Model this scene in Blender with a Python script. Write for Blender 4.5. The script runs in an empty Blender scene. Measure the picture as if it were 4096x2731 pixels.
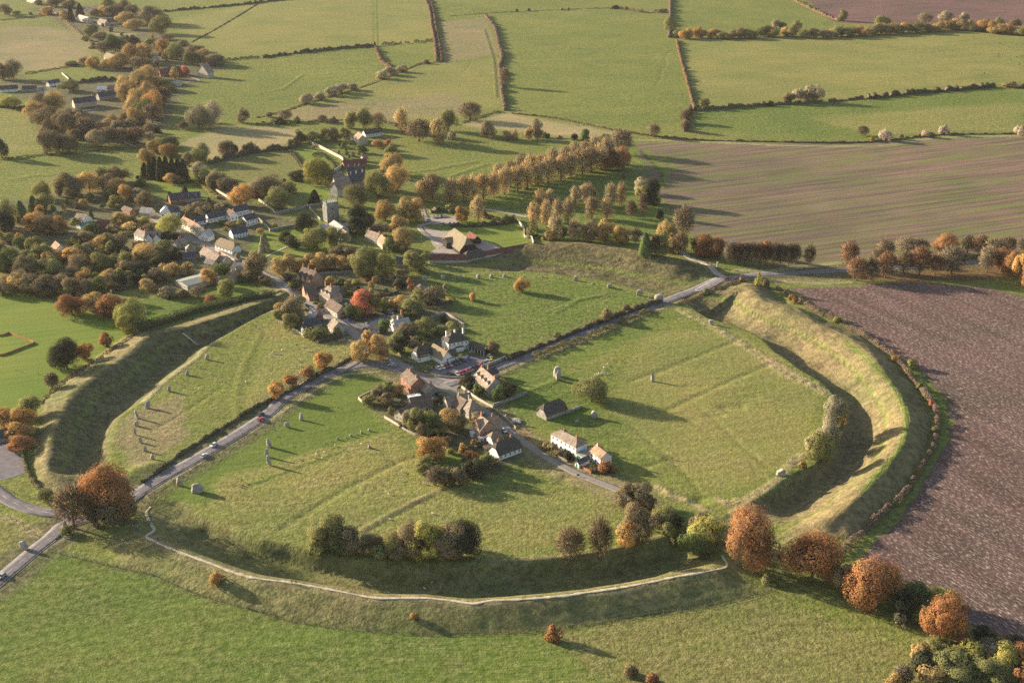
import bpy, bmesh, math, random
import numpy as np
from math import radians, sin, cos, tan, pi, hypot, atan2
from mathutils import Vector, Matrix

# ---------------------------------------------------------------- camera
SC = bpy.context.scene
FOC, PITCH, CAMH = 5050.0, radians(22.5), 270.0      # focal length in photo pixels (4096 wide)
cam_d = bpy.data.cameras.new('camera'); cam = bpy.data.objects.new('camera', cam_d)
SC.collection.objects.link(cam); SC.camera = cam
cam.location = (0, 0, CAMH); cam.rotation_euler = (pi/2-PITCH, 0, 0)
cam_d.sensor_width = 36; cam_d.lens = 36*FOC/4096; cam_d.clip_start = 1; cam_d.clip_end = 20000

# ---------------------------------------------------------------- light
SUN_EL, SUN_AZ = radians(15.3), radians(153.5)        # azimuth of the sun, anticlockwise from +x
W = bpy.data.worlds.new('World'); SC.world = W; W.use_nodes = True
nt = W.node_tree; bg = nt.nodes['Background']
sky = nt.nodes.new('ShaderNodeTexSky'); sky.sky_type = 'NISHITA'; sky.sun_disc = False
sky.sun_elevation = SUN_EL; sky.sun_rotation = pi/2-SUN_AZ
sky.air_density = 1.2; sky.dust_density = 2.0
nt.links.new(sky.outputs[0], bg.inputs[0]); bg.inputs[1].default_value = 0.075
sl = bpy.data.lights.new('sun', 'SUN'); sl.energy = 5.0; sl.angle = radians(0.6); sl.color = (1.0, 0.84, 0.62)
so = bpy.data.objects.new('sun', sl); SC.collection.objects.link(so)
so.rotation_euler = Vector((-cos(SUN_AZ)*cos(SUN_EL), -sin(SUN_AZ)*cos(SUN_EL), -sin(SUN_EL))).to_track_quat('-Z', 'Y').to_euler()
SC.view_settings.view_transform = 'Standard'; SC.view_settings.look = 'None'
SC.view_settings.exposure = 1.36; SC.view_settings.gamma = 1.0
SC.cycles.use_denoising = False; SC.cycles.sample_clamp_indirect = 1.5; SC.cycles.use_adaptive_sampling = False
SC.cycles.max_bounces = 6; SC.cycles.diffuse_bounces = 2; SC.cycles.transmission_bounces = 2
SC.cycles.transparent_max_bounces = 4; SC.cycles.volume_bounces = 0

RNG = random.Random(7); NR = np.random.RandomState(7)
COL = SC.collection
CP, SP = cos(PITCH), sin(PITCH)

# ---------------------------------------------------------------- photo survey frames (origin x, origin y, scale)
CROP = dict(A=(0,0,1024/2352), B=(1024,0,1024/2352), C=(2048,0,1024/2352), E=(3072,0,1024/2352),
  F=(0,600,800/2352), G=(600,600,800/2352), H=(1100,500,800/2352), I=(1800,600,1100/2352), J=(2800,600,1296/2352),
  K=(0,1100,1100/2352), L=(1050,1000,800/2352), M=(1500,1250,800/2352), N=(2000,1100,1300/2352), O=(2996,1300,1100/2352),
  Q=(0,1550,1100/2352), R=(1000,1450,1000/2352), S=(1400,1450,900/2352), T=(2000,1600,1000/2352), U=(0,2000,1100/2352),
  V=(1000,2000,1100/1344), W=(2000,2000,1100/1344), X=(2996,1998,1100/1344), Z=(0,0,4096/2352))
def px(c, x, y):
    o = CROP[c]; return (o[0]+x*o[2], o[1]+y*o[2])
def ray(sx, sy):
    u = (sx-2048)/FOC; v = -(sy-1365.5)/FOC
    return (u, CP+v*SP, -SP+v*CP)
def flat(sx, sy, z=0.0):
    d = ray(sx, sy); t = (z-CAMH)/d[2]; return (d[0]*t, d[1]*t)
def proj(x, y, z):
    dz = z-CAMH; f = y*CP-dz*SP; u = y*SP+dz*CP
    return (2048+FOC*x/f, 1365.5-FOC*u/f)
def pts(s):
    """'K:1,2 3,4 Z:5,6' -> photo points"""
    out = []; c = None
    for tok in s.replace(':', ': ').split():
        if tok.endswith(':'): c = tok[:-1]; continue
        v = [float(q) for q in tok.split(',')]
        out.append(px(c, v[0], v[1])+tuple(v[2:]))
    return out

# ---------------------------------------------------------------- terrain
RCX, RCY = -20.0, 590.0
def ringline(s, z=None):
    th = []; rr = []; zz = []
    for p in pts(s):
        zv = p[2] if len(p) > 2 else (z or 0)
        x, y = flat(p[0], p[1], zv)
        th.append(atan2(y-RCY, x-RCX)); rr.append(hypot(x-RCX, y-RCY)); zz.append(zv)
    th = np.array(th); o = np.argsort(th)
    th = th[o]; rr = np.array(rr)[o]; zz = np.array(zz)[o]
    th = np.concatenate([th-2*pi, th, th+2*pi])
    return th, np.tile(rr, 3), np.tile(zz, 3)
CREST = ringline('K:2300,210,3 2000,310,4 1700,400,4.5 1450,465,5 1300,470,5.2 1100,640,5.5 930,770,5.5 780,860,5.5 640,960,5.5 560,1060,5.5 500,1180,5.5 430,1350,5.5 410,1550,5 Q:420,700,3.5 520,860,0.6 '
  'Q:1140,1160,0.5 1255,1270,3 1300,1300,4.5 1500,1390,5 1800,1500,5 V:0,375,5 200,402,5 400,437,5 600,475,5 850,477,5 1090,505,5 1344,483,5 W:150,480,5 420,450,5 600,425,5 850,375,5 1050,340,4 1170,320,0.5 '
  'X:300,150,1 440,85,4 O:900,1520,5 1000,1400,5.5 1160,1230,5.5 1290,1070,5.5 1345,970,5.5 1370,820,5.5 1350,700,5.5 1280,570,5.5 1170,430,5.5 1050,250,5.5 J:1050,1340,5 850,1260,4.5 650,1180,4.5 460,1090,5 340,980,5 210,1010,0.8 '
  'I:2260,1060,0.5 2170,1010,3 2000,960,5 1700,910,5.5 1400,850,5.5 1000,810,5.5 720,812,4.5 500,870,2.5 300,925,1 0,980,0.3 Z:700,650,0.3')
INNER = ringline('K:2300,310 2000,480 1740,640 1690,710 1420,900 1290,1030 1230,1085 1060,1190 1000,1270 970,1400 955,1540 Q:1000,660 '
  'Q:1330,960 1560,960 1850,1120 V:60,190 200,215 330,250 480,275 700,290 900,300 1100,300 1344,296 W:300,280 560,240 800,180 960,120 '
  'O:0,1530 150,1440 300,1330 400,1260 560,1200 700,1080 740,960 790,880 800,760 740,620 640,500 420,370 220,230 60,80 N:1500,310 1330,215 '
  'I:1930,1210 1800,1240 1650,1210 1450,1160 1250,1110 1000,1080 850,1060 640,1040 200,1050 -150,1070')
OUTER = ringline('K:2340,170 1700,300 1350,420 1170,500 940,640 640,835 450,985 330,1115 Q:330,270 290,500 330,860 U:420,435 1000,570 1300,640 1700,810 V:0,535 200,590 500,630 850,652 1100,650 1344,643 W:250,625 500,595 800,550 1000,520 1320,440 '
  'X:480,215 600,105 O:1330,1400 1450,1200 1540,1000 1565,850 1540,700 1450,560 1330,430 1200,280 1000,130 J:1200,1345 1000,1235 850,1160 700,1075 560,1010 430,960 ')
def ipl(L, th, k=1): return np.interp(th, L[0], L[k])
def sst(t): t = np.clip(t, 0, 1); return t*t*(3-2*t)

RELIEF = [  # low banks and ditches in the grass: half width, height, line
 (2.2,-.55,'R:290,1566 560,1400 800,1250 1000,1140 1150,1060 1400,930 1560,890'), (1.1,.45,'R:1070,1566 1290,1440 1540,1310 1780,1200'),(1.2,-.3,'R:1110,1590 1330,1464 1580,1334 1720,1262'),
 (2.5,-.5,'N:940,770 1150,700 1400,600 1700,480'), (2.2,-.5,'N:1170,1000 1420,880 1700,750 1950,650'), (2.2,-.35,'N:960,1090 1240,1330 1350,1450 1450,1566'),
 (1.5,-.3,'N:1400,920 1560,1050 1750,1230 1950,1400'), (2,.35,'N:300,290 470,220 600,165 800,150'), (2.5,-.4,'R:1290,870 1400,960 1560,1090 1700,1160'),
 (2,.4,'K:2040,1230 2020,1000 2100,750 2230,500'), (1.5,-.4,'K:1340,1310 1500,1220 1900,960'), (2.5,-.5,'B:20,660 600,640 1100,650'), (2.5,.7,'B:0,870 250,820 430,690 800,680 1120,650'),
 (2.5,-.6,'B:160,915 400,880 520,860'), (2,-.4,'E:0,540 450,530 900,535 1700,510 2352,490'), (2,-.4,'E:400,850 900,820 1500,760 2352,700'), (2.5,-.6,'E:830,1130 1200,1105 1650,1105 1900,1050 2352,1010'),
 (3,1.0,'H:1560,560 1800,540 2100,480 2352,440'), (3,.8,'I:0,230 300,130 560,110'), (2,.5,'I:900,1400 1100,1290 1350,1230'), (4,.8,'F:0,330 150,360 330,310 600,290 900,260'),
 (3,.7,'N:200,840 330,800 460,740'), (3,-.5,'F:0,250 120,280'), (2.5,-.6,'N:980,1410 1100,1370 1210,1340'),(6,.8,'N:900,1320 1050,1290 1180,1330'),
 (4,-.9,'N:1620,955 1740,950'),(3,-.6,'N:1360,800 1480,800'),(3,-.5,'N:1530,1015 1600,1020'),(3,-.5,'N:1770,890 1860,885'),(2.5,-.5,'N:1350,1050 1410,1052'),
 (1.5,-.35,'B:1085,0 1090,400'),(1.5,-.35,'B:1120,0 1115,120 1130,300 1125,410'),(1.2,-.3,'A:1760,390 2352,45'),(1.2,-.3,'C:1440,480 1405,530 1420,590 1370,660 1360,720 1310,800'),
 (1.2,-.25,'B:1980,560 1950,620 1850,720'),(2.2,-.4,'V:0,110 130,160 300,215'),(6,1.4,'Q:1060,780 1200,700 1330,660'),(3,-.6,'T:90,620 250,650 480,690'),(3,-.5,'T:560,790 640,700'),
 (1.6,-1.1,'B:0,1088 250,1032 500,945 930,822 1200,732 1400,642 1520,590 1700,580'),(2,-.8,'A:0,1490 400,1440 700,1412 1300,1375')]
MOUNDS = [('Q',540,720,9,-2.5),('Q',640,790,14,1.5),('N',1480,200,14,-2.0),('N',1790,80,22,1.5),('N',2130,290,16,2.0),('N',2000,170,12,-1.5),('I',2100,1060,16,-2.0),('Q',1440,1060,14,-2.0),('N',1920,370,10,1.2),('X',440,110,14,1.2),
          ('N',1700,250,14,-1.2),('T',1880,940,6,-1.2)]

def axis(lo, f0, f1, hi, s0, s1, g=1.03):
    a = list(np.arange(f0, f1, s0)); s = s0; x = a[-1]
    while x < hi: s = min(s*g, s1); x += s; a.append(x)
    s = s0; x = f0
    while x > lo: s = min(s*g, s1); x -= s; a.insert(0, x)
    return np.array(a)
GX = axis(-1500, -300, 310, 1500, 1.4, 5); GY = axis(150, 330, 860, 2600, 1.4, 5, 1.01)
GY = np.concatenate([GY, [2800, 3200, 4000, 5500, 8000]]); GX = np.concatenate([[-6000,-4000,-2800,-2000], GX, [2000,2800,4000,6000]])
XX, YY = np.meshgrid(GX, GY)
def dist_line(P, X, Y, pad):
    """distance field to a polyline, inf outside its padded box; also length along"""
    D = np.full(X.shape, 1e9)
    a = np.array(P)
    for (x0, y0), (x1, y1) in zip(a[:-1], a[1:]):
        i0, i1 = np.searchsorted(GX, [min(x0,x1)-pad, max(x0,x1)+pad]); j0, j1 = np.searchsorted(GY, [min(y0,y1)-pad, max(y0,y1)+pad])
        if i1 <= i0 or j1 <= j0: continue
        xs = X[j0:j1, i0:i1]; ys = Y[j0:j1, i0:i1]
        dx, dy = x1-x0, y1-y0; t = np.clip(((xs-x0)*dx+(ys-y0)*dy)/max(dx*dx+dy*dy, 1e-9), 0, 1)
        D[j0:j1, i0:i1] = np.minimum(D[j0:j1, i0:i1], np.hypot(xs-x0-t*dx, ys-y0-t*dy))
    return D
def vnoise(x, y, seed):
    xi = np.floor(x).astype(np.int64); yi = np.floor(y).astype(np.int64); fx = sst(x-xi); fy = sst(y-yi)
    def h(a, b):
        n = (a*374761393+b*668265263+seed*974711) & 0x7fffffff; n = (n ^ (n >> 13))*1274126177 & 0x7fffffff
        return ((n ^ (n >> 16)) & 0xffff)/65535.0
    return (h(xi,yi)*(1-fx)+h(xi+1,yi)*fx)*(1-fy)+(h(xi,yi+1)*(1-fx)+h(xi+1,yi+1)*fx)*fy
TH = np.arctan2(YY-RCY, XX-RCX); RR = np.hypot(XX-RCX, YY-RCY)
rc, bz = ipl(CREST, TH), ipl(CREST, TH, 2); bz = bz*np.where((TH > .75) & (TH < 1.9), 1.35, 1.0); ri = ipl(INNER, TH)
ro = ipl(OUTER, TH); top = (TH > 0.75) & (TH < 2.3); ro = np.where(top, rc+15, np.maximum(ro, rc+6))
ro = np.minimum(ro, rc+17); ri = np.minimum(ri, rc-8)
u = (RR-ri)/np.maximum(rc-ri, 1); amp = np.clip(bz/5, 0, 1)
w = (TH > 0.72) & (TH < 2.05)
dz = -6.0*amp
uu = np.clip(u, 0, 1)
prof = np.where(uu < .2, dz*sst(uu/.2), np.where(uu < .36, dz, dz+(bz-dz)*sst((uu-.36)/.64)**1.05))
nw = (TH > 0.7) & (TH < 2.0)
west = (TH > 2.2) | (TH < -2.47); sth = (TH < -.92) & ~west
prof = np.where(west, np.where(uu < .3, -4.2*amp*sst(uu/.3), np.where(uu < .42, -4.2*amp, -4.2*amp+(bz*.8+4.2*amp)*sst((uu-.42)/.58))), prof)
prof = np.where(sth, np.where(uu < .15, -7*amp*sst(uu/.15), np.where(uu < .36, -7*amp, -7*amp+(bz+7*amp)*sst((uu-.36)/.64))), prof)
east = (TH > -.92) & (TH < .75)
dz2 = -5.6*amp
prof = np.where(east, np.where(uu < .13, dz2*sst(uu/.13), np.where(uu < .34, dz2, dz2+(bz-dz2)*sst((uu-.34)/.66))), prof)
prof = np.where(nw, np.where(uu < .12, -1.8*amp*sst(uu/.12), np.where(uu < .3, -1.8*amp, -1.8*amp+(bz+1.8*amp)*sst((uu-.3)/.7))), prof)
out = np.where(west, .8, 1.0)*bz*(1-np.clip((RR-rc)/np.maximum(ro-rc, 1), 0, 1)**1.15)
HH = np.where(u <= 0, 0, np.where(u < 1, prof, out))
onslope = np.clip(np.abs(HH)/1.2, 0, 1)
HH = HH + onslope*np.where(east, .8, np.where(nw, .6, .25))*((vnoise(XX/9, YY/9, 3)-.5)*1.3+(vnoise(XX/2.9, YY/2.9, 4)-.5)*.7+.22*np.sin(RR*1.15+4*vnoise(XX/12, YY/12, 8))*vnoise(XX/20, YY/20, 12))
for hw, h, s in RELIEF:
    L = [flat(p[0], p[1]) for p in pts(s)]
    hw = hw*.75
    D = dist_line(L, XX, YY, hw*3); HH = HH+np.where(D < hw*3, h*.8*np.exp(-(D/hw)**2), 0)
for c, x, y, r, h in MOUNDS:
    mx, my = flat(*px(c, x, y)); HH = HH+h*np.exp(-((XX-mx)**2+(YY-my)**2)/(r*.6)**2)
far = sst((YY-900)/500); HH = HH+far*(vnoise(XX/160, YY/160, 9)-.5)*3*far
def hz(x, y):
    i = min(max(np.searchsorted(GX, x)-1, 0), len(GX)-2); j = min(max(np.searchsorted(GY, y)-1, 0), len(GY)-2)
    a = (x-GX[i])/(GX[i+1]-GX[i]); b = (y-GY[j])/(GY[j+1]-GY[j])
    return float((HH[j,i]*(1-a)+HH[j,i+1]*a)*(1-b)+(HH[j+1,i]*(1-a)+HH[j+1,i+1]*a)*b)
def P(sx, sy):
    """photo point -> point on the ground"""
    d = ray(sx, sy); z = 8.0; pz = z
    while z > -9:
        t = (z-CAMH)/d[2]; x, y = d[0]*t, d[1]*t
        if hz(x, y) >= z: break
        pz = z; z -= .5
    lo, hi = z, pz
    for _ in range(8):
        m = (lo+hi)/2; t = (m-CAMH)/d[2]; x, y = d[0]*t, d[1]*t
        if hz(x, y) >= m: lo = m
        else: hi = m
    return Vector((x, y, hz(x, y)))
def Pc(c, x, y): return P(*px(c, x, y))
def line(s): return [P(p[0], p[1]) for p in pts(s)]

# ---------------------------------------------------------------- land cover
GRASS = dict(pale=(.225,.22,.070), mid=(.165,.19,.046), green=(.12,.168,.034), bright=(.165,.215,.042), olive=(.185,.18,.062), straw=(.34,.28,.15), tan=(.245,.205,.11),
  dark=(.085,.105,.038), soil=(.148,.092,.084), soil2=(.195,.143,.108), rough=(.17,.145,.078), litter=(.16,.10,.05), verge=(.36,.31,.19), yard=(.12,.115,.07))
REG = [ # colour, roughness of sward, polygon
 ('mid',.5,'Z:-400,-200 2800,-200 2800,1900 -400,1900'),
 ('pale',.4,'Z:395,40 590,10 860,-20 860,105 520,135 440,98'),('pale',.35,'Z:870,-30 985,-20 1000,95 870,103'),('mid',.6,'Z:530,138 860,112 880,150 800,190 640,250 420,300 380,290 390,200 440,180'),
 ('mid',.4,'Z:866,105 1000,98 1005,145 890,155'),('tan',.45,'Z:1012,50 1115,38 1145,120 1010,145'),('pale',.45,'Z:620,270 900,165 1005,150 1150,130 1155,240 1050,275 700,280'),('tan',.5,'Z:640,262 760,235 900,225 1050,215 1080,255 900,275 700,280'),
 ('mid',.45,'Z:1115,38 1320,30 1530,28 1555,85 1590,250 1560,295 1450,305 1160,255 1150,130'),('mid',.4,'Z:1545,-30 1830,-10 1930,50 1560,88'),
 ('pale',.4,'Z:1560,90 2352,75 2352,190 1900,230 1610,248 1590,200'),('green',.5,'Z:1600,255 1900,235 2300,205 2400,230 2400,305 2000,318 1600,300'),('pale',.55,'Z:1850,270 2352,235 2352,300 2000,310'),
 ('straw',.35,'Z:1160,262 1450,310 1440,322 1300,320 1100,300 1060,285'),('straw',.35,'Z:410,330 520,290 690,295 690,325 480,368'),('mid',.5,'Z:0,30 60,35 230,110 225,160 40,170 -40,170'),('tan',.3,'Z:0,60 120,60 200,90 220,150 100,165 -30,160'),
 ('pale',.5,'Z:0,255 110,260 140,340 0,350 -60,350'),('mid',.55,'Z:-60,360 330,340 330,385 250,420 100,470 -60,455'),('mid',.5,'Z:900,325 1060,290 1400,325 1400,350 1020,425 990,400 940,370'),
 ('green',.4,'Z:980,430 1430,370 1500,470 1590,560 1450,560 1220,550 1200,490'),('yard',.5,'Z:0,470 330,410 560,500 640,640 560,680 330,660 150,680 0,640'),('yard',.4,'Z:150,410 520,440 700,520 800,600 930,700 800,800 640,690 560,640 500,560 330,500'),
 ('yard',.4,'Z:60,20 250,10 400,90 520,150 430,200 380,290 330,330 200,330 90,300 80,240 0,200 0,175 230,160 250,120 130,50'),('mid',.4,'Z:50,165 200,158 280,175 240,190 60,185'),
 ('olive',.4,'Z:490,360 700,330 760,400 640,420 540,420'),('bright',.2,'Z:330,415 430,415 470,440 500,455 380,445'),('bright',.3,'Z:600,520 700,520 790,580 640,600 570,580'),('bright',.25,'Z:700,420 760,440 790,480 720,470 690,450'),
 ('bright',.2,'Z:660,340 740,345 760,395 700,370'),('bright',.2,'Z:1000,500 1200,515 1215,555 1090,585 1000,560'),('green',.3,'Z:300,440 430,465 410,450 340,430'),
 ('bright',.14,'Z:-60,640 50,675 150,700 270,740 330,775 280,790 190,850 90,930 -60,985'),('green',.3,'Z:330,690 640,630 600,670 400,740 340,740 300,700'),
 ('green',.6,'Z:960,640 1300,640 1480,680 1570,690 1400,745 1150,830 1080,790 1050,720 980,690'),
 ('mid',.45,'Z:1150,860 1560,700 1640,700 1700,745 1880,880 1900,920 1850,1080 1700,1180 1560,1150 1430,1110 1200,1000'),('green',.4,'Z:1150,860 1450,740 1600,705 1500,760 1300,850 1400,950 1300,1000 1180,950'),
 ('pale',.4,'Z:1480,760 1700,760 1880,900 1840,1060 1650,1130 1450,1010 1400,920'),
 ('pale',.8,'Z:620,735 800,790 810,820 640,930 560,950 560,860 600,740'),('mid',.45,'Z:270,960 430,830 620,725 600,850 560,950 400,1060 320,1110 290,1080'),('tan',.6,'Z:265,1000 300,950 420,900 430,1000 330,1080 290,1060'),
 ('green',.25,'Z:320,1150 600,970 820,858 940,880 840,930 900,1000 700,1060 520,1160 400,1150'),('pale',.6,'Z:500,1100 880,990 970,1060 1000,1120 820,1220 740,1270 620,1250 480,1190'),
 ('mid',.6,'Z:820,1225 1000,1125 1060,1110 1180,1060 1320,1090 1420,1120 1480,1230 1100,1290 800,1270'),('pale',.6,'Z:830,1230 1010,1130 1400,1130 1420,1210 1100,1280 850,1260'),('tan',.5,'Z:860,850 1040,880 900,890'),
 ('green',.85,'Z:-60,1330 150,1265 400,1350 700,1420 1000,1448 1240,1450 1420,1570 1500,1700 -60,1700'),('olive',.7,'Z:1240,1450 1500,1420 1740,1352 1960,1380 2080,1440 2200,1560 2200,1800 1450,1700 1420,1570'),('mid',.7,'Z:1800,1350 1960,1385 2090,1450 2130,1520 1960,1440 1780,1380'),
 ('soil2',.5,'Z:1460,328 1700,332 2000,326 2352,315 2700,310 2700,560 2352,575 1950,608 1700,600 1610,565 1540,480 1480,400'),
 ('soil',.5,'Z:1812,660 2090,648 2270,662 2352,682 2700,760 2700,1600 2352,1475 2240,1440 2130,1385 2060,1362 1965,1300 2105,1130 2182,1010 2178,930 2140,880 2085,835 1987,765 1877,705'),
 ('soil',.4,'Z:1835,-30 1925,48 2352,42 2700,40 2700,-60 1800,-60'),('soil',.4,'Z:1840,-10 1920,50 2120,62 2352,60 2700,60 2700,-60 1800,-60'),
 ('bright',.3,'Z:1950,1290 2000,1250 2105,1110 2168,1000 2182,1010 2165,1040 2110,1130 1965,1300'),('green',.4,'Z:1790,660 1812,660 1877,705 1987,765 2085,835 2150,890 2182,935 2182,1010 2160,1000 2150,905 2060,815 1960,748 1860,695'),
 ('litter',.4,'Z:1930,600 2352,590 2352,640 2100,648 1900,640'),('rough',.6,'Z:1700,605 1950,605 1900,650 1760,650'),('tan',.7,'Z:1720,640 1940,640 1930,652 1760,652'),
 ('dark',.3,'Z:780,820 830,810 870,830 800,835'),('olive',.7,'Z:0,1180 120,1200 150,1210 0,1310'),('mid',.5,'Z:-40,1100 60,1080 110,1120 60,1130'),
 ('yard',.5,'Z:650,670 800,620 960,640 1050,710 1080,790 1000,800 830,780 640,740'),('yard',.45,'Z:830,920 900,880 1000,900 1100,980 1200,1040 1120,1100 980,1110 960,1000 860,940'),('bright',.3,'Z:1060,900 1200,980 1180,990 1050,915'),
 ('green',.3,'Z:960,1030 1110,1040 1120,1060 1000,1090'),('straw',.3,'Z:245,70 310,78 300,85 250,82'),
]
def polymask(poly, X, Y):
    m = np.zeros(X.shape, bool); n = len(poly)
    xs = [p[0] for p in poly]; ys = [p[1] for p in poly]
    i0, i1 = np.searchsorted(GX, [min(xs)-8, max(xs)+8]); j0, j1 = np.searchsorted(GY, [min(ys)-8, max(ys)+8])
    if i1 <= i0 or j1 <= j0: return m
    x = X[j0:j1, i0:i1]; y = Y[j0:j1, i0:i1]; k = np.zeros(x.shape, bool)
    for a in range(n):
        (x0, y0), (x1, y1) = poly[a], poly[(a+1) % n]
        if y0 == y1: continue
        k ^= ((y0 > y) != (y1 > y)) & (x < (x1-x0)*(y-y0)/(y1-y0)+x0)
    m[j0:j1, i0:i1] = k; return m
CC = np.zeros(XX.shape+(3,)); CC[:] = GRASS['mid']; RO = np.full(XX.shape, .5); KIND = np.zeros(XX.shape)
wx = XX+(vnoise(XX/9, YY/9, 21)-.5)*5; wy = YY+(vnoise(XX/9, YY/9, 22)-.5)*5
for col, rough, s in REG:
    poly = [flat(p[0], p[1]) for p in pts(s)]
    if col.startswith('soil'):
        m = polymask(poly, XX, YY); k = 1 if col == 'soil2' else (2 if poly[0][1] < 1000 else 3)
    else:
        m = polymask(poly, wx, wy); k = 0
    CC[m] = GRASS[col]; RO[m] = rough; KIND[m] = k
def blur(a):
    for _ in range(2):
        b = a.copy(); b[1:-1] = (a[:-2]+2*a[1:-1]+a[2:])/4; a = b.copy(); a[:, 1:-1] = (b[:, :-2]+2*b[:, 1:-1]+b[:, 2:])/4
    return a
gm_ = KIND == 0; CB = blur(CC); CC[gm_] = CB[gm_]; RO = blur(RO)
# the bank and ditch: rougher, drier grass; two inner faces carry painted shade
tt = np.clip((vnoise(XX/14, YY/14, 5)*.8+vnoise(XX/4, YY/4, 6)*.7+vnoise(XX/1.9, YY/1.9, 16)*.5-.5)*1.1, 0, 1)
mix = np.array(GRASS['rough'])[None,None]*(1-tt[...,None])+np.array(GRASS['tan'])[None,None]*tt[...,None]
right = (np.cos(TH) > .3)&(TH>-.9)&(TH<.9)
mix = np.where(right[...,None], mix*np.array([1.06,.98,1.0]), mix)
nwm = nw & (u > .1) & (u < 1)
mix = np.where(nwm[...,None], np.array([.135,.112,.062])*(.7+.6*tt[...,None]), mix)  # olive-brown inner face, darkened in colour as it turns from the sun
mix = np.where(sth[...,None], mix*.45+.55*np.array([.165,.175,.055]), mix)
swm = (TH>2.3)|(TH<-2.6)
mix = np.where((swm&(u<1))[...,None], np.array([.125,.115,.062])*(.8+.4*tt[...,None]), mix)  # shade of the western inner slope and ditch put into the colour
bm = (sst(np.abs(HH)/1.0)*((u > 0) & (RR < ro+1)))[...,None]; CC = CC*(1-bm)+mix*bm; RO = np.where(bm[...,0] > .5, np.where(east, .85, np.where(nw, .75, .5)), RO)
MAIN = 'U:-80,750 70,620 200,510 330,400 450,310 545,215 Q:650,1150 850,1070 1060,985 1200,890 1400,765 1830,520 2250,255 R:300,352 500,225 700,125 850,68 1000,32 1150,15 1300,30 1450,75 M:350,685 500,740 650,795 780,825'
NORTH = 'M:850,850 980,810 1150,750 1330,690 1600,585 1860,478 2352,280 N:800,340 1100,228 1400,112 1600,25 J:0,1020 180,940 330,915 500,900 800,885 1050,875 1500,855 1800,830 2050,805 2400,780'
GREEN = 'M:780,900 900,935 1000,985 1150,1075 1300,1170 1500,1310 T:150,345 400,510 650,650 850,740 1110,845 1300,960'
HIGH = 'L:1250,1085 1150,1030 950,880 800,790 600,650 430,560 280,440 170,350 G:1400,1490 1130,1345 950,1265 800,1195 650,1110 480,1040 330,960 200,880 0,770'
STRIPS = [ (1.6,'tan','R:1070,1566 1290,1440 1540,1310 1780,1200'),(3.2,'tan','Q:1255,1270 1300,1300 1500,1390 1800,1500 V:0,375 200,402 400,437 600,475 850,477 1090,505 1344,483 W:150,480 420,450 600,425 850,375 1050,340'),(10,'tan',GREEN),(11,'tan',HIGH),(11,'yard',MAIN),(9.5,'yard',NORTH), # verges and lines of different sward: width, colour, line
 (2.6,'verge','C:1100,1288 1500,1292 1900,1312 2352,1328 E:0,1335 500,1342 900,1345 1150,1325 1300,1300 1500,1275 1800,1255 2352,1248'),(1.6,'verge','J:500,945 700,960 900,970 1100,960'),
 (3.0,'verge','J:270,875 500,880 700,850 1000,820'),(3.0,'straw','N:1310,250 1500,345 1650,440 1850,560 2050,700 2352,850 O:180,300 430,450 640,560'),(2.2,'straw','O:470,1110 370,1170 270,1310 120,1410 0,1480 T:2352,990 2200,1060'),
 (2.2,'straw','T:1480,820 1600,890 1700,920 1830,980 1930,1040'),(2.0,'straw','T:2060,930 2150,980 2250,940'),(3,'straw','K:520,950 700,820 900,680 1100,540 1200,500'),(1.2,'green','O:830,140 1060,320 1180,450 1280,590 1345,740 1345,900 1280,1080 1100,1270 960,1430'),
 (1.6,'verge','K:2340,300 2000,475 1740,635 1690,700 1420,895 1290,1025 1230,1080'),(1.2,'tan','W:0,296 300,276 560,236 800,176'),(1.2,'tan','V:1100,296 1344,292'),
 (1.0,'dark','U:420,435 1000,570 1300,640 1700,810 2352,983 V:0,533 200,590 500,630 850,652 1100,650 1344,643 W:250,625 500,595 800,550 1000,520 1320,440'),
 (1.1,'verge','Q:1175,960 1600,700 2000,440 2290,280 R:0,650 500,330 650,230 900,108 1200,88'),(1.2,'verge','U:-20,720 200,560 400,400 520,330 700,270'),(1.3,'verge','N:0,712 240,600 560,490 800,390 1100,265 1500,120'),
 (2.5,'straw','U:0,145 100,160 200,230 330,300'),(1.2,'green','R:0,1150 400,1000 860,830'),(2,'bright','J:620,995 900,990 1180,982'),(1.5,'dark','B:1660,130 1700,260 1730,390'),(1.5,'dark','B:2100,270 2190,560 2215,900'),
 (1.0,'verge','N:1060,225 1170,190 1400,120 1580,40'),(1.4,'litter','M:1400,1150 1530,1270 1650,1370 1800,1480'),(1.2,'straw','A:420,0 560,150 700,300 830,420 940,500'),
 (3,'bright','C:1240,1390 1330,1480 1420,1566 I:1780,330'),(2,'bright','C:1380,1420 1450,1490 1510,1566'),(2,'bright','C:1100,1400 1200,1500 1270,1566'),(1.6,'dark','C:1180,1390 1290,1500 1380,1600 I:1800,260 1860,330'),
]
TUS = np.zeros(XX.shape)
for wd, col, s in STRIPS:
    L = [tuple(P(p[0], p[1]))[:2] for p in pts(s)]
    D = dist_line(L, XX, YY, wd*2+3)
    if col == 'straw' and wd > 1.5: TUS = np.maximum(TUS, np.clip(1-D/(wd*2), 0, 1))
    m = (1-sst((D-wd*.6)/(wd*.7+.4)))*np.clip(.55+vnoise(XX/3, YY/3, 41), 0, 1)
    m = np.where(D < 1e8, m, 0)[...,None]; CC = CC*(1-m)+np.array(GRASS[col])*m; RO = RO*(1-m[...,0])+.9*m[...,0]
HH = HH+TUS*(np.abs(vnoise(XX/3.1, YY/3.1, 51)-.5)*2.2-.3)
# worn and lush patches follow the large-scale growth of the sward
pv = (vnoise(XX/45, YY/45, 31)*.6+vnoise(XX/18, YY/18, 32)*.4-.5)
CC = CC*(1+pv[...,None]*np.array([.55,.26,.42]))
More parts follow.
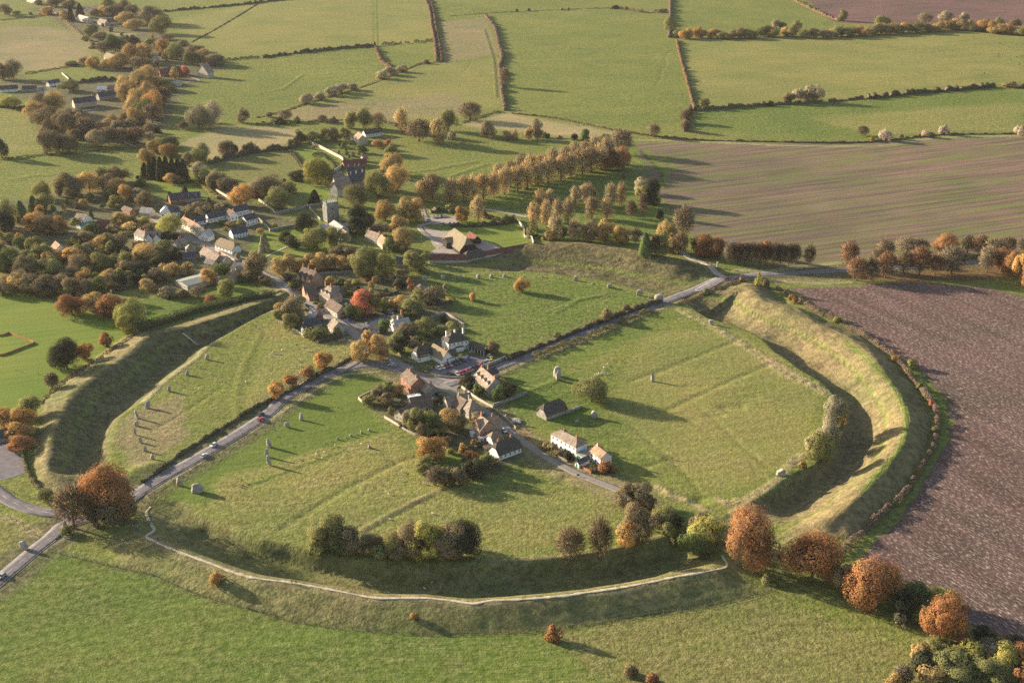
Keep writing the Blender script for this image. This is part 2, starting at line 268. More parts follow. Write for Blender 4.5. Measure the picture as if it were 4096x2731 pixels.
# furrow coordinates of the ploughed land
a2, a1, a3 = radians(24), radians(-63), radians(20)
bend = 30*np.sin((XX-300)/260)
FU = np.where(KIND == 1, XX*cos(a2)+YY*sin(a2), np.where(KIND == 2, XX*cos(a1)+YY*sin(a1), XX*cos(a3)+YY*sin(a3)))
FV = np.where(KIND == 1, -XX*sin(a2)+YY*cos(a2)+bend*.3, np.where(KIND == 2, -XX*sin(a1)+YY*cos(a1), -XX*sin(a3)+YY*cos(a3)))

# ---------------------------------------------------------------- material helpers
class NT:
    def __init__(s, name):
        s.m = bpy.data.materials.new(name); s.m.use_nodes = True; s.t = s.m.node_tree; s.b = s.t.nodes['Principled BSDF']
        s.out = s.t.nodes['Material Output']; s.b.inputs['Roughness'].default_value = .9; s.b.inputs['Specular IOR Level'].default_value = .15
    def n(s, typ, **kw):
        o = s.t.nodes.new('ShaderNode'+typ)
        for k, v in kw.items():
            if k.startswith('i_'): o.inputs[k[2:].replace('_', ' ')].default_value = v
            else: setattr(o, k, v)
        return o
    def l(s, a, b): s.t.links.new(a, b)
    def noise(s, scale, detail=3, rough=.6, vec=None):
        o = s.n('TexNoise'); o.inputs['Scale'].default_value = scale; o.inputs['Detail'].default_value = detail; o.inputs['Roughness'].default_value = rough
        if vec is not None: s.l(vec, o.inputs['Vector'])
        return o.outputs['Fac']
    def math(s, op, a, b=None, clamp=False):
        o = s.n('Math', operation=op, use_clamp=clamp)
        for i, v in enumerate((a, b)):
            if v is None: continue
            if isinstance(v, (int, float)): o.inputs[i].default_value = v
            else: s.l(v, o.inputs[i])
        return o.outputs[0]
    def ramp(s, fac, a, b, lo=0.0, hi=1.0):
        o = s.n('MapRange', clamp=True); s.l(fac, o.inputs[0]); o.inputs[1].default_value = a; o.inputs[2].default_value = b; o.inputs[3].default_value = lo; o.inputs[4].default_value = hi
        return o.outputs[0]
    def mix(s, fac, a, b, mode='MIX'):
        o = s.n('Mix', data_type='RGBA', blend_type=mode)
        for i, v in ((0, fac), (6, a), (7, b)):
            if isinstance(v, (int, float)): o.inputs[i].default_value = v
            elif isinstance(v, tuple): o.inputs[i].default_value = v if len(v) == 4 else v+(1,)
            else: s.l(v, o.inputs[i])
        return o.outputs[2]
    def scale(s, col, fac):
        o = s.n('VectorMath', operation='SCALE'); s.l(col, o.inputs[0])
        if isinstance(fac, (int, float)): o.inputs['Scale'].default_value = fac
        else: s.l(fac, o.inputs['Scale'])
        return o.outputs[0]
    def attr(s, name, out='Fac'): return s.n('Attribute', attribute_name=name).outputs[out]
    def bump(s, h, dist=1.0, strength=1.0):
        o = s.n('Bump'); s.l(h, o.inputs['Height']); o.inputs['Distance'].default_value = dist; o.inputs['Strength'].default_value = strength
        s.l(o.outputs[0], s.b.inputs['Normal'])
    def pos(s): return s.n('NewGeometry').outputs['Position']
    def obj(s): return s.n('TexCoord').outputs['Object']
    def combine(s, x, y, z=0.0):
        o = s.n('CombineXYZ')
        for i, v in enumerate((x, y, z)):
            if isinstance(v, (int, float)): o.inputs[i].default_value = v
            else: s.l(v, o.inputs[i])
        return o.outputs[0]
    def base(s, c): s.l(c, s.b.inputs['Base Color'])

def mottled(name, c1, c2, scale=1.0, bump=.05, bscale=3.0, rough=.9, spec=.15, use_obj=False, streak=None):
    t = NT(name); p = t.obj() if use_obj else t.pos()
    f = t.noise(scale, 4, .65, p); f2 = t.noise(scale*6, 2, .6, p)
    c = t.mix(t.ramp(f, .35, .65), c1, c2); c = t.scale(c, t.ramp(f2, .25, .75, .8, 1.2)); t.base(c)
    if bump: t.bump(t.noise(bscale, 3, .6, p), bump)
    t.b.inputs['Roughness'].default_value = rough; t.b.inputs['Specular IOR Level'].default_value = spec
    return t.m
def coursed(name, c1, c2, cm, bw, bh, scale=1.0):
    """bricks, tiles or stones laid in courses; object space, drawn on the dominant wall plane"""
    t = NT(name); g = t.n('NewGeometry'); sp = t.n('SeparateXYZ'); t.l(g.outputs['Position'], sp.inputs[0])
    v = t.combine(t.math('ADD', sp.outputs[0], sp.outputs[1]), sp.outputs[2])
    b = t.n('TexBrick'); t.l(v, b.inputs['Vector']); b.inputs['Scale'].default_value = scale
    b.inputs['Color1'].default_value = c1+(1,); b.inputs['Color2'].default_value = c2+(1,); b.inputs['Mortar'].default_value = cm+(1,)
    b.inputs['Brick Width'].default_value = bw; b.inputs['Row Height'].default_value = bh; b.inputs['Mortar Size'].default_value = .02
    f = t.noise(.5, 4, .7, g.outputs['Position']); t.base(t.scale(b.outputs[0], t.ramp(f, .3, .7, .58, 1.35)))
    t.bump(b.outputs[1], -.03)
    return t.m

# ---------------------------------------------------------------- ground material
def ground_material():
    t = NT('sward_and_soil'); p = t.pos(); k = t.attr('kind'); ro = t.attr('rough'); base = t.attr('cover', 'Color')
    furrow = t.attr('furrow', 'Vector'); sp = t.n('SeparateXYZ'); t.l(furrow, sp.inputs[0]); fu, fv = sp.outputs[0], sp.outputs[1]
    big = t.noise(.06, 4, .6, p); med = t.noise(.34, 5, .62, p); fine = t.noise(1.25, 4, .75, p)
    f = t.math('ADD', t.math('MULTIPLY', med, .55), t.math('MULTIPLY', fine, .45))
    # grass: greener hollows, bleached tips
    g = t.mix(t.ramp(f, .42, .60), t.scale(base, .62), t.mix(.38, t.scale(base, 1.3), (.36, .31, .15)))
    g = t.mix(t.ramp(big, .4, .6, 0, .3), g, t.mix(1.0, base, (.8, 1.08, .65), 'MULTIPLY'))
    sm = t.ramp(ro, .1, .5, 0, 1)
    g = t.mix(sm, t.mix(t.ramp(fine, .35, .65), t.scale(base, .88), t.scale(base, 1.12)), g)
    sv = t.noise(1.0, 3, .6, t.combine(t.math('MULTIPLY', fu, .012), t.math('MULTIPLY', fv, .30), 3.1)); g = t.scale(g, t.ramp(sv, .3, .7, .87, 1.13))
    # striped stubble with green seedlings (kind 1)
    v1 = t.combine(t.math('MULTIPLY', fu, .006), t.math('MULTIPLY', fv, .22)); v2 = t.combine(t.math('MULTIPLY', fu, .02), t.math('MULTIPLY', fv, .95))
    n1 = t.noise(1.0, 5, .6, v1); n2 = t.noise(1.0, 3, .6, v2)
    st = t.scale(base, t.ramp(n1, .38, .62, .74, 1.22)); st = t.mix(t.ramp(n2, .48, .62, 0, .6), st, t.scale(base, .60)); tr1 = t.math('ABSOLUTE', t.math('SUBTRACT', t.math('FRACT', t.math('MULTIPLY', fv, .09)), .5)); st = t.scale(st, t.ramp(tr1, 0, .07, .68, 1.0))
    v3 = t.combine(t.math('MULTIPLY', fu, .009), t.math('MULTIPLY', fv, .17), 7.3); n3 = t.noise(1.0, 4, .6, v3)
    gm = t.math('MULTIPLY', t.ramp(n3, .50, .60), t.ramp(fine, .3, .6, .4, 1))
    st = t.mix(t.math('MULTIPLY', gm, .7), st, (.17, .21, .05))
    # ploughed chalky soil with pale flecks (kind 2)
    v4 = t.combine(t.math('MULTIPLY', fu, .42), t.math('MULTIPLY', fv, 1.25)); n4 = t.noise(1.0, 3, .7, v4)
    v5 = t.combine(t.math('MULTIPLY', fu, .01), t.math('MULTIPLY', fv, .11)); n5 = t.noise(1.0, 4, .6, v5)
    so = t.mix(t.ramp(n4, .52, .64, 0, .95), t.scale(base, .84), (.44, .35, .29)); so = t.scale(so, t.ramp(n5, .35, .65, .78, 1.16)); tr = t.math('ABSOLUTE', t.math('SUBTRACT', t.math('FRACT', t.math('MULTIPLY', fv, .045)), .5)); so = t.scale(so, t.ramp(tr, .0, .035, .80, 1.0)); so = t.scale(so, t.ramp(fine, .3, .7, .75, 1.25))
    so3 = t.scale(base, t.ramp(n5, .35, .65, .85, 1.2))
    isA = t.math('COMPARE', k, 1.0); isA.node.inputs[2].default_value = .5; isB = t.math('COMPARE', k, 2.0); isB.node.inputs[2].default_value = .5; isC = t.math('GREATER_THAN', k, 2.5)
    c = t.mix(isA, g, st); c = t.mix(isB, c, so); c = t.mix(isC, c, so3); t.base(c)
    terr = t.noise(1.0, 3, .6, t.combine(t.math('MULTIPLY', t.attr('arc'), .07), t.math('MULTIPLY', t.attr('radius'), .8))); lumps0 = t.noise(.62, 4, .62, p); tm_ = t.n('Mix', data_type='FLOAT'); t.l(t.ramp(ro, .75, .87, 0, .6), tm_.inputs[0]); t.l(lumps0, tm_.inputs[2]); t.l(terr, tm_.inputs[3]); lumps = tm_.outputs[0]; h = t.math('MULTIPLY', t.math('ADD', lumps, t.math('MULTIPLY', fine, .4)), t.ramp(ro, 0, 1, .05, 1.15))
    ho = t.math('ADD', t.math('MULTIPLY', n4, .35), t.math('MULTIPLY', n2, .25))
    soil = t.math('GREATER_THAN', k, .5); hm = t.n('Mix', data_type='FLOAT'); t.l(soil, hm.inputs[0]); t.l(h, hm.inputs[2]); t.l(ho, hm.inputs[3])
    t.bump(hm.outputs[0], 1.0, .85); t.b.inputs['Specular IOR Level'].default_value = .05
    return t.m
MG = ground_material()
def build_ground():
    ny, nx = XX.shape; co = np.stack([XX, YY, HH], -1).reshape(-1, 3).astype(np.float32)
    i = np.arange(nx-1)[None]+np.arange(ny-1)[:, None]*nx; q = np.stack([i, i+1, i+1+nx, i+nx], -1).reshape(-1, 4).astype(np.int32)
    me = bpy.data.meshes.new('ground'); me.vertices.add(len(co)); me.vertices.foreach_set('co', co.ravel())
    me.loops.add(q.size); me.loops.foreach_set('vertex_index', q.ravel()); me.polygons.add(len(q)); me.polygons.foreach_set('loop_start', np.arange(0, q.size, 4, dtype=np.int32))
    me.update(calc_edges=True); me.polygons.foreach_set('use_smooth', np.ones(len(q), bool))
    a = me.attributes.new('cover', 'FLOAT_COLOR', 'POINT'); a.data.foreach_set('color', np.concatenate([CC.reshape(-1, 3), np.ones((len(co), 1))], 1).astype(np.float32).ravel())
    for nme, arr in (('kind', KIND), ('rough', RO), ('arc', TH*200), ('radius', RR)):
        a = me.attributes.new(nme, 'FLOAT', 'POINT'); a.data.foreach_set('value', arr.astype(np.float32).ravel())
    a = me.attributes.new('furrow', 'FLOAT_VECTOR', 'POINT'); a.data.foreach_set('vector', np.stack([FU, FV, FU*0], -1).astype(np.float32).ravel())
    me.materials.append(MG); o = bpy.data.objects.new('ground', me); COL.objects.link(o); o['kind'] = 'structure'; return o
build_ground()

# ---------------------------------------------------------------- materials
M = {}
M['asphalt'] = mottled('asphalt', (.135,.122,.135), (.215,.198,.21), .3, .01, 4)
M['lane'] = mottled('worn_lane', (.23,.205,.19), (.30,.27,.24), .25, .02, 3)
M['gravel'] = mottled('gravel_yard', (.34,.29,.25), (.42,.36,.31), .3, .03, 4)
M['chalk'] = mottled('trodden_chalk', (.62,.54,.43), (.36,.31,.20), .7, .05, 2)
M['paint'] = mottled('road_paint', (.72,.70,.66), (.6,.58,.55), 1, 0)
M['white'] = mottled('white_render', (.90,.87,.84), (.82,.79,.75), .5, .02, 3)
M['cream'] = mottled('cream_stone', (.56,.50,.41), (.48,.42,.34), .5, .03, 3)
M['stone'] = coursed('sarsen_walling', (.40,.36,.31), (.32,.29,.26), (.36,.33,.28), .55, .28)
M['grey'] = coursed('grey_stone_walling', (.36,.34,.32), (.28,.27,.26), (.31,.30,.27), .6, .3)
M['brick'] = coursed('red_brick', (.42,.16,.09), (.34,.12,.07), (.38,.28,.22), .45, .16)
M['pink'] = coursed('pale_brick', (.50,.30,.22), (.42,.24,.18), (.45,.36,.28), .45, .16)
M['thatchd'] = mottled('weathered_thatch', (.085,.075,.065), (.13,.115,.09), .8, .12, 5)
M['thatcht'] = mottled('tan_thatch', (.30,.24,.16), (.23,.185,.125), .7, .12, 5)
M['thatchg'] = mottled('pale_barn_thatch', (.27,.225,.155), (.21,.175,.12), .35, .12, 4)
M['tileb'] = coursed('brown_tiles', (.24,.18,.135), (.19,.145,.115), (.12,.09,.08), .5, .25)
M['tilet'] = coursed('lichened_tiles', (.40,.32,.25), (.32,.26,.21), (.22,.17,.14), .5, .25)
M['tileo'] = coursed('orange_lichen_tiles', (.48,.32,.20), (.38,.26,.18), (.25,.18,.14), .5, .25)
M['tiler'] = coursed('red_tiles', (.26,.10,.085), (.19,.085,.075), (.12,.06,.05), .5, .25)
M['slate'] = coursed('slates', (.13,.13,.15), (.095,.10,.115), (.06,.06,.07), .5, .25)
M['lead'] = mottled('lead_sheet', (.52,.47,.43), (.42,.39,.37), .5, .02, 3)
M['metal'] = mottled('painted_sheet', (.27,.30,.27), (.33,.35,.31), .15, .01, 2)
M['teal'] = mottled('teal_sheet', (.06,.20,.19), (.08,.25,.22), .4, 0)
M['pot'] = mottled('chimney_clay', (.40,.20,.12), (.33,.17,.11), 2, 0)
M['glass'] = mottled('window_glass', (.03,.035,.045), (.05,.055,.065), 1, 0, 1, .15, .6)
M['frame'] = mottled('painted_wood', (.75,.73,.70), (.68,.66,.63), 1, 0)
M['door'] = mottled('dark_door', (.06,.05,.045), (.09,.07,.06), 1, 0)
M['green_door'] = mottled('green_door', (.03,.24,.13), (.03,.20,.11), 1, 0)
M['timber'] = mottled('dark_timber', (.04,.033,.028), (.06,.05,.04), 2, 0)
M['wood'] = mottled('weathered_wood', (.20,.16,.125), (.27,.22,.18), 2, .01, 6)
M['sarsen'] = mottled('sarsen_stone', (.30,.275,.25), (.46,.42,.37), .8, .35, 1.3, .85, .2, True)
M['bark'] = mottled('bark', (.15,.12,.095), (.22,.18,.14), 2, .05, 6)
M['barkpale'] = mottled('pale_bark', (.33,.28,.22), (.25,.21,.17), 2, .05, 6)
M['orange_net'] = mottled('orange_net', (.55,.22,.12), (.45,.2,.12), 1, 0)
M['pole'] = mottled('grey_pole', (.3,.3,.3), (.35,.35,.35), 1, 0)
M['black'] = mottled('black_rubber', (.02,.02,.02), (.03,.03,.03), 1, 0)
M['skin'] = mottled('skin', (.55,.36,.27), (.5,.32,.24), 2, 0)
M['hair'] = mottled('hair', (.08,.05,.035), (.12,.08,.05), 2, 0)
M['trousers'] = mottled('trousers', (.05,.055,.08), (.07,.07,.09), 2, 0)
M['fleece'] = mottled('sheep_fleece', (.70,.62,.50), (.58,.50,.39), 3, .03, 8)
M['coat'] = mottled('cattle_coat', (.035,.025,.022), (.06,.045,.035), 3, 0)
M['parasol'] = mottled('green_canvas', (.10,.19,.13), (.12,.22,.15), 1, 0)
def objcolor(name, rough=.9, spec=.2, coat=0.0, var=.12):
    t = NT(name); oi = t.n('ObjectInfo'); f = t.noise(2.5, 2, .6, t.obj())
    t.base(t.scale(oi.outputs['Color'], t.ramp(f, .3, .7, 1-var, 1+var))); t.b.inputs['Roughness'].default_value = rough; t.b.inputs['Specular IOR Level'].default_value = spec
    t.b.inputs['Coat Weight'].default_value = coat; return t.m
M['carpaint'] = objcolor('car_paint', .35, .5, .6, .02)
M['cloth'] = objcolor('jacket_cloth')
def foliage(name, trans=.25):
    t = NT(name); oi = t.n('ObjectInfo'); lr = t.attr('leaf_tone'); f = t.noise(.35, 2, .6, t.pos())
    c = t.scale(oi.outputs['Color'], t.ramp(lr, 0, 1, .72, 1.3))
    h = t.n('HueSaturation'); t.l(c, h.inputs['Color']); t.l(t.ramp(f, .3, .7, .485, .515), h.inputs['Hue']); t.l(t.ramp(oi.outputs['Random'], 0, 1, .88, 1.12), h.inputs['Value'])
    c = h.outputs[0]; d = t.n('BsdfDiffuse'); t.l(c, d.inputs[0]); tr = t.n('BsdfTranslucent'); t.l(c, tr.inputs[0]); mx = t.n('MixShader'); mx.inputs[0].default_value = trans
    t.l(d.outputs[0], mx.inputs[1]); t.l(tr.outputs[0], mx.inputs[2]); t.l(mx.outputs[0], t.out.inputs[0]); return t.m
M['leaf'] = foliage('leaves', .30); M['twig'] = foliage('twigs', .0)

# ---------------------------------------------------------------- mesh helpers
def mesh_np(name, V, F, mats, smooth=False, mi=None, tone=None):
    me = bpy.data.meshes.new(name); V = np.asarray(V, np.float32); me.vertices.add(len(V)); me.vertices.foreach_set('co', V.ravel())
    F = np.asarray(F, np.int32); k = F.shape[1]; me.loops.add(F.size); me.loops.foreach_set('vertex_index', F.ravel())
    me.polygons.add(len(F)); me.polygons.foreach_set('loop_start', np.arange(0, F.size, k, dtype=np.int32)); me.update(calc_edges=True)
    if mi is not None: me.polygons.foreach_set('material_index', np.asarray(mi, np.int32))
    if tone is not None:
        a = me.attributes.new('leaf_tone', 'FLOAT', 'FACE'); a.data.foreach_set('value', np.asarray(tone, np.float32))
    if smooth: me.polygons.foreach_set('use_smooth', np.ones(len(F), bool))
    for m in mats: me.materials.append(M[m] if isinstance(m, str) else m)
    return me
class MB:
    def __init__(s): s.v = []; s.f = []; s.m = []
    def add(s, V, F, mi=0):
        o = len(s.v); s.v += [tuple(v) for v in V]; s.f += [tuple(i+o for i in f) for f in F]; s.m += [mi]*len(F)
    def box(s, x0, y0, z0, x1, y1, z1, mi=0, T=None):
        V = [Vector((x, y, z)) for z in (z0, z1) for x, y in ((x0,y0),(x1,y0),(x1,y1),(x0,y1))]
        if T is not None: V = [T @ v for v in V]
        s.add(V, [(3,2,1,0),(4,5,6,7),(0,1,5,4),(1,2,6,5),(2,3,7,6),(3,0,4,7)], mi)
    def prism(s, P0, P1, mi=0):
        """two matching rings joined, capped"""
        n = len(P0); s.add(list(P0)+list(P1), [tuple(range(n-1,-1,-1)), tuple(range(n, 2*n))]+[(i,(i+1)%n,n+(i+1)%n,n+i) for i in range(n)], mi)
    def tube(s, pts_, rad, n=6, mi=0):
        rings = []; pts_ = [Vector(p) for p in pts_]
        for i, p in enumerate(pts_):
            d = (pts_[min(i+1, len(pts_)-1)]-pts_[max(i-1, 0)]).normalized(); a = d.orthogonal().normalized(); b = d.cross(a)
            rings.append([p+(a*cos(2*pi*k/n)+b*sin(2*pi*k/n))*rad[i] for k in range(n)])
        V = [v for r in rings for v in r]; F = [(i*n+k, i*n+(k+1)%n, (i+1)*n+(k+1)%n, (i+1)*n+k) for i in range(len(pts_)-1) for k in range(n)]
        F += [tuple(range(n-1,-1,-1)), tuple(range(len(V)-n, len(V)))]; s.add(V, F, mi)
    def mesh(s, name, mats, smooth=False, recalc=True):
        me = bpy.data.meshes.new(name); me.from_pydata(s.v, [], s.f)
        for m in mats: me.materials.append(M[m] if isinstance(m, str) else m)
        for p, k in zip(me.polygons, s.m): p.material_index = k; p.use_smooth = smooth
        if recalc:
            b = bmesh.new(); b.from_mesh(me); bmesh.ops.recalc_face_normals(b, faces=b.faces); b.to_mesh(me); b.free()
        me.update(); return me
def link(name, data, parent=None, loc=(0,0,0), rz=0, color=None):
    o = bpy.data.objects.new(name, data); COL.objects.link(o); o.location = loc; o.rotation_euler = (0,0,rz)
    if parent is not None: o.parent = parent
    if color: o.color = tuple(color)+(1,)
    return o
def thing(o, label, cat, group=None):
    o['label'] = label; o['category'] = cat
    if group: o['group'] = group
    return o
def root(name, loc, label, cat, group=None, rz=0): return thing(link(name, None, None, loc, rz), label, cat, group)
def copy_tree(o, parent=None):
    c = o.copy(); COL.objects.link(c); c.parent = parent
    for ch in list(o.children): copy_tree(ch, c)
    return c

# ---------------------------------------------------------------- roads and paths
def resample(L, step):
    L = [Vector((p[0], p[1])) for p in L]; out = []
    # Catmull-Rom through the surveyed points
    Q = [L[0]*2-L[1]]+L+[L[-1]*2-L[-2]]
    for i in range(1, len(Q)-2):
        n = max(1, int((Q[i+1]-Q[i]).length/step))
        for k in range(n):
            t = k/n; a, b, c, d = Q[i-1], Q[i], Q[i+1], Q[i+2]
            out.append(.5*((2*b)+(c-a)*t+(2*a-5*b+4*c-d)*t*t+(3*b-a-3*c+d)*t**3))
    out.append(L[-1]); return out
def maxh(x, y, r=.8): return max(hz(x, y), hz(x+r, y), hz(x-r, y), hz(x, y+r), hz(x, y-r))
def ribbon(name, s, width, mat, lift, kind='structure', step=2.0, jitter=0, L=None, thick=.25):
    C = resample(L or line(s), step); V = []; F = []; n = 5
    for i, p in enumerate(C):
        d = (C[min(i+1, len(C)-1)]-C[max(i-1, 0)]).normalized(); nn = Vector((-d.y, d.x)); w_ = width/2*(1+jitter*(2.4*float(vnoise(np.array(p.x/2.2), np.array(p.y/2.2), 61))-1.1))
        row = [p+nn*w_*(2*k/(n-1)-1) for k in range(n)]
        zs = [maxh(q.x, q.y) for q in row]; zc = max(zs) if width > 4 else None
        V += [(q.x, q.y, (zs[k] if zc is None else (zs[k]+zc)/2)+lift) for k, q in enumerate(row)]
        V += [(row[0].x, row[0].y, zs[0]-thick), (row[-1].x, row[-1].y, zs[-1]-thick)]
    m = n+2
    for i in range(len(C)-1):
        a, b = i*m, (i+1)*m
        F += [(a+k, a+k+1, b+k+1, b+k) for k in range(n-1)]+[(a+n, a, b, b+n), (a+n-1, a+n+1, b+n+1, b+n-1)]
    o = link(name, mesh_np(name, V, F, [mat], True)); o['kind'] = kind; return o
ribbon('road', MAIN, 7.2, 'asphalt', .10); ribbon('road', NORTH, 6.8, 'asphalt', .12)
ribbon('road', 'Q:-60,860 0,905 100,975 250,1035 400,1068 560,1085 660,1150', 6.6, 'asphalt', .13)
ribbon('lane', GREEN, 4.6, 'lane', .14); ribbon('lane', HIGH, 7.0, 'lane', .16)
ribbon('lane', 'L:880,1420 1000,1370 1100,1310 1190,1220 1240,1130 1240,1075', 6, 'lane', .17); ribbon('lane', 'L:1180,1060 1300,1130 1440,1230 1600,1330 1760,1400', 5.5, 'lane', .18)
ribbon('lane', 'I:300,505 450,530 660,572', 3.6, 'gravel', .10); ribbon('lane', 'I:1520,730 1650,755 1900,830 J:-60,790 20,815 90,860 170,920 230,945', 4.4, 'gravel', .11)
ribbon('lane', 'H:1740,985 1760,1060 1810,1150 1700,1190 1780,1290 1950,1400', 4.0, 'gravel', .10); ribbon('lane', 'A:420,0 500,110 640,200 760,330 870,430', 3.5, 'lane', .10)
ribbon('path', 'G:1340,1270 1500,1190 1640,1130 1830,1065', 1.8, 'gravel', .08); ribbon('path', 'G:1270,1220 1310,1150 1330,1100', 1.3, 'gravel', .08)
ribbon('path', 'A:1110,1295 1200,1330 1330,1380', 2.0, 'gravel', .08); ribbon('path', 'A:1690,690 1760,715 1830,740 1700,760', 2.2, 'gravel', .08); ribbon('path', 'K:1560,500 1620,545 1700,600', .8, 'chalk', .05, jitter=.3)
ribbon('chalk_path', 'Q:1290,1020 1255,1060 1265,1110 1300,1180 1318,1222 1280,1250 1250,1270 1300,1300 1500,1390 1800,1500 V:0,375 200,402 400,437 600,475 700,478 850,477 1000,492 1090,505 1180,490 1344,483 W:150,480 320,467 420,450 600,425 850,375 1050,340 1110,320 1085,270', 1.05, 'chalk', .04, step=1.2, jitter=.5, thick=.5)
def dashes(s, on, off, w_, lift, shift=0.0):
    C = resample(line(s), .8); V = []; F = []; acc = 0
    for i in range(1, len(C)-1):
        seg = (C[i]-C[i-1]).length; acc += seg
        if (acc % (on+off)) > on: continue
        d = (C[i+1]-C[i-1]).normalized(); nn = Vector((-d.y, d.x)); h = seg*.55; c0 = C[i]+nn*shift
        k = len(V)
        for a, b in ((-h,-w_/2),(h,-w_/2),(h,w_/2),(-h,w_/2)):
            q = c0+d*a+nn*b; V.append((q.x, q.y, ground_top(c0.x, c0.y, lift)))
        F.append((k,k+1,k+2,k+3))
    return V, F
def ground_top(x, y, lift):
    r = 2.8; return max(maxh(x+r, y), maxh(x-r, y), maxh(x, y+r), maxh(x, y-r), maxh(x, y))+lift
V_, F_ = [], []
for s, on, off, w_, sh in ((MAIN,4,5,.16,0),(NORTH,4,5,.16,0),(MAIN,99,0,.12,3.2),(MAIN,99,0,.12,-3.2),(NORTH,99,0,.12,3.0),(NORTH,99,0,.12,-3.0),('Q:-60,860 0,905 100,975 250,1035 400,1068 560,1085',4,5,.16,0),('Q:-60,860 0,905 100,975 250,1035 400,1068 560,1085',99,0,.12,-3)):
    v, f = dashes(s, on, off, w_, .145, sh); k = len(V_); V_ += v; F_ += [tuple(i+k for i in q) for q in f]
o = link('road_markings', mesh_np('road_markings', V_, F_, ['paint'])); o['kind'] = 'structure'
def sheet(name, s, mat, lift):
    L = [P(p[0], p[1]) for p in pts(s)]; b = bmesh.new(); vs = [b.verts.new((p.x, p.y, 0)) for p in L]; f = b.faces.new(vs)
    bmesh.ops.triangulate(b, faces=[f]); z = max(p.z for p in L)+lift
    for v in b.verts: v.co.z = z
    r = bmesh.ops.extrude_face_region(b, geom=b.faces[:])
    for v in [g for g in r['geom'] if isinstance(g, bmesh.types.BMVert)]: v.co.z -= .4
    bmesh.ops.recalc_face_normals(b, faces=b.faces); me = bpy.data.meshes.new(name); b.to_mesh(me); b.free(); me.materials.append(M[mat]); o = link(name, me); o['kind'] = 'structure'; return o
sheet('pavement', 'M:640,710 700,640 800,600 980,560 1090,490 1330,530 1420,590 1250,665 1030,735 900,760 740,745', 'asphalt', .06)
sheet('pavement', 'M:350,690 500,745 620,790 740,765 1060,775 1000,850 960,900 990,980 1040,1040 900,960 760,920 640,860 480,780', 'lane', .055)
sheet('car_park', 'L:900,800 1000,840 1150,860 1290,830 1500,700 1640,690 1640,860 1500,960 1250,1010 1180,960 1060,880', 'asphalt', .05)
sheet('car_park', 'H:1830,1060 2150,1080 2170,1170 1860,1170 1800,1110', 'gravel', .05)
sheet('yard', 'H:1740,1190 1950,1250 2140,1240 2060,1400 2180,1530 1790,1520 1900,1450 1850,1400', 'gravel', .04)
sheet('yard', 'I:200,760 300,780 430,830 280,880 220,860', 'gravel', .04)
sheet('car_park', 'Q:-60,430 60,480 190,560 215,735 0,795 -120,820', 'asphalt', .05)

# ---------------------------------------------------------------- vegetation templates
def quads(C, Nn, size, aspect=1.0, rs=NR):
    """little leaf clumps: one quad per centre, facing roughly along Nn"""
    k = len(C); Nn = Nn/np.maximum(np.linalg.norm(Nn, axis=1, keepdims=True), 1e-6)
    r = rs.normal(size=(k, 3)); A = np.cross(Nn, r); A /= np.maximum(np.linalg.norm(A, axis=1, keepdims=True), 1e-6); B = np.cross(Nn, A)
    s = (size*rs.uniform(.6, 1.3, k))[:, None]/2; A = A*s; B = B*s*aspect
    V = np.stack([C-A-B, C+A-B*.6, C+A*.7+B, C-A*.8+B*.9], 1).reshape(-1, 3)
    return V, np.arange(4*k).reshape(-1, 4)
def twigs(C, D, length, width, rs=NR):
    k = len(C); D = D/np.maximum(np.linalg.norm(D, axis=1, keepdims=True), 1e-6); r = rs.normal(size=(k, 3)); A = np.cross(D, r); A /= np.maximum(np.linalg.norm(A, axis=1, keepdims=True), 1e-6)
    L = (length*rs.uniform(.5, 1.3, k))[:, None]; A = A*width/2
    V = np.stack([C-A, C+A, C+A*.3+D*L, C-A*.3+D*L], 1).reshape(-1, 3); return V, np.arange(4*k).reshape(-1, 4)
def sph(k, rs, up=0.0):
    d = rs.normal(size=(k, 3)); d[:, 2] += up; return d/np.linalg.norm(d, axis=1, keepdims=True)
SHP = {}
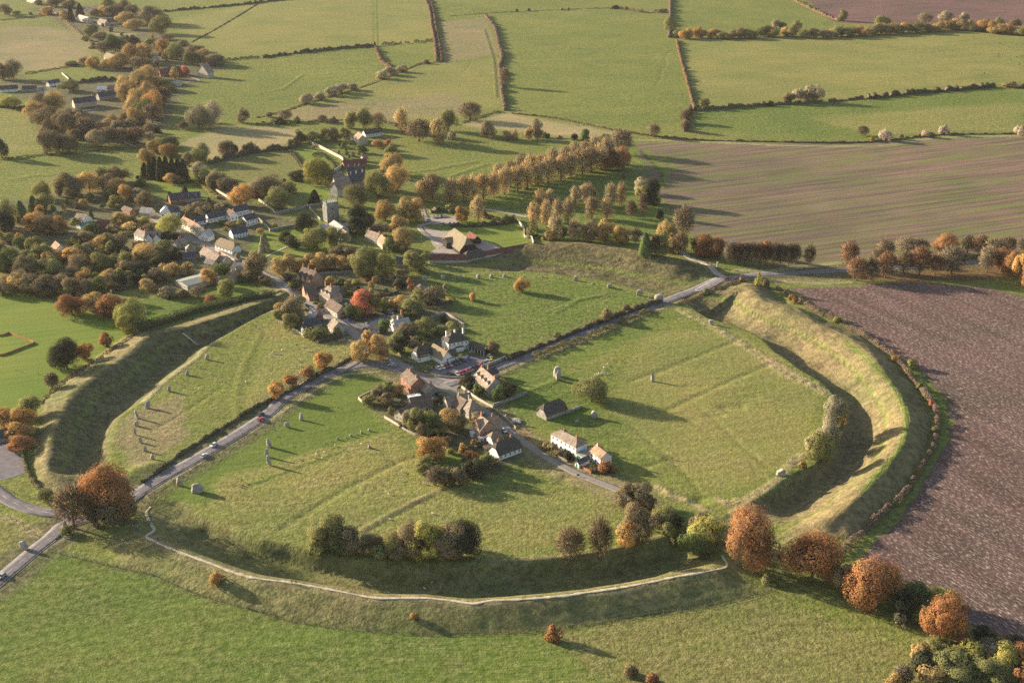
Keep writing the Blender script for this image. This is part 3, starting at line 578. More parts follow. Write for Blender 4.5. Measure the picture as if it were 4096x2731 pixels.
def crown(shape, w, h, seed, leaf):
    rs = np.random.RandomState(seed); V = []; F = []; T = []; MI = []
    def put(v, f, t, mi=0):
        o = sum(len(a) for a in V); V.append(v); F.append(f+o); T.append(t); MI.append(np.full(len(f), mi))
    R = w/2
    if shape in 'rtul':
        if shape == 'r': z0, z1, nl, lr = .07*h, h, 30, .31
        elif shape == 't': z0, z1, nl, lr = .08*h, h, 18, .40
        elif shape == 'l': z0, z1, nl, lr = .10*h, h, 20, .38
        else: z0, z1, nl, lr = 0.0, h, 14, .40
        cz = (z0+z1)/2 if shape != 'u' else h*.35; rz = (z1-z0)/2 if shape != 'u' else h*.65
        d = sph(nl, rs, .25); rad = rs.uniform(.42, .98, nl)[:, None]
        LC = d*rad*np.array([R, R, rz])*(1-lr*.45)+[0, 0, cz]
        if shape == 'l': LC[:, :2] *= .85
        LC[:, 2] = np.maximum(LC[:, 2], z0+lr*R*.35)
        LC += rs.normal(size=LC.shape)*R*.07
        lrad = R*lr*rs.uniform(.5, 1.45, nl)
        area = 4*pi*((R*R*rz)**(2/3)); tot = int(area/(leaf*leaf)*(1.7 if shape != 'l' else 1.0)); tot = min(max(tot, 200), 24000)
        lobe = rs.choice(nl, tot, p=lrad**2/np.sum(lrad**2)); dd = sph(tot, rs, .2)
        rr = rs.uniform(.55, 1.08, tot)**.5; C = LC[lobe]+dd*(lrad[lobe]*rr)[:, None]*np.array([1, 1, .85 if shape != 'l' else 1.5])
        C[:, 2] = np.clip(C[:, 2], .1, None)
        out = (C-[0, 0, cz*.8])/np.array([R, R, rz]); Nn = dd*.8+out*.7+rs.normal(size=dd.shape)*.30
        v, f = quads(C, Nn, leaf, 1, rs); tn = np.clip(.5+rs.normal(size=tot)*.13+(rs.rand(nl)-.5)[lobe]*.85, 0, 1); put(v, f, tn)
        # loose sprigs breaking the outline
        k = tot//7; i = rs.choice(nl, k); dd = sph(k, rs, .5); C = LC[i]+dd*(lrad[i]*rs.uniform(1.0, 1.4, k))[:, None]; C[:, 2] = np.clip(C[:, 2], .15, None)
        v, f = quads(C, dd+rs.normal(size=dd.shape)*.5, leaf*.75, 1, rs); put(v, f, rs.uniform(.3, 1, k))
        if shape == 'l':
            k = 900; d = sph(k, rs, .9); C = d*np.array([R*.8, R*.8, rz*.75])*rs.uniform(.4, 1, k)[:, None]+[0, 0, cz+.08*h]
            v, f = twigs(C, d*[.5, .5, 1]+[0, 0, .5], 2.3, .10, rs); put(v, f, rs.uniform(.2, .9, k), 1)
    elif shape == 'b':
        cz, rz = .60*h, .40*h; k = int(min(1500+w*130, 4200)); d = sph(k, rs, .3); C = d*np.array([R, R, rz])*(rs.uniform(.12, .92, k)**.6)[:, None]+[0, 0, cz]
        v, f = twigs(C, d+[0, 0, .35]+rs.normal(size=d.shape)*.3, max(.9, w*.13), .13, rs); put(v, f, rs.uniform(.1, 1, k), 1)
        k = k//3; d = sph(k, rs, .1); C = d*np.array([R, R, rz])*(rs.uniform(.3, 1, k)**.6)[:, None]+[0, 0, cz]
        v, f = quads(C, d, leaf*.6, 1, rs); put(v, f, rs.uniform(.1, .9, k))
    elif shape == 'c':
        tot = int(min(2*pi*R*h/(leaf*leaf)*2.2, 5000)); z = rs.uniform(0, 1, tot)**.9; a = rs.uniform(0, 2*pi, tot)
        prof = R*(np.clip(1-z, 0, 1)**.55)*(1+.13*np.sin(a*3+seed)+.10*np.sin(a*5+z*14)); rr = prof*rs.uniform(.72, 1.0, tot)
        C = np.stack([rr*np.cos(a), rr*np.sin(a), z*h+.05], 1); Nn = np.stack([np.cos(a), np.sin(a), .45+0*a], 1)+rs.normal(size=(tot, 3))*.35
        v, f = quads(C, Nn, leaf, 1.3, rs); put(v, f, np.clip(.5+.22*np.sin(a*5+z*25)+rs.normal(size=tot)*.15, 0, 1))
    VV = np.concatenate(V); rad_ = np.hypot(VV[:, 0], VV[:, 1]); VV[:, :2] *= R*1.04/np.percentile(rad_, 96)
    lo_, hi_ = np.percentile(VV[:, 2], 1), np.percentile(VV[:, 2], 99.3); tgt = {'r': .05, 't': .06, 'l': .045, 'b': .16}.get(shape, 0.0)*h
    if shape != 'c': VV[:, 2] = tgt+(VV[:, 2]-lo_)*(h-tgt)/(hi_-lo_)
    if shape in 'rtu':   # round the shoulders of the crown
        q_ = VV.reshape(-1, 4, 3).mean(1); cz_ = .50*h if shape != 'u' else .3*h; rz_ = .52*h if shape != 'u' else .72*h
        e_ = np.sqrt((q_[:, 0]**2+q_[:, 1]**2)/(R*1.02)**2+((q_[:, 2]-cz_)/rz_)**2); k_ = np.where(e_ > 1.06, (1.06/np.maximum(e_, .01))**.6, 1.0); s_ = np.stack([q_[:, 0], q_[:, 1], q_[:, 2]-cz_], 1)*(k_-1)[:, None]
        VV = VV+np.repeat(s_, 4, axis=0)
    me = mesh_np('crown', VV, np.concatenate(F), ['leaf', 'twig'], True, np.concatenate(MI), np.concatenate(T))
    # leaves shade with the clump they belong to
    C4 = VV.reshape(-1, 4, 3).mean(1); g = np.cross(VV.reshape(-1, 4, 3)[:, 1]-VV.reshape(-1, 4, 3)[:, 0], VV.reshape(-1, 4, 3)[:, 2]-VV.reshape(-1, 4, 3)[:, 0]); g /= np.maximum(np.linalg.norm(g, axis=1, keepdims=True), 1e-9)
    o_ = (C4-[0, 0, h*.42])/np.array([R, R, h*.5]); o_ /= np.maximum(np.linalg.norm(o_, axis=1, keepdims=True), 1e-6); g *= np.sign(np.sum(g*o_, axis=1, keepdims=True)+1e-9)
    N_ = o_*.5+g*.7; N_ /= np.linalg.norm(N_, axis=1, keepdims=True); me.normals_split_custom_set(np.repeat(N_, 4, axis=0).tolist()); return me
def trunk(shape, w, h, seed):
    rr = random.Random(seed); b = MB(); r0 = max(.07, min(.034*h, .030*w+.12)); top = .62*h if shape in 'rtlb' else .8*h
    if shape == 'l': top = .85*h
    P0 = [(0, 0, -.5)]; n = 5
    for i in range(1, n+1): P0.append((rr.uniform(-.02, .02)*w*i/2, rr.uniform(-.02, .02)*w*i/2, top*i/n))
    b.tube(P0, [r0*(1.25 if i == 0 else 1)*(1-.75*i/n) for i in range(n+1)], 7)
    nb = 0 if shape == 'c' else (5 if shape == 'u' else 9)
    for k in range(nb):
        t = rr.uniform(.3, .9); z = top*t; a = 2*pi*k/max(nb, 1)+rr.uniform(-.4, .4); L = w*.40*rr.uniform(.7, 1.1)*(1.1-.4*t); rise = rr.uniform(.5, 1.0)
        q = Vector((0, 0, z)); e = q+Vector((cos(a)*L, sin(a)*L, L*rise)); e.z = min(e.z, h*.93); m = q.lerp(e, .5)+Vector((0, 0, -.08*L)); rb = r0*(1-t*.7)*.5
        b.tube([q, m, e], [rb, rb*.65, rb*.25], 5)
        for j in range(2 if shape in 'bl' else 1):
            a2 = a+rr.uniform(-.9, .9); b.tube([m, m+Vector((cos(a2)*L*.5, sin(a2)*L*.5, L*.5))], [rb*.5, rb*.15], 4)
    return b.mesh('trunk', ['bark'], True, False)
# sizes: template key -> (width, height, leaf)
TPL = {'r': [(4,4.5,.30),(8,9,.38),(12,13,.37),(20,18,.37)], 't': [(3,6,.32),(7,11,.40)], 'l': [(6,13,.36),(9,17,.40)], 'b': [(5,7,.4),(10,12,.5)], 'c': [(3,7,.36),(7,15,.5)], 'u': [(2,1.6,.26),(4,3,.38),(8,5,.5)]}
NVAR = {'r': 4, 't': 2, 'l': 3, 'b': 3, 'c': 2, 'u': 3}
CACHE = {}
def template(shape, w):
    L = TPL[shape]; k = min(range(len(L)), key=lambda i: abs(math.log(L[i][0]/w))); v = RNG.randrange(NVAR[shape]); key = (shape, k, v)
    if key not in CACHE:
        tw, th, lf = L[k]; sd = hash((ord(shape), k, v)) % 9973
        cm = crown(shape, tw, th, sd, lf); tm = trunk(shape, tw, th, sd+1); CACHE[key] = (cm, tm, tw, th)
    return CACHE[key]
TCOL = {'R': (.30,.155,.072), 'O': (.40,.24,.09), 'G': (.38,.27,.115), 'Y': (.29,.275,.085), 'L': (.20,.195,.078), 'N': (.12,.155,.055), 'D': (.058,.062,.036), 'B': (.205,.165,.095), 'P': (.31,.265,.17), 'E': (.38,.15,.09), 'W': (.46,.37,.28)}
TWIGC = (.36,.29,.24)
CW = {'R': 'rust brown', 'O': 'orange', 'G': 'golden brown', 'Y': 'yellow green', 'L': 'olive', 'N': 'green', 'D': 'dark green', 'B': 'dull brown', 'P': 'pale straw coloured', 'E': 'red', 'W': 'whitish'}
SW = {'r': ('broadleaf_tree', 'round-crowned tree', 'tree'), 't': ('narrow_tree', 'narrow tree', 'tree'), 'l': ('lime_tree', 'tall brushy tree', 'tree'), 'b': ('bare_tree', 'twiggy tree', 'tree'), 'c': ('conifer_tree', 'cone-shaped conifer', 'conifer'), 'u': ('shrub', 'bush', 'bush')}
PLANTS = []
def plant(x, y, h, w, ty, zone, g=None):
    if ty[0] == 'r' and w > 2.2*h: w = 2.2*h
    cm, tm, tw, th = template(ty[0], w); z = hz(x, y); c = TCOL[ty[1]]; j = RNG.uniform(.86, 1.12); k = RNG.uniform(-.05, .05)
    j *= 1.3
    if ty[0] == 'b': c = tuple(.45*a+.55*b for a, b in zip(c, (.17,.125,.09)))
    if ty[0] == 'l': c = tuple(.5*a+.5*b*j for a, b in zip(c, (.40,.30,.17)))
    c = (c[0]*j*(1+k), c[1]*j, c[2]*j*(1-k)); nm = SW[ty[0]][0]
    if nm == 'broadleaf_tree': nm = {'R': 'beech_tree', 'O': 'beech_tree', 'E': 'maple_tree', 'G': 'autumn_tree', 'P': 'willow_tree', 'W': 'willow_tree', 'D': 'evergreen_tree'}.get(ty[1], nm)
    r = link(nm, None, None, (x, y, z)); r['category'] = SW[ty[0]][2]
    o = link('crown', cm, r, (0,0,0), RNG.uniform(0, 6.28), c); o.scale = (w/tw, w/tw, h/th)
    if ty[0] == 'r': o.scale = (w/tw*RNG.uniform(.9, 1.1), w/tw*RNG.uniform(.9, 1.1), h/th)
    o2 = link('trunk' if ty[0] != 'u' else 'stem', tm, r, (0,0,0), o.rotation_euler.z); o2.scale = (w/tw, w/tw, h/th)
    sx, sy = proj(x, y, z+h/2); PLANTS.append(dict(o=r, sx=sx, sy=sy, h=h, w=w, ty=ty, zone=zone, g=g)); return r
def height_of(p, sy):
    lo, hi = 0.0, 45.0
    for _ in range(22):
        m = (lo+hi)/2
        if proj(p.x, p.y, p.z+m)[1] > sy: lo = m
        else: hi = m
    return lo
DENSE = ('in the far village', 'left of the far stone house', 'beside the far stone house', 'in the wood left of the high street', 'beyond the western end of the village', 'in the western village gardens', 'in the gardens beyond the high street', 'between the village and the manor', 'beside the cricket field', 'in the clump on the southern ditch edge', 'around the manor gardens', 'in the long golden shrub belt')
def trees(c, zone, s, g=None):
    for t in s.split(';'):
        t = t.strip()
        if not t: continue
        x, y0, y1, w, ty = t.split(','); x, y0, y1, w = map(float, (x, y0, y1, w)); ty = ty.strip()
        sx, sy = px(c, x, y1); p = P(sx, sy); h = height_of(p, px(c, x, y0)[1]); sl = FOC/(p-Vector((0,0,CAMH))).length
        wm = w*CROP[c][2]/sl*(1.22 if zone in DENSE else 1.14); h = max(h, .6)
        # the marked foot of a crown is its near edge: move the stem back by part of the radius
        q = p.xy.normalized()*(wm*(.30 if ty[0] in 'ru' else .05)); plant(p.x+q.x, p.y+q.y, h*(.93 if ty[0] in 'ru' else 1), wm, ty, zone, g)

trees('A', 'in the far village', '45,35,145,95,rB; 520,-40,70,150,rB; 640,0,80,100,rB; 350,0,50,80,rB; 430,65,140,110,uO; 655,60,200,50,cD; 740,30,160,60,cD; 280,110,140,30,uN; 150,100,135,60,uL; 590,90,180,70,uG; 1010,-20,120,130,rL; 1130,-10,150,110,rB; 945,55,145,100,rG; 870,80,150,80,rB; 1040,50,160,120,rB; 1220,40,160,110,rB; 1180,110,230,160,rG; 1410,50,230,190,rB; 1490,140,320,170,rL; 1250,180,280,150,rG; 855,220,340,120,rL; 920,300,370,110,rB; 1060,310,480,140,rN; 1130,320,430,70,rB; 960,390,490,120,bB; 870,390,450,80,uB; 790,330,380,70,uL; 1240,320,430,90,rD; 1380,350,420,80,rL; 1500,360,510,130,rO; 1630,390,550,150,rL; 1540,320,370,110,bB; 1200,400,560,110,rG; 1330,400,560,150,rG; 1290,530,650,170,bB; 780,520,610,80,rB; 860,520,640,110,rG; 1000,540,620,110,rG; 1120,490,640,160,rG; 680,565,610,120,uL; 1770,470,600,130,rL; 1860,450,560,110,rG; 1700,370,430,100,uB; 1800,420,480,150,uB; 1970,500,610,180,rB; 1605,615,730,60,rG; 1710,600,700,60,rE; 1530,720,830,100,rL; 1570,770,850,90,rL; 1420,590,650,80,uG')
trees('A', 'left of the far stone house', '130,540,740,150,rB; 25,570,740,90,rB; 640,740,850,140,rL; 100,890,1010,150,rY; 400,860,1050,170,rB; 500,830,1040,160,rG; 20,1250,1460,110,rD; 440,980,1200,200,rB; 430,1180,1430,120,rB; 550,1200,1420,150,rB; 640,1230,1420,130,rB; 340,930,1120,150,rG; 490,1100,1330,180,rB')
trees('A', 'beside the far stone house', '1130,690,900,120,rG; 1270,640,820,150,rG; 1400,690,830,130,rG; 1290,820,1010,200,rG; 1410,830,1080,160,rO; 1250,990,1150,130,rG; 1330,900,1100,140,rL; 1510,800,970,120,bB; 590,1020,1230,150,rB; 660,1040,1250,200,rB; 800,1080,1260,140,bB; 900,1200,1360,150,rP; 1020,1060,1200,130,rG; 1150,1030,1130,100,rL; 1080,1110,1230,90,rP; 1200,1090,1180,90,rP; 1000,1170,1330,140,bB; 1130,1180,1330,150,bB; 1250,1170,1330,140,bB; 1370,1140,1240,80,bB; 1440,1170,1230,70,uD; 1366,1215,1290,90,rP; 920,1120,1220,80,bB; 1190,740,960,140,rG; 1380,740,980,150,rG; 1230,880,1080,140,rG; 1350,600,760,150,rG; 1400,950,1130,120,bB')
trees('A', 'beyond the conifer row', '1410,1290,1420,130,rG; 1540,1260,1370,180,rL; 1545,1320,1450,150,rO; 1360,1370,1520,150,rG; 1820,960,1200,170,rP; 1940,925,1180,190,rP; 1680,1120,1190,80,bB; 2235,985,1135,110,rB; 1845,1325,1510,190,rL; 1720,1400,1530,100,rB; 2060,1300,1450,90,bB; 2110,1290,1440,90,bB; 2160,1330,1430,60,bB; 2255,1330,1410,60,bB; 2310,1300,1400,80,rB')
trees('F', 'in the dark conifer row', '1710,150,330,90,cD; 1770,120,340,90,cD; 1830,80,330,90,cD; 1900,80,360,100,cD; 1970,70,365,100,cD; 2040,90,365,90,cD; 2110,100,370,100,cD; 2170,110,380,110,cD', 'dark conifers standing in a row')
trees('F', 'beyond the western end of the village', '830,270,570,260,rB; 700,380,560,80,rD; 490,370,610,190,rL; 400,540,720,100,cN; 540,520,730,170,rL; 250,600,790,110,cN; 70,580,960,230,rL; 180,700,820,100,rL; 70,700,1000,180,rD; 1060,250,520,220,rG; 1220,200,420,180,rL; 1340,190,420,180,rB; 1440,230,400,190,rL; 1290,280,520,150,rB; 1370,340,540,230,rG; 1490,405,610,160,rO; 1370,530,700,170,rL; 1660,450,620,150,rP; 1720,500,700,190,rB; 1650,345,440,130,uN; 2050,280,410,180,rG; 1620,300,345,40,uD; 2000,490,600,60,cD; 2180,430,530,70,cD')
trees('F', 'in the western village gardens', '420,740,950,180,rO; 560,770,1000,180,rB; 710,790,1000,180,rO; 900,800,880,110,uL; 1090,860,980,150,uN; 1070,700,800,50,cN; 1440,740,880,160,rG; 1380,780,880,110,rL; 1560,770,850,110,uL; 1700,800,880,130,rY; 1570,870,960,200,uG; 1350,880,980,150,uB; 1480,960,1020,150,uL; 1750,880,960,150,uB; 1990,780,1030,290,rY; 1970,950,1090,110,uD; 2070,980,1080,90,uD')
trees('F', 'in the wood left of the high street', '100,980,1100,150,rL; 240,1020,1180,150,rN; 40,1080,1240,130,rB; 120,1180,1460,250,rN; 310,1180,1300,140,rL; 330,1270,1540,260,rB; 470,1130,1300,150,rL; 570,1100,1290,120,rL; 520,1280,1520,200,rL; 660,1300,1540,200,rL; 1030,970,1090,170,rB; 870,1030,1110,180,uL; 1190,1000,1200,170,rG; 1300,980,1180,150,rL; 1400,1010,1200,180,rB; 1060,1090,1270,200,rB; 740,1170,1310,150,rG; 900,1160,1330,200,rO; 960,1240,1450,260,rB; 1200,1210,1440,220,rL; 1340,1220,1440,160,rL; 1500,1220,1400,170,rL; 1740,1130,1330,280,rG; 1650,1070,1170,170,uB; 1500,1300,1500,180,rB; 1680,1330,1480,250,rD; 1900,1250,1400,200,rD; 2050,1150,1300,160,uD; 2030,1330,1490,150,rG; 2200,1320,1480,140,rG; 1830,1400,1540,130,bB; 1270,1420,1560,170,rG; 1120,1450,1580,150,rN; 1540,1430,1560,120,rL; 800,1400,1560,240,rB; 1050,1380,1500,150,rL; 60,1490,1640,160,rG; 250,1400,1640,150,rB; 2250,680,800,170,uB; 1900,1420,1560,150,rB; 1600,1470,1590,150,rD')
trees('K', 'beside the cricket field', '30,60,180,130,rB; 150,0,150,140,rG; 280,0,170,170,rB; 400,20,190,160,rB; 520,0,160,150,rB; 640,20,200,150,rB; 860,20,210,120,rN; 760,30,200,120,rB; 700,60,180,80,uN; 930,0,130,140,rG; 600,100,210,80,rN; 620,180,370,210,rR; 810,165,310,150,rG; 700,130,230,100,uB; 940,190,380,170,rR; 1060,210,300,80,rB; 1120,210,470,200,rY; 1080,340,520,150,rY; 910,505,625,95,rR; 740,595,735,115,rR; 580,570,830,210,rD; 450,840,970,90,bP; 265,1065,1240,150,rL; 80,1150,1330,170,rO; 200,1140,1360,190,rO; 190,1270,1430,180,rO; 195,1385,1520,170,rR')
trees('K', 'near the long green-roofed hall', '1270,40,150,120,rG; 1335,95,155,50,uG; 1440,100,200,140,uB; 1560,140,200,120,uB; 1700,100,190,120,bP; 1950,50,210,150,rY; 1810,180,240,100,uE')
trees('G', 'between the village and the manor', '590,150,330,160,rP; 645,200,420,180,rL; 790,240,470,180,rB; 920,330,520,190,rB; 1370,310,580,330,rB; 1110,430,680,290,rO; 1220,430,560,150,rE; 1530,440,710,260,rL; 1640,390,520,160,rL; 1960,90,430,290,rY; 1740,250,370,160,rD; 1940,470,630,110,cD; 1580,340,380,40,uD; 700,560,690,80,cN; 570,620,770,250,uB; 640,660,800,170,rB; 870,640,760,200,uB; 800,700,780,180,uL; 1470,860,920,80,uY')
trees('G', 'near the church', '840,820,890,70,uN; 890,900,950,50,uY; 1080,820,910,110,rL; 940,850,910,100,uG; 1840,760,970,250,rD; 1600,950,1100,170,rD; 1680,1020,1170,160,rD; 1350,980,1190,110,cP; 1300,920,990,80,uG; 1970,930,1200,320,rL; 2200,910,1150,240,rL; 1250,1210,1560,240,rB; 840,1340,1520,200,rN; 700,1400,1600,180,rO; 1040,1220,1280,60,uG; 1110,1480,1560,140,rN; 1340,1480,1600,140,rB')
trees('L', 'in the clipped row beyond the high street', '200,100,300,160,rG; 320,60,270,200,rG; 450,110,250,180,rG; 560,40,230,190,rG; 700,50,235,190,rG; 830,70,240,180,rG; 960,80,245,180,rG; 1050,60,240,140,rG; 640,110,260,170,rG; 880,-40,110,200,rB; 1010,-30,110,160,rB')
trees('L', 'in the gardens beyond the high street', '310,270,370,110,uB; 1250,-20,350,300,rL; 1450,30,350,220,rY; 1180,150,350,170,rL; 1800,20,280,230,rL; 1910,20,180,110,rY; 1650,230,310,140,bB; 1600,320,420,110,cP; 1620,360,450,150,uD; 1740,330,485,70,tR; 1260,320,370,150,uR; 1110,360,410,110,uY; 800,320,400,90,uG; 1130,430,540,110,cD; 1000,370,390,90,uG; 1030,480,530,80,uL; 400,370,460,150,uL; 1200,500,780,250,rE; 1040,640,830,120,rN; 1130,650,800,120,rY; 1330,520,740,140,rL; 1390,500,600,110,bB; 1460,610,730,140,rL; 1530,590,700,90,uG; 1620,550,720,160,rG; 1760,590,800,250,rL; 1880,470,650,220,rL; 2010,440,640,220,bP; 2150,390,530,60,tP')
trees('L', 'in the walled plot by the high street bend', '380,540,850,250,rB; 250,640,830,200,rG; 420,550,700,150,rL; 210,700,860,130,rL; 330,750,950,200,rL; 700,620,690,90,uL; 620,610,640,60,uY; 600,930,1050,250,uL; 540,900,1000,120,uD; 880,900,1010,90,uL; 660,780,860,120,uD; 730,980,1060,150,uN')
trees('L', 'behind the white thatched pub', '1450,810,980,150,rN; 1910,800,1040,220,rL; 1700,880,1120,240,rB; 1580,960,1200,190,rL; 1600,1060,1230,180,rD; 1780,1030,1200,180,rB; 2100,900,1000,170,uL; 2250,850,950,170,uL; 2120,790,850,100,uD')
trees('L', 'on the grass triangle at the road junction', '1150,1060,1330,200,rG; 1265,950,1230,180,rG; 1385,1000,1310,200,rG')
trees('L', 'along the hedge of the south road', '730,1210,1420,180,rO; 545,1380,1510,150,rR; 355,1480,1620,160,rR', 'small round trees lining the south road')
trees('R', 'along the hedge of the south road', '245,185,355,140,rO', 'small round trees lining the south road'); trees('R', 'along the hedge of the south road', '640,85,135,40,uN')
trees('M', 'around the stone chapel with dormers', '1395,340,500,150,rB; 1090,725,860,130,rD; 1110,820,940,120,rD; 1010,780,860,90,uB; 1220,850,1000,130,rN; 1455,870,1060,150,rN; 1570,840,1020,170,rD; 1480,780,850,100,uG; 2130,240,310,90,uL; 960,985,1040,50,uD; 760,1000,1070,130,uD; 850,1030,1060,60,uL')
trees('S', 'in the garden beside the brick houses', '300,230,420,150,rB; 400,220,350,150,rN; 380,330,480,140,rB; 500,240,350,150,rG; 190,350,460,150,rL; 430,470,560,80,rL; 560,410,470,110,uB; 620,500,700,140,rP; 700,470,740,190,rL; 740,640,780,140,rB; 840,500,640,110,rY; 880,550,760,160,rN; 1060,510,740,220,rG; 1150,560,740,180,rL; 940,660,790,160,rL; 1310,530,650,120,rP; 540,640,680,60,uD; 1000,790,860,140,bB; 850,680,780,110,rL')
trees('S', 'in the copse behind the thatched cottage', '850,800,1060,280,rO; 800,990,1150,180,rL; 760,1080,1180,110,rL; 900,1100,1290,180,bB; 1000,1120,1310,180,rB; 1130,1110,1290,180,rB; 1250,1060,1240,180,rD; 1330,1020,1220,160,rD; 1270,950,1080,160,rR; 1440,960,1130,180,rL; 1530,1000,1080,80,uB; 1185,850,980,90,uG; 1310,810,880,90,uG; 1060,900,960,80,uY; 1210,980,1080,100,rB; 960,1130,1270,130,rD')
trees('T', 'beside the white terrace', '605,285,345,60,uN; 900,430,500,120,uG; 1010,600,710,150,uR; 430,400,470,80,uG; 490,430,510,110,uB; 560,480,540,100,uB; 645,490,580,90,uD; 880,640,680,90,uB')
trees('T', 'on the ditch edge at the eastern causeway', '1180,790,1020,210,rB; 1310,800,1050,210,rB; 1400,900,1070,150,rB; 1260,1020,1430,270,rB; 1210,1230,1440,200,rO; 1330,1180,1400,160,rG; 940,1140,1520,200,bB; 660,1230,1520,240,bB; 1540,1030,1200,210,rL; 1620,1100,1240,180,rD; 1590,1180,1310,130,rL; 1650,1310,1400,100,uL; 1930,1150,1420,300,rY; 1870,1090,1300,210,rB; 1880,1290,1500,330,rN; 1460,1060,1230,140,rB')
trees('W', 'in the belt below the eastern bank', '1225,55,365,240,rR')
trees('X', 'in the belt below the eastern bank', '300,205,440,240,rR; 470,330,470,130,rB; 595,330,560,220,rR; 680,360,460,100,rL; 790,430,560,130,rN; 740,460,600,100,rD; 940,455,560,140,rY; 955,500,730,210,rR; 740,560,620,60,uP; 820,555,620,60,uY; 100,375,420,70,uL')
trees('X', 'in the thicket at the lower corner', '1050,665,735,80,rE; 1080,705,800,100,rY; 1165,710,790,110,rP; 1140,650,720,100,rD; 1250,730,860,140,rY; 1250,690,740,70,uR; 920,700,780,110,rL; 830,730,830,100,rG; 860,760,850,120,uD; 980,760,870,150,rL; 1080,770,860,110,rY; 1150,800,900,130,rL; 1230,830,920,140,rL; 1330,720,850,120,rR; 1330,820,920,100,rR; 880,830,910,120,uG; 750,820,895,80,bP; 1010,840,920,150,rL; 1290,670,750,90,bB; 700,860,920,80,uG')
trees('V', 'in the clump on the southern ditch edge', '350,150,280,110,rL; 410,80,260,120,rL; 505,160,290,120,rB; 590,175,270,100,rB; 690,185,300,110,rL; 800,135,300,160,rB; 870,140,350,140,rY; 1030,140,320,170,rD; 650,240,300,90,rL; 985,150,330,140,rB; 740,230,320,110,rB; 460,200,300,90,rN; 760,220,320,100,uB; 960,200,340,120,rB; 330,230,320,100,uL')
trees('V', 'on the outer southern bank', '805,560,590,40,uO'); trees('U', 'on the outer southern bank', '1875,645,740,120,uO')
trees('W', 'by the foreground fence', '265,620,700,75,uR; 640,810,870,60,uB; 745,850,910,60,uR')
trees('Q', 'at the southern road junction', '950,680,1150,430,rR; 1040,800,1160,230,rB; 640,850,1210,260,bB; 390,870,970,110,uL; 590,1200,1270,110,uL; 790,960,1200,130,rB; 930,960,1200,200,uB')
LIME = ' '.join('')
for i, (bx, by) in enumerate([(20,445),(110,442),(190,440),(275,425),(375,405),(470,382),(570,356),(660,334),(750,312),(845,286),(940,262),(1030,236),(1130,214),(1215,192),(1300,172)]):
    trees('I', 'in the avenue front row', '%d,%d,%d,%d,%s' % (bx+RNG.randint(-12, 12), by-215-RNG.randint(-10, 30), by, RNG.randint(118, 140), 'lG'), 'limes in the long avenue')
    if i > 3: trees('I', 'in the avenue back row', '%d,%d,%d,%d,%s' % (bx+35+RNG.randint(-14, 14), by-290-RNG.randint(-15, 25), by-62, RNG.randint(110, 130), 'lB'), 'limes in the long avenue')
trees('I', 'at the ends of the long avenue', '-150,200,430,160,lB; -230,260,440,120,lG; 1380,0,190,150,rR; 1470,-30,190,140,rR'); trees('C', 'at the ends of the long avenue', '1000,1190,1420,180,bP; 850,1230,1320,110,rL')
trees('I', 'in the northern plantation', '770,335,480,100,lG; 855,335,470,80,lB; 1070,310,490,90,lB; 1170,280,480,110,lB; 1220,330,470,70,lB; 1370,280,480,100,lB; 1465,275,470,90,lG; 720,445,680,110,lG; 820,425,665,95,lG; 915,415,620,90,lB; 1010,405,630,100,lG; 1210,400,590,110,lB; 1340,400,595,100,lB; 1545,430,580,80,bB; 1645,360,560,80,bB; 910,560,770,110,lB; 1060,590,780,110,lB; 850,680,780,110,uG; 700,600,750,110,uL; 1200,600,800,140,rB; 1330,600,800,150,rG; 1460,650,820,140,rG; 970,650,760,70,rD; 1640,240,380,120,rP; 1720,250,480,140,rD; 1650,300,460,120,rL; 1760,400,470,80,rL; 1795,515,600,70,rD; 1850,590,870,150,rG; 1990,480,760,150,bB; 1970,700,900,110,bB; 1665,710,905,100,cN; 1750,720,900,80,bB; 1810,700,910,130,rL; 1590,670,800,80,bB; 1900,720,900,120,rG; 2080,750,870,80,rL; 2160,720,920,140,rR; 2290,740,930,110,rR; 1480,190,240,40,uB')
trees('I', 'around the thatched barn', '100,480,630,110,rO; 240,390,620,100,lG; 470,560,620,80,uN')
trees('I', 'in the north-western sector', '615,1100,1230,120,rO; 200,1225,1300,60,rO'); trees('I', 'along the north road hedge', '1355,1360,1475,110,uB; 1510,1320,1385,70,uB; 1600,1320,1370,70,uB; 1235,1455,1510,40,uB')
trees('H', 'around the manor gardens', '300,60,230,130,rD; 200,170,230,90,rL; 440,90,210,170,rL; 590,30,190,150,rL; 700,30,200,150,rB; 820,30,170,120,rL; 1030,230,340,110,rN; 1210,170,290,120,rO; 1330,170,240,80,rE; 1380,230,370,160,rL; 1400,340,600,230,rG; 1280,480,620,100,rG; 1450,480,800,230,rG; 1200,540,880,260,rL; 930,710,1000,250,rL; 980,930,1190,210,rD; 970,1080,1300,210,rD; 870,430,490,130,uR')
trees('H', 'between the church and the thatched barn', '1300,900,1150,230,rG; 1540,840,1150,200,rG; 1660,850,1150,190,rG; 1450,1060,1300,210,rG; 1500,1200,1500,220,rG; 1230,1150,1320,190,rB; 1110,1050,1200,110,rL; 1370,1330,1500,150,rN; 2045,940,1010,80,uY')
trees('B', 'beyond the manor outbuildings', '880,1030,1190,120,rL; 990,985,1190,140,rL; 1130,1030,1190,110,lG; 1340,985,1220,120,lG; 1500,1100,1300,220,bB; 1690,1090,1330,150,tG; 1770,1000,1220,140,rL; 1965,940,1110,180,bB; 2130,1110,1280,150,rB; 2310,1200,1290,90,rG; 215,1080,1145,120,uD; 375,1070,1135,60,uN; 270,1010,1110,110,bP; 610,1060,1125,80,bB; 720,1070,1130,80,uB; 120,1030,1080,60,uB; 1800,1200,1290,70,uP')
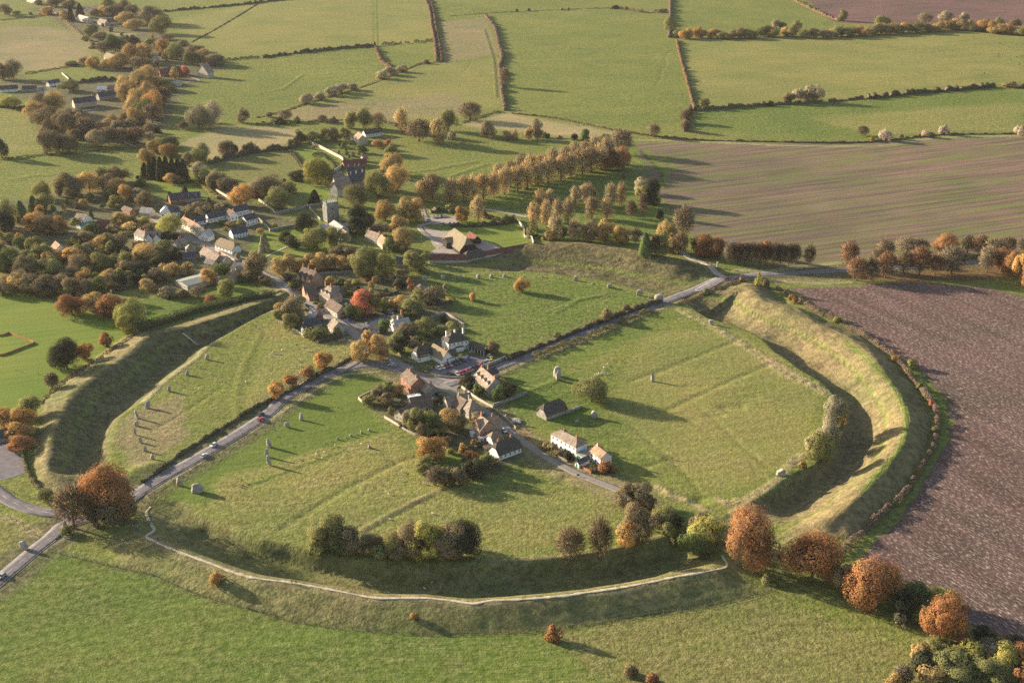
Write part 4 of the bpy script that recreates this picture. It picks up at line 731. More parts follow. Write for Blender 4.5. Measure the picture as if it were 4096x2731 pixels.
trees('B', 'along the diagonal field ditch', '470,870,965,120,rP; 590,850,930,100,rP; 700,800,890,110,rP; 790,780,870,140,rP; 880,775,840,100,rP; 1160,650,730,100,rP; 1240,620,700,120,rP; 1340,600,670,110,rP; 1570,550,590,70,uB; 2280,620,800,90,bP')
trees('C', 'along the ditch behind the long avenue', '25,1190,1290,60,uG; 150,1160,1290,70,rG; 230,1090,1290,110,rB; 295,1215,1270,50,uN; 330,1225,1270,40,uN; 440,1245,1275,50,uB; 575,1230,1290,60,uD; 675,1190,1300,100,rN')
trees('C', 'on the boundaries of the far fields', '1300,1140,1260,100,bP; 1600,1010,1130,100,bB; 1595,1110,1210,80,bB; 1760,900,1000,100,uL; 1455,150,300,100,rL; 1515,270,350,60,rL; 940,50,85,70,uD; 1045,60,95,40,uB; 1190,85,115,40,uB; 1380,80,115,80,uB; 45,80,112,30,uB; 155,75,108,30,uB; 460,70,98,30,uB; 520,70,98,20,uB')
trees('E', 'on the far field hedge', '190,860,960,100,rB; 280,800,945,100,rP; 370,775,940,90,rP; 440,780,945,110,rP; 25,925,980,60,uD; 2225,755,810,130,uB; 2340,760,810,60,uB; 690,80,200,80,rL')
trees('E', 'along the chalky field track', '870,1160,1250,90,bB; 960,1260,1305,45,uO; 1080,1190,1300,110,uW; 1225,1230,1285,50,uB; 1390,1225,1255,30,uR; 1450,1200,1265,80,uW; 1490,1215,1265,60,uB; 1610,1145,1240,90,uW; 2320,1150,1245,100,uW')
trees('E', 'rising from the long golden shrub belt', '255,185,320,90,rB; 75,180,270,90,rP; 130,200,270,60,rN; 1050,140,270,130,rL; 1440,120,220,110,bP; 1640,100,220,110,rP; 1800,110,220,80,rP; 2120,155,290,80,rL; 2260,170,300,90,bB')
bl = [(2735,155),(2900,158),(3072,150),(3300,152),(3420,148),(3560,138),(3700,130),(3850,122),(3980,135),(4096,145)]
for i in range(56):
    t = i/55*(len(bl)-1); k = min(int(t), len(bl)-2); f = t-k; sx = bl[k][0]*(1-f)+bl[k+1][0]*f+RNG.uniform(-6, 6); sy = bl[k][1]*(1-f)+bl[k+1][1]*f+RNG.uniform(-5, 4)
    trees('Z', 'in the long golden shrub belt', '%f,%f,%f,%f,r%s' % (sx/CROP['Z'][2], (sy-RNG.uniform(32, 50))/CROP['Z'][2], sy/CROP['Z'][2], RNG.uniform(20, 30), RNG.choice('GGOOBLLLB')), 'trees of the long golden shrub belt')
trees('J', 'along the road to the far right', '20,610,790,110,rR; 100,640,800,110,rR; 480,655,790,60,rR; 1770,620,780,180,rR; 790,685,840,70,bB; 1080,660,850,110,bR; 1135,780,950,120,bR; 1235,780,940,100,bB; 1345,740,930,120,bR; 1475,730,900,110,bB; 1590,700,910,130,bR; 1340,650,800,110,bP; 1500,640,760,150,bP; 1600,650,760,100,bP; 1820,700,900,170,bP; 1290,720,800,80,bP; 1700,760,900,110,bR; 1940,620,750,80,bB; 2030,620,770,110,bR; 2130,640,800,130,bP; 2230,630,760,90,bB; 2080,700,890,110,bP; 2340,640,740,80,bB; 2180,720,900,150,rR; 2260,730,940,150,rR; 2330,740,980,120,rO; 2390,800,1020,120,rR')
trees('J', 'right of the gate pillars', '215,670,830,75,bB; 270,670,832,75,bR; 320,668,835,75,bB; 370,668,835,75,bB; 430,672,840,75,bR; 475,672,835,70,bR; 535,670,840,75,bB; 580,675,840,70,bB; 640,675,840,80,bB; 685,680,835,70,bB', 'thin bare trees in the roadside row')
trees('J', 'on the bank by the north entrance', '420,890,990,60,uY; 480,930,1000,50,uB; 300,925,960,30,uO; 40,1010,1055,60,uN; 665,1050,1090,50,uR; 690,1070,1115,40,uR; 1000,1210,1260,60,uY')
trees('O', 'on the ditch edge inside the eastern bank', '720,620,900,180,rP; 780,660,860,110,rG; 680,840,1000,170,rP; 590,930,1180,210,rL; 530,960,1140,110,rP; 630,1060,1200,140,rL; 450,1175,1235,70,uG'); trees('O', 'outside the eastern bank', '1385,295,380,90,uL; 1345,360,430,60,uY; 1560,650,710,50,uE; 1590,870,940,60,uL; 1245,260,320,60,uO; 1460,490,560,60,uL; 1510,580,640,60,uL')
trees('N', 'in the eastern field', '660,770,945,210,rL')

def infill(zone, c, s, n, kinds, hr, g=None):
    poly = [px(c, *map(float, q.split(','))) for q in s.split()]; k = 0; tries = 0
    x0, x1 = min(p[0] for p in poly), max(p[0] for p in poly); y0, y1 = min(p[1] for p in poly), max(p[1] for p in poly)
    while k < n and tries < 4000:
        tries += 1; x, y = RNG.uniform(x0, x1), RNG.uniform(y0, y1); ins = False
        for a in range(len(poly)):
            (ax, ay), (bx, by) = poly[a], poly[(a+1) % len(poly)]
            if (ay > y) != (by > y) and x < (bx-ax)*(y-ay)/(by-ay)+ax: ins = not ins
        if not ins: continue
        p = P(x, y)
        if any((q['o'].location.x-p.x)**2+(q['o'].location.y-p.y)**2 < 30 for q in PLANTS): continue
        h = RNG.uniform(*hr); plant(p.x, p.y, h, h*RNG.uniform(.8, 1.15), RNG.choice(kinds), zone, g); k += 1
infill('in the wood left of the high street', 'F', '-40,980 300,1090 560,1120 600,1290 780,1290 1080,1200 1500,1180 1560,1330 1900,1180 2050,1400 1900,1560 1400,1640 -60,1640', 46, ['rL','rB','rG','rN','rL','uL','rB','rO'], (5, 10))
infill('beyond the western end of the village', 'F', '60,760 330,740 720,560 1200,500 1400,640 1250,760 900,720 640,900 100,930', 22, ['rL','rB','rN','uL','rG','uB'], (3.5, 8))
infill('beside the far stone house', 'A', '1100,760 1450,620 1500,900 1500,1150 1300,1330 900,1330 820,1180 1100,1120', 20, ['rG','rB','rB','rO','rL'], (7, 12))
infill('in the far village', 'A', '860,250 1250,210 1400,330 1700,480 1900,520 1700,620 1250,640 950,560 980,430', 26, ['rL','rB','rG','uB','rO','rN'], (4, 9))
infill('left of the far stone house', 'A', '300,1000 560,1050 800,1080 780,1240 640,1400 420,1400 330,1150', 14, ['rB','rB','rG','rL'], (7, 12))
infill('in the gardens beyond the high street', 'L', '900,390 1600,300 2000,480 2000,700 1650,760 1380,700 1100,520 820,480', 18, ['uL','rL','uG','uN','rG','uB'], (2, 6))
infill('around the manor gardens', 'H', '250,240 420,300 900,230 1230,300 1250,420 900,420 560,300', 10, ['uN','uB','rL','uD'], (2.5, 6))
infill('in the thicket at the lower corner', 'X', '900,780 1150,720 1344,760 1344,893 850,893', 12, ['rL','rY','uL','rG','rB'], (4, 8))
infill('behind the white thatched pub', 'L', '1480,900 1640,880 1850,1000 2000,1040 1780,1160 1560,1160', 5, ['rL','rN','uD'], (5, 8))
# ---------------------------------------------------------------- hedges
def scatter_hedge(name, L, w_, h_, col, label, gaps=0.0, lump=.35, leaf=.5, trimmed=False, cat='hedge', dens=1.0):
    C = resample(L, 1.0); x0, y0 = C[0]; V = []; F = []; rs = NR; r = link(name, None, None, (x0, y0, hz(x0, y0))); base = hz(x0, y0); thing(r, label, cat)
    pc = []; nn = []; core = MB(); prev = None
    for i in range(len(C)-1):
        p = C[i]; d = (C[i+1]-p); ln = d.length
        if ln < 1e-6: continue
        d = d/ln; n = Vector((-d.y, d.x)); lh = h_*(1+lump*(vnoise(np.array(p.x/3.5), np.array(p.y/3.5), 77)*2-1)*1.3); lh = max(float(lh), .3)
        if gaps and float(vnoise(np.array(p.x/6), np.array(p.y/6), 78)) < gaps: prev = None; continue
        z = hz(p.x, p.y)-base; ww = w_*(1 if trimmed else (.7+.6*float(vnoise(np.array(p.x/4), np.array(p.y/4), 79))))
        k = max(2, int(ln*(ww+2*lh)/(leaf*leaf)*1.15*dens)); a = rs.uniform(0, 1, k); tt = rs.uniform(-1, 1, k)
        if trimmed:
            side = rs.uniform(0, 1, k); sx = np.where(side < .4, -1, np.where(side < .8, 1, tt)); zz = np.where(side < .8, rs.uniform(.05, 1, k), 1.0); ny = np.where(side < .8, sx, 0); nz = np.where(side < .8, .15, 1)
        else:
            an = rs.uniform(0, pi, k); q = rs.uniform(.8, 1.05, k); sx = np.cos(an)*q; zz = np.clip(np.sin(an)*q, .03, 1.1)**.75; ny = np.cos(an); nz = np.sin(an)
        X = p.x-x0+d.x*a*ln+n.x*sx*ww/2; Y = p.y-y0+d.y*a*ln+n.y*sx*ww/2; pc.append(np.stack([X, Y, z+zz*lh], 1)); nn.append(np.stack([n.x*ny, n.y*ny, nz], 1)+rs.normal(size=(k, 3))*.35)
        ring = [(p.x-x0+n.x*s*ww*.36, p.y-y0+n.y*s*ww*.36, z+q*lh) for s, q in ((-1,-.1),(-1,.7),(0,.85),(1,.7),(1,-.1))]
        ring = [Vector(v) for v in ring]
        if prev is not None: core.prism(prev, ring)
        prev = ring
    if not pc: return None
    v, f = quads(np.concatenate(pc), np.concatenate(nn), leaf, 1, rs); k = len(f)
    link('foliage', mesh_np('foliage', v, f, ['leaf'], False, None, rs.uniform(.1, 1, k)), r, color=col)
    if core.f and not gaps: link('opaque_core', core.mesh('opaque_core', ['bark']), r)  # solid core added inside the foliage to block light
    return r
HC = dict(dark=(.085,.085,.04), brown=(.22,.14,.09), mauve=(.25,.18,.14), olive=(.17,.16,.065), green=(.10,.135,.04), tawny=(.38,.27,.14), yellow=(.36,.33,.07), rust=(.28,.17,.095), grey=(.30,.25,.19))
HEDGES = [ # width, height, colour, trimmed, gaps, label, line
 (3,3,'dark',0,0,'long dark hedge across the far middle pasture','B:60,535 200,515 400,490 600,468 800,448 1030,432 1090,422'),
 (3,2.6,'dark',0,.34,'dotted row of dark shrubs right of the narrow field strip','B:1150,418 1300,405 1500,390 1630,375'),
 (3,3.4,'dark',0,0,'dark hedge at the top edge beside the far village','A:1500,112 1700,92 2000,68 2352,32 B:180,8 400,-10'),
 (1.0,.8,'dark',0,0,'thin dark fence-like hedge running diagonally up the far pasture','A:1760,390 2000,260 2352,48 B:100,-20'),
 (2.5,2.2,'dark',0,.25,'short dark hedge joining the far village to the pasture','A:2060,560 2200,545 2352,533 B:60,538'),
 (3,3.4,'mauve',0,0,'left of two parallel brown hedges at the top centre','B:1540,-20 1580,60 1600,130 1620,280 1640,380 1650,480 1662,570'),
 (3,3.0,'brown',0,0,'right of two parallel brown hedges at the top centre','B:1605,0 1632,120 1660,280 1685,400 1710,575'),
 (3.4,3.2,'brown',0,0,'short brown hedge hanging below the dark pasture hedge','B:1090,420 1130,520 1170,590 1250,622'),
 (2,.9,'brown',0,.2,'low dark growth along the diagonal ditch','B:0,1086 250,1028 500,940 930,816 1200,726 1400,636 1520,584 1700,574'),
 (4,3.6,'mauve',0,0,'tall brown hedge on the right edge of the tan pasture','B:2110,150 2190,260 2235,430 2262,545 2240,620 2252,780 2270,900 2290,1020'),
 (1.4,.9,'brown',0,.2,'thin hedge line along the top of the middle pasture','B:1780,150 1900,143 2100,125 2352,112 C:200,102 480,92 900,76'),
 (3,3,'brown',0,.1,'bushy hedge at the top right of the middle pasture','C:910,82 1000,82 1100,102 1250,122 1430,108'),
 (4,4,'mauve',0,0,'tall brownish hedge running off the top edge','C:1455,-20 1455,100 1450,200 1445,350'),
 (3,3,'rust',0,0,'rust-tipped hedge descending between the two big far pastures','C:1510,375 1540,500 1580,650 1620,800 1660,950 1685,1022'),
 (3.4,4,'mauve',0,0,'short brown hedge above the striped field corner','C:1640,1000 1600,1080 1592,1150 1588,1215'),
 (4,3,'olive',0,0,'olive hedge left of the pale tree group in the far field','C:1700,1022 1850,1004 2100,988 2352,968 E:200,958 500,940'),
 (3.5,2.8,'brown',0,0,'low hedge piece between the pale trees and the long dark hedge','E:550,938 700,925 875,905'),
 (4.5,4,'dark',0,0,'long dark hedge in the far right pasture','E:915,912 1250,875 1500,850 1850,822 2080,800'),
 (3.4,3.4,'rust',0,0,'diagonal brown hedge at the edge of the top right ploughed field','E:180,-20 330,55 500,135 650,195'),
 (2.2,1.3,'brown',0,0,'low brown hedge beside the pale field track','C:0,1045 400,1090 900,1190 1100,1226 1400,1265 1700,1290 2352,1305 E:500,1315 900,1310 1150,1288 1300,1268 1500,1248 1700,1238 2352,1232'),
 (1.6,1.2,'brown',0,.1,'low hedge between two small far left fields','A:0,190 400,148 500,140'), (2,1.6,'olive',0,.1,'thin hedge below the large tan field at far left','A:230,682 450,645 600,622 720,600'),
 (3.5,3.2,'dark',0,0,'dark hedge along the lane above the far stone house','A:700,768 900,745 1090,732'), (5,4,'dark',0,0,'wide dark hedge under the yellow-green tree at far left','A:-20,985 150,1000 290,1010'),
 (2,1.2,'olive',0,.15,'low growth beside the stream line at far left','A:0,1474 400,1424 700,1400 1300,1362'), (4,4,'dark',0,0,'tall dark hedge along the top of the manor garden','G:700,165 1000,85 1300,25 1640,-12 H:290,232'),
 (3,1.6,'tawny',0,.15,'straw coloured hedge on the far village lane','A:530,130 700,280 830,395 940,485'), (2.5,2.2,'rust',0,0,'orange-brown clipped hedge in the far village','A:560,95 620,150 640,175'),
 (3,2,'dark',0,.2,'low dark hedge beyond the orchard rows','B:0,1142 150,1140 550,1122 820,1105'), (3,2,'dark',0,0,'short dark hedge beyond the white-walled house','B:1170,1122 1290,1165'),
 (2,1.2,'brown',0,.2,'thin brown hedge right of the spire-topped golden trees','B:1830,1150 2050,1082 2200,1035 2290,1042'), (2.5,2,'dark',1,0,'clipped hedge running down the manor lawn','G:1640,20 1735,115 1790,210'),
 (2.2,1.6,'dark',0,.2,'curved topiary hedge inside the pale garden wall','H:440,375 540,330 620,400 700,470 720,540'), (3.4,2.2,'yellow',1,0,'bright yellow-green clipped hedge beside the village lane','G:440,330 620,430 740,540 810,578'),
 (5,3.2,'green',0,0,'green hedge behind the barn car park','H:1820,1030 1950,1015 2130,1045'), (4,3.4,'dark',0,0,'dark green hedge right of the barn car park','I:275,575 450,610 555,600'), (3,2.2,'dark',0,0,'dark hedge between barn car park and barn green','I:0,655 200,655 460,635 570,615'),
 (4.5,4,'green',1,0,'tall clipped dark green hedge along the western bank','K:1175,478 1350,428 1700,312 2100,222 2352,180'), (2,1.2,'brown',0,.2,'low scrub line between cricket field and bank','K:1170,500 940,650 640,842 450,990 330,1120'),
 (3,2.5,'dark',0,0,'dark hedge behind the small round trees by the hall','K:950,155 1220,82'), (2.4,1.8,'dark',0,0,'dark hedge along the far side of the north road','M:1580,556 1850,440 2352,240 N:720,345 900,282 1060,226 1170,196'),
 (3.4,2.3,'olive',0,.08,'shrubby hedge on the near side of the north road','N:240,598 420,530 560,480 700,430 850,365 1000,300 1100,262'), (2.5,1.4,'brown',0,.1,'dark scrub beside the road at the north entrance','N:1290,212 1400,172 1560,100 J:130,1008 300,955 360,962'),
 (2,1.3,'dark',0,0,'dark roadside hedge on the far side of the south road','L:1080,1250 950,1325 830,1392 700,1445 520,1560 Q:2180,175 2000,290 1600,535 1350,720 1200,825'),
 (3,2.6,'mauve',0,.08,'long mauve-brown hedge outside the eastern bank','J:560,1008 700,1080 850,1180 1000,1250 1200,1358 O:1000,110 1150,210 1290,330 1350,430 1430,510 1500,600 1560,680 1600,760 1600,900 1575,1050 1500,1180 1420,1320 1330,1450 1240,1550 X:700,30 650,80 590,130 530,190 480,232 430,290'),
 (2,1.6,'olive',0,0,'dark hedge between the left car park and the bank','Q:190,555 215,650 250,745 300,820 350,890'), (2,1.6,'yellow',1,0,'golden hedge beside the thin bare poplar','L:2120,530 2180,575 2235,622'), (2.2,2,'dark',0,0,'dark hedge below the thin bare poplar','L:2030,632 2230,630'),
 (3,2.2,'dark',0,0,'dark clipped hedge below the small cottages by the high street','L:650,1092 780,1062 920,1020'), (2.5,1.8,'dark',0,0,'dark garden hedge behind the red-leaved tree','L:850,408 950,398 1070,400'), (2.5,1.6,'dark',0,0,'garden hedge above the pale green trees','L:1430,532 1620,500'),
 (3,2.4,'dark',0,0,'dark garden hedge below the white conservatory house','S:1210,960 1300,900 1400,860 1480,850'), (2.4,1.6,'olive',0,.1,'garden hedge in front of the white terrace','T:400,445 470,500 520,525'),
 (2.4,1.4,'rust',0,0,'brownish hedge of the white cottage garden','T:840,660 900,640'), (2,1.5,'dark',0,0,'roadside hedge beside the pub parking wall','M:1540,560 1640,520 1760,480'),
]
for w_, h_, c, tr, gp, lab, s in HEDGES:
    L = line(s); far_ = L[0].y > 900
    scatter_hedge('hedge', L, w_, h_, HC[c], lab, gp, .15 if tr else .6, .62 if far_ else .5, bool(tr))

# ---------------------------------------------------------------- labels for the plants
ORD = ['', 'second', 'third', 'fourth', 'fifth', 'sixth', 'seventh', 'eighth', 'ninth', 'tenth', 'eleventh', 'twelfth', 'thirteenth', 'fourteenth', 'fifteenth', 'sixteenth', 'seventeenth', 'eighteenth', 'nineteenth', 'twentieth']
def label_set(items, noun_of, zone_of):
    """labels by look and place; those still alike are told apart by their order from the left"""
    b = {}
    for it in items: b.setdefault((noun_of(it), zone_of(it)), []).append(it)
    for (n, z), L in b.items():
        L.sort(key=lambda q: q['sx'])
        for i, it in enumerate(L):
            if len(L) == 1: it['o']['label'] = f'{n} {z}'
            elif i == 0: it['o']['label'] = f'leftmost {n} {z}'
            elif i == len(L)-1: it['o']['label'] = f'rightmost {n} {z}'
            elif i < 20: it['o']['label'] = f'{n} {z}, {ORD[i]} from left'
            else: it['o']['label'] = f'{n} {z}, {ORD[len(L)-1-i]} from right'
def pnoun(it):
    w = it['w']; t = it['ty']; s = 'large ' if (w > 15 and t[0] != 'u') else ('small ' if (t[0] == 'r' and w < 6) else '')
    return s+CW[t[1]]+' '+SW[t[0]][1]
label_set(PLANTS, pnoun, lambda it: it['zone'])
for it in PLANTS: it['o']['group'] = it['g'] or ('trees and bushes '+it['zone'])

# ---------------------------------------------------------------- buildings
class Bld:
    def __init__(s, name, label, c, x, y, cat='house', group=None):
        p = Pc(c, x, y); s.z = p.z; s.r = root(name, p, label, cat, group); s.o = p; s.c = c
    def part(s, name, mb, mats, smooth=False, parent=None): return link(name, mb.mesh(name, mats, smooth), parent or s.r)
    def wing(s, a, b, dep, eave, roof='gable', pitch=.85, wall='white', tile='tileb', ridge='l', th=.25, ov=.35, win=(0,0), ch=(), chm='pot', end=0, c=None, door=None, z=None, lift=0, chh=1.5, dorm=0, frame='frame', chw=.9):
        c = c or s.c; A = Pc(c, *a); B = Pc(c, *b); z0 = min(A.z, B.z, s.z)-.1 if z is None else z
        L = (B-A).to_2d().length; d = (B-A).to_2d().normalized(); ang = atan2(d.y, d.x)
        T = Matrix.Translation((A.x-s.o.x, A.y-s.o.y, z0-s.o.z+lift)) @ Matrix.Rotation(ang, 4, 'Z'); s.T = T; s.L = L; s.D = dep; s.E = eave
        along = (ridge == 'l'); span = dep if along else L; run = L if along else dep
        rh = span/2*pitch if roof != 'flat' else .4; s.rh = rh
        def U(u, v, w): return T @ Vector((u, v, w) if along else (v, u, w))     # u along ridge, v across
        w = MB(); 
        if roof in ('gable', 'half'):
            k = .55 if roof == 'half' else 1
            ring = lambda u: [U(u,0,-.8), U(u,span,-.8), U(u,span,eave)]+([U(u,span/2,eave+rh-.02)] if k == 1 else [U(u,span*(1-k/2),eave+rh*k-.02), U(u,span*k/2,eave+rh*k-.02)])+[U(u,0,eave)]
            w.prism(ring(0), ring(run))
        else:
            w.prism([U(0,0,-.8),U(0,span,-.8),U(0,span,eave),U(0,0,eave)], [U(run,0,-.8),U(run,span,-.8),U(run,span,eave),U(run,0,eave)])
        s.part('wall', w, [wall]); r = MB(); o_ = ov; hz_ = -o_*rh*2/span if roof != 'flat' else 0
        e = eave
        if roof == 'gable':
            f = lambda u: [U(u,-o_,e+hz_), U(u,span/2,e+rh), U(u,span+o_,e+hz_), U(u,span+o_,e+hz_+th), U(u,span/2,e+rh+th*1.15), U(u,-o_,e+hz_+th)]
            n = 6; rings = [f(-o_+(run+2*o_)*i/n) for i in range(n+1)]
            for i in range(1, n):
                for j in (4,): rings[i][j] = rings[i][j]+Vector((0,0,RNG.uniform(-.06,.02)))
            for i in range(n): r.prism(rings[i], rings[i+1])
        elif roof in ('hip', 'half'):
            q = (span/2*.9 if roof == 'hip' else span*.24); lo = rh*.0 if roof == 'hip' else rh*.5
            if roof == 'hip':
                b0 = [U(-o_,-o_,e+hz_), U(run+o_,-o_,e+hz_), U(run+o_,span+o_,e+hz_), U(-o_,span+o_,e+hz_)]; q = min(q, run/2-.2)
                t0 = [v+Vector((0,0,th)) for v in b0]; R0, R1 = U(q,span/2,e+rh+th), U(run-q,span/2,e+rh+th)
                r.add(b0+t0+[R0,R1], [(3,2,1,0),(0,1,5,4),(1,2,6,5),(2,3,7,6),(3,0,4,7),(4,5,9,8),(6,7,8,9),(5,6,9),(7,4,8)])
            else:
                v0 = span*.25
                def cs(u, top):  # roof section
                    return [U(u,-o_,e+hz_), U(u,-o_,e+hz_+th), U(u,v0,e+rh*.5+th), U(u,span-v0,e+rh*.5+th), U(u,span+o_,e+hz_+th), U(u,span+o_,e+hz_)]
                a0, a1 = cs(-o_, 0), cs(run+o_, 0); R0, R1 = U(q,span/2,e+rh+th), U(run-q,span/2,e+rh+th); m0, m1 = U(-o_,span/2,e+rh*.5), U(run+o_,span/2,e+rh*.5)
                i0 = [U(-o_,span-v0,e+rh*.5), U(-o_,v0,e+rh*.5)]; i1 = [U(run+o_,span-v0,e+rh*.5), U(run+o_,v0,e+rh*.5)]
                V = a0+a1+[R0,R1]+i0+i1
                r.add(V, [(0,1,2,15),(15,2,3,14),(14,3,4,5),(6,17,8,7),(17,16,9,8),(16,11,10,9),(0,6,7,1),(5,4,10,11),(1,7,8,2),(4,3,9,10),(2,8,13,12),(3,12,13,9),(2,12,3),(8,9,13),(0,15,17,6),(5,11,16,14),(15,14,16,17)])
        else:
            r.prism([U(-.15,-.15,e),U(-.15,span+.15,e),U(-.15,span+.15,e+.35),U(-.15,-.15,e+.35)], [U(run+.15,-.15,e),U(run+.15,span+.15,e),U(run+.15,span+.15,e+.35),U(run+.15,-.15,e+.35)])
        rf = s.part('roof', r, [tile])
        for t in ch:
            m = MB(); cx = run*t; tz = e+rh*(1 if roof != 'flat' else 1)
            v = span/2; w2 = chw/2
            def box(x0,y0,zz0,x1,y1,zz1,mi):
                V = [U(x,y,zz) for zz in (zz0,zz1) for x,y in ((x0,y0),(x1,y0),(x1,y1),(x0,y1))]; m.add(V, [(3,2,1,0),(4,5,6,7),(0,1,5,4),(1,2,6,5),(2,3,7,6),(3,0,4,7)], mi)
            box(cx-w2, v-w2*.8, tz-1.2, cx+w2, v+w2*.8, tz+chh, 0); box(cx-w2-.08, v-w2*.8-.08, tz+chh-.2, cx+w2+.08, v+w2*.8+.08, tz+chh-.02, 0)
            for k in (-.22, .22): box(cx+k-.12, v-.12, tz+chh-.02, cx+k+.12, v+.12, tz+chh+.45, 1)
            s.part('chimney', m, [chm, 'pot'])
        nx, ny = win; ww, wh = 1.0, 1.25
        for j in range(ny):
            for i in range(nx):
                x = L*(i+.5)/nx; zc = eave*((j+.5)/ny)+.1
                if door is not None and j == 0 and i == door: s.door(x, T, mat='door'); continue
                s.window(x, -.04, zc, T, 0, ww, wh, frame)
        for i in range(end):   # windows in the right-hand end wall
            zc = eave*.33+(0 if i < 2 else eave*.45); s.window(L+.04, dep*(.3+.4*(i % 2)), zc, T, pi/2, ww, wh, frame)
        for i in range(dorm):
            m = MB(); x = L*(i+.5)/dorm; y0 = span*.10; zb = e+y0*2*rh/span; hh = 1.25
            yb = min(span/2, (hh+.9+zb-e)*span/(2*rh)); w2 = .75
            P0 = [T @ Vector(v) for v in ((x-w2,y0,zb-.2),(x+w2,y0,zb-.2),(x+w2,y0,zb+hh),(x,y0,zb+hh+.7),(x-w2,y0,zb+hh))]; P1 = [T @ Vector(v) for v in ((x-w2,yb,zb),(x+w2,yb,zb),(x+w2,yb,zb+hh),(x,yb,zb+hh+.7),(x-w2,yb,zb+hh))]
            m.prism(P0, P1, 0)
            for sg in (-1, 1):
                a = [(x,y0-.15,zb+hh+.72),(x+sg*(w2+.2),y0-.15,zb+hh-.12),(x+sg*(w2+.2),y0-.15,zb+hh+.05),(x,y0-.15,zb+hh+.9)]; b2 = [(p[0],yb,p[2]) for p in a]
                m.prism([T @ Vector(v) for v in a], [T @ Vector(v) for v in b2], 1)
            dm = s.part('dormer', m, [wall, tile], parent=rf)
        return s
    def window(s, x, y, zc, T, rz, w, h, frame='frame'):
        g = 'win%s' % frame
        if g not in WIN:
            m = MB(); f = .09
            for a in ((-.5,-.5,.5,-.5+f),(-.5,.5-f,.5,.5),(-.5,-.5+f,-.5+f,.5-f),(.5-f,-.5+f,.5,.5-f),(-.03,-.5+f,.03,.5-f),(-.5+f,-.03,-.03,.03),(.03,-.03,.5-f,.03)): m.box(a[0],-.05,a[1],a[2],.02,a[3])
            n = MB(); n.box(-.42,-.015,-.42,.42,.015,.42); WIN[g] = (m.mesh('window', [frame]), n.mesh('pane', ['glass']))
        o = link('window', WIN[g][0], s.r); o.matrix_local = T @ Matrix.Translation((x, y, zc)) @ Matrix.Rotation(rz, 4, 'Z') @ Matrix.Diagonal((w, 1, h, 1)); link('pane', WIN[g][1], o)
    def door(s, x, T, mat='door', w=.95, h=2.0):
        m = MB(); m.box(x-w/2, -.07, 0, x+w/2, .02, h, 0, T); m.box(x-w/2-.1, -.05, 0, x-w/2-.002, .02, h+.1, 1, T); m.box(x+w/2+.002, -.05, 0, x+w/2+.1, .02, h+.1, 1, T); s.part('door', m, [mat, 'frame'])
    def box(s, name, x0, y0, z0, x1, y1, z1, mat): m = MB(); m.box(x0, y0, z0, x1, y1, z1, 0, s.T); return s.part(name, m, [mat])
WIN = {}
# the inn
b = Bld('inn', 'white inn with dark thatched roofs, timbered wing and cars around it', 'M', 860, 470, 'inn')
b.wing((865,470),(1098,425),9,5.6,'hip',.75,'white','thatchd',th=.45,win=(5,2),ch=(.08,.5,.92),chm='white',end=3,chh=2.0)
b.box('porch', 4.2, -1.6, 0, 8.4, -.05, 2.6, 'white'); b.box('porch_roof', 4.0, -1.8, 2.62, 8.6, -.02, 2.8, 'thatchd')
b.wing((515,592),(700,545),8,3.2,'half',.95,'white','thatchd',th=.5,win=(6,1),ch=(.55,),end=0)
m = MB(); T_ = b.T; L_ = b.L
for i in range(15): m.box(L_*i/14-.07, -.03, 1.6, L_*i/14+.07, -.005, 3.15, 0, T_)
m.box(0, -.05, 1.45, L_, -.008, 1.6, 0, T_); b.part('timber_frame', m, ['timber'])
b.wing((450,545),(515,592),7,4.4,'half',1.1,'white','thatchd',ridge='d',th=.5,win=(2,2))
b.wing((790,617),(915,580),13,3.1,'gable',1.15,'white','thatcht',ridge='d',th=.4,win=(1,2),ch=(.15,))
b.wing((875,590),(975,562),7,2.8,'gable',.8,'white','thatchd',th=.3,win=(2,1))
b.wing((1108,440),(1285,505),5,2.6,'gable',.8,'timber','thatchd',th=.35)
m = MB()
for i in range(6): m.box(b.L*i/5-.13, -.45, 0, b.L*i/5+.13, -.2, 2.5, 0, b.T)
b.part('stable_post', m, ['frame'])
# chapel, brick houses and the cluster south of the crossroads
b = Bld('chapel', 'pale stone chapel with four dark dormers behind clipped evergreens', 'M', 1165, 860, 'chapel'); b.wing((1160,845),(1322,985),9,4.6,'gable',1.0,'cream','tilet',win=(5,1),ch=(.05,.97),dorm=4,end=2,chh=1.2)
b.wing((1330,800),(1450,760),5,3,'gable',.8,'cream','slate',ch=(.3,),chh=2.6)
b = Bld('brick_house', 'orange-brick house with brown hipped roof at the crossroads', 'M', 310, 870); b.wing((305,860),(425,985),8,5.8,'gable',.75,'brick','tileb',win=(3,2),ch=(.25,.85),door=1); b.wing((425,985),(480,1000),5,3.4,'gable',.9,'brick','tileb',ridge='d',win=(1,1))
b = Bld('stone_cottage', 'grey stone cottage with long lichened roof beside the orange-brick house', 'M', 480, 960); b.wing((470,935),(600,1005),7,3.4,'gable',1.0,'grey','tilet',win=(3,1),ch=(.95,),end=2,chm='grey')
b = Bld('cottage', 'low stone cottage with slate roof and white glazed lean-to', 'S', 655, 520); b.wing((655,520),(865,482),8,2.9,'gable',.85,'stone','tileb',win=(5,1),end=2); b.wing((620,420),(750,400),4,2.4,'flat',0,'frame','white',win=(3,1))
b = Bld('gabled_cottage', 'stone cottage with pale arched gable and long reddish roof', 'S', 465, 590); b.wing((465,590),(548,622),17,3.2,'gable',1.0,'cream','tileb',ridge='d',win=(2,1))
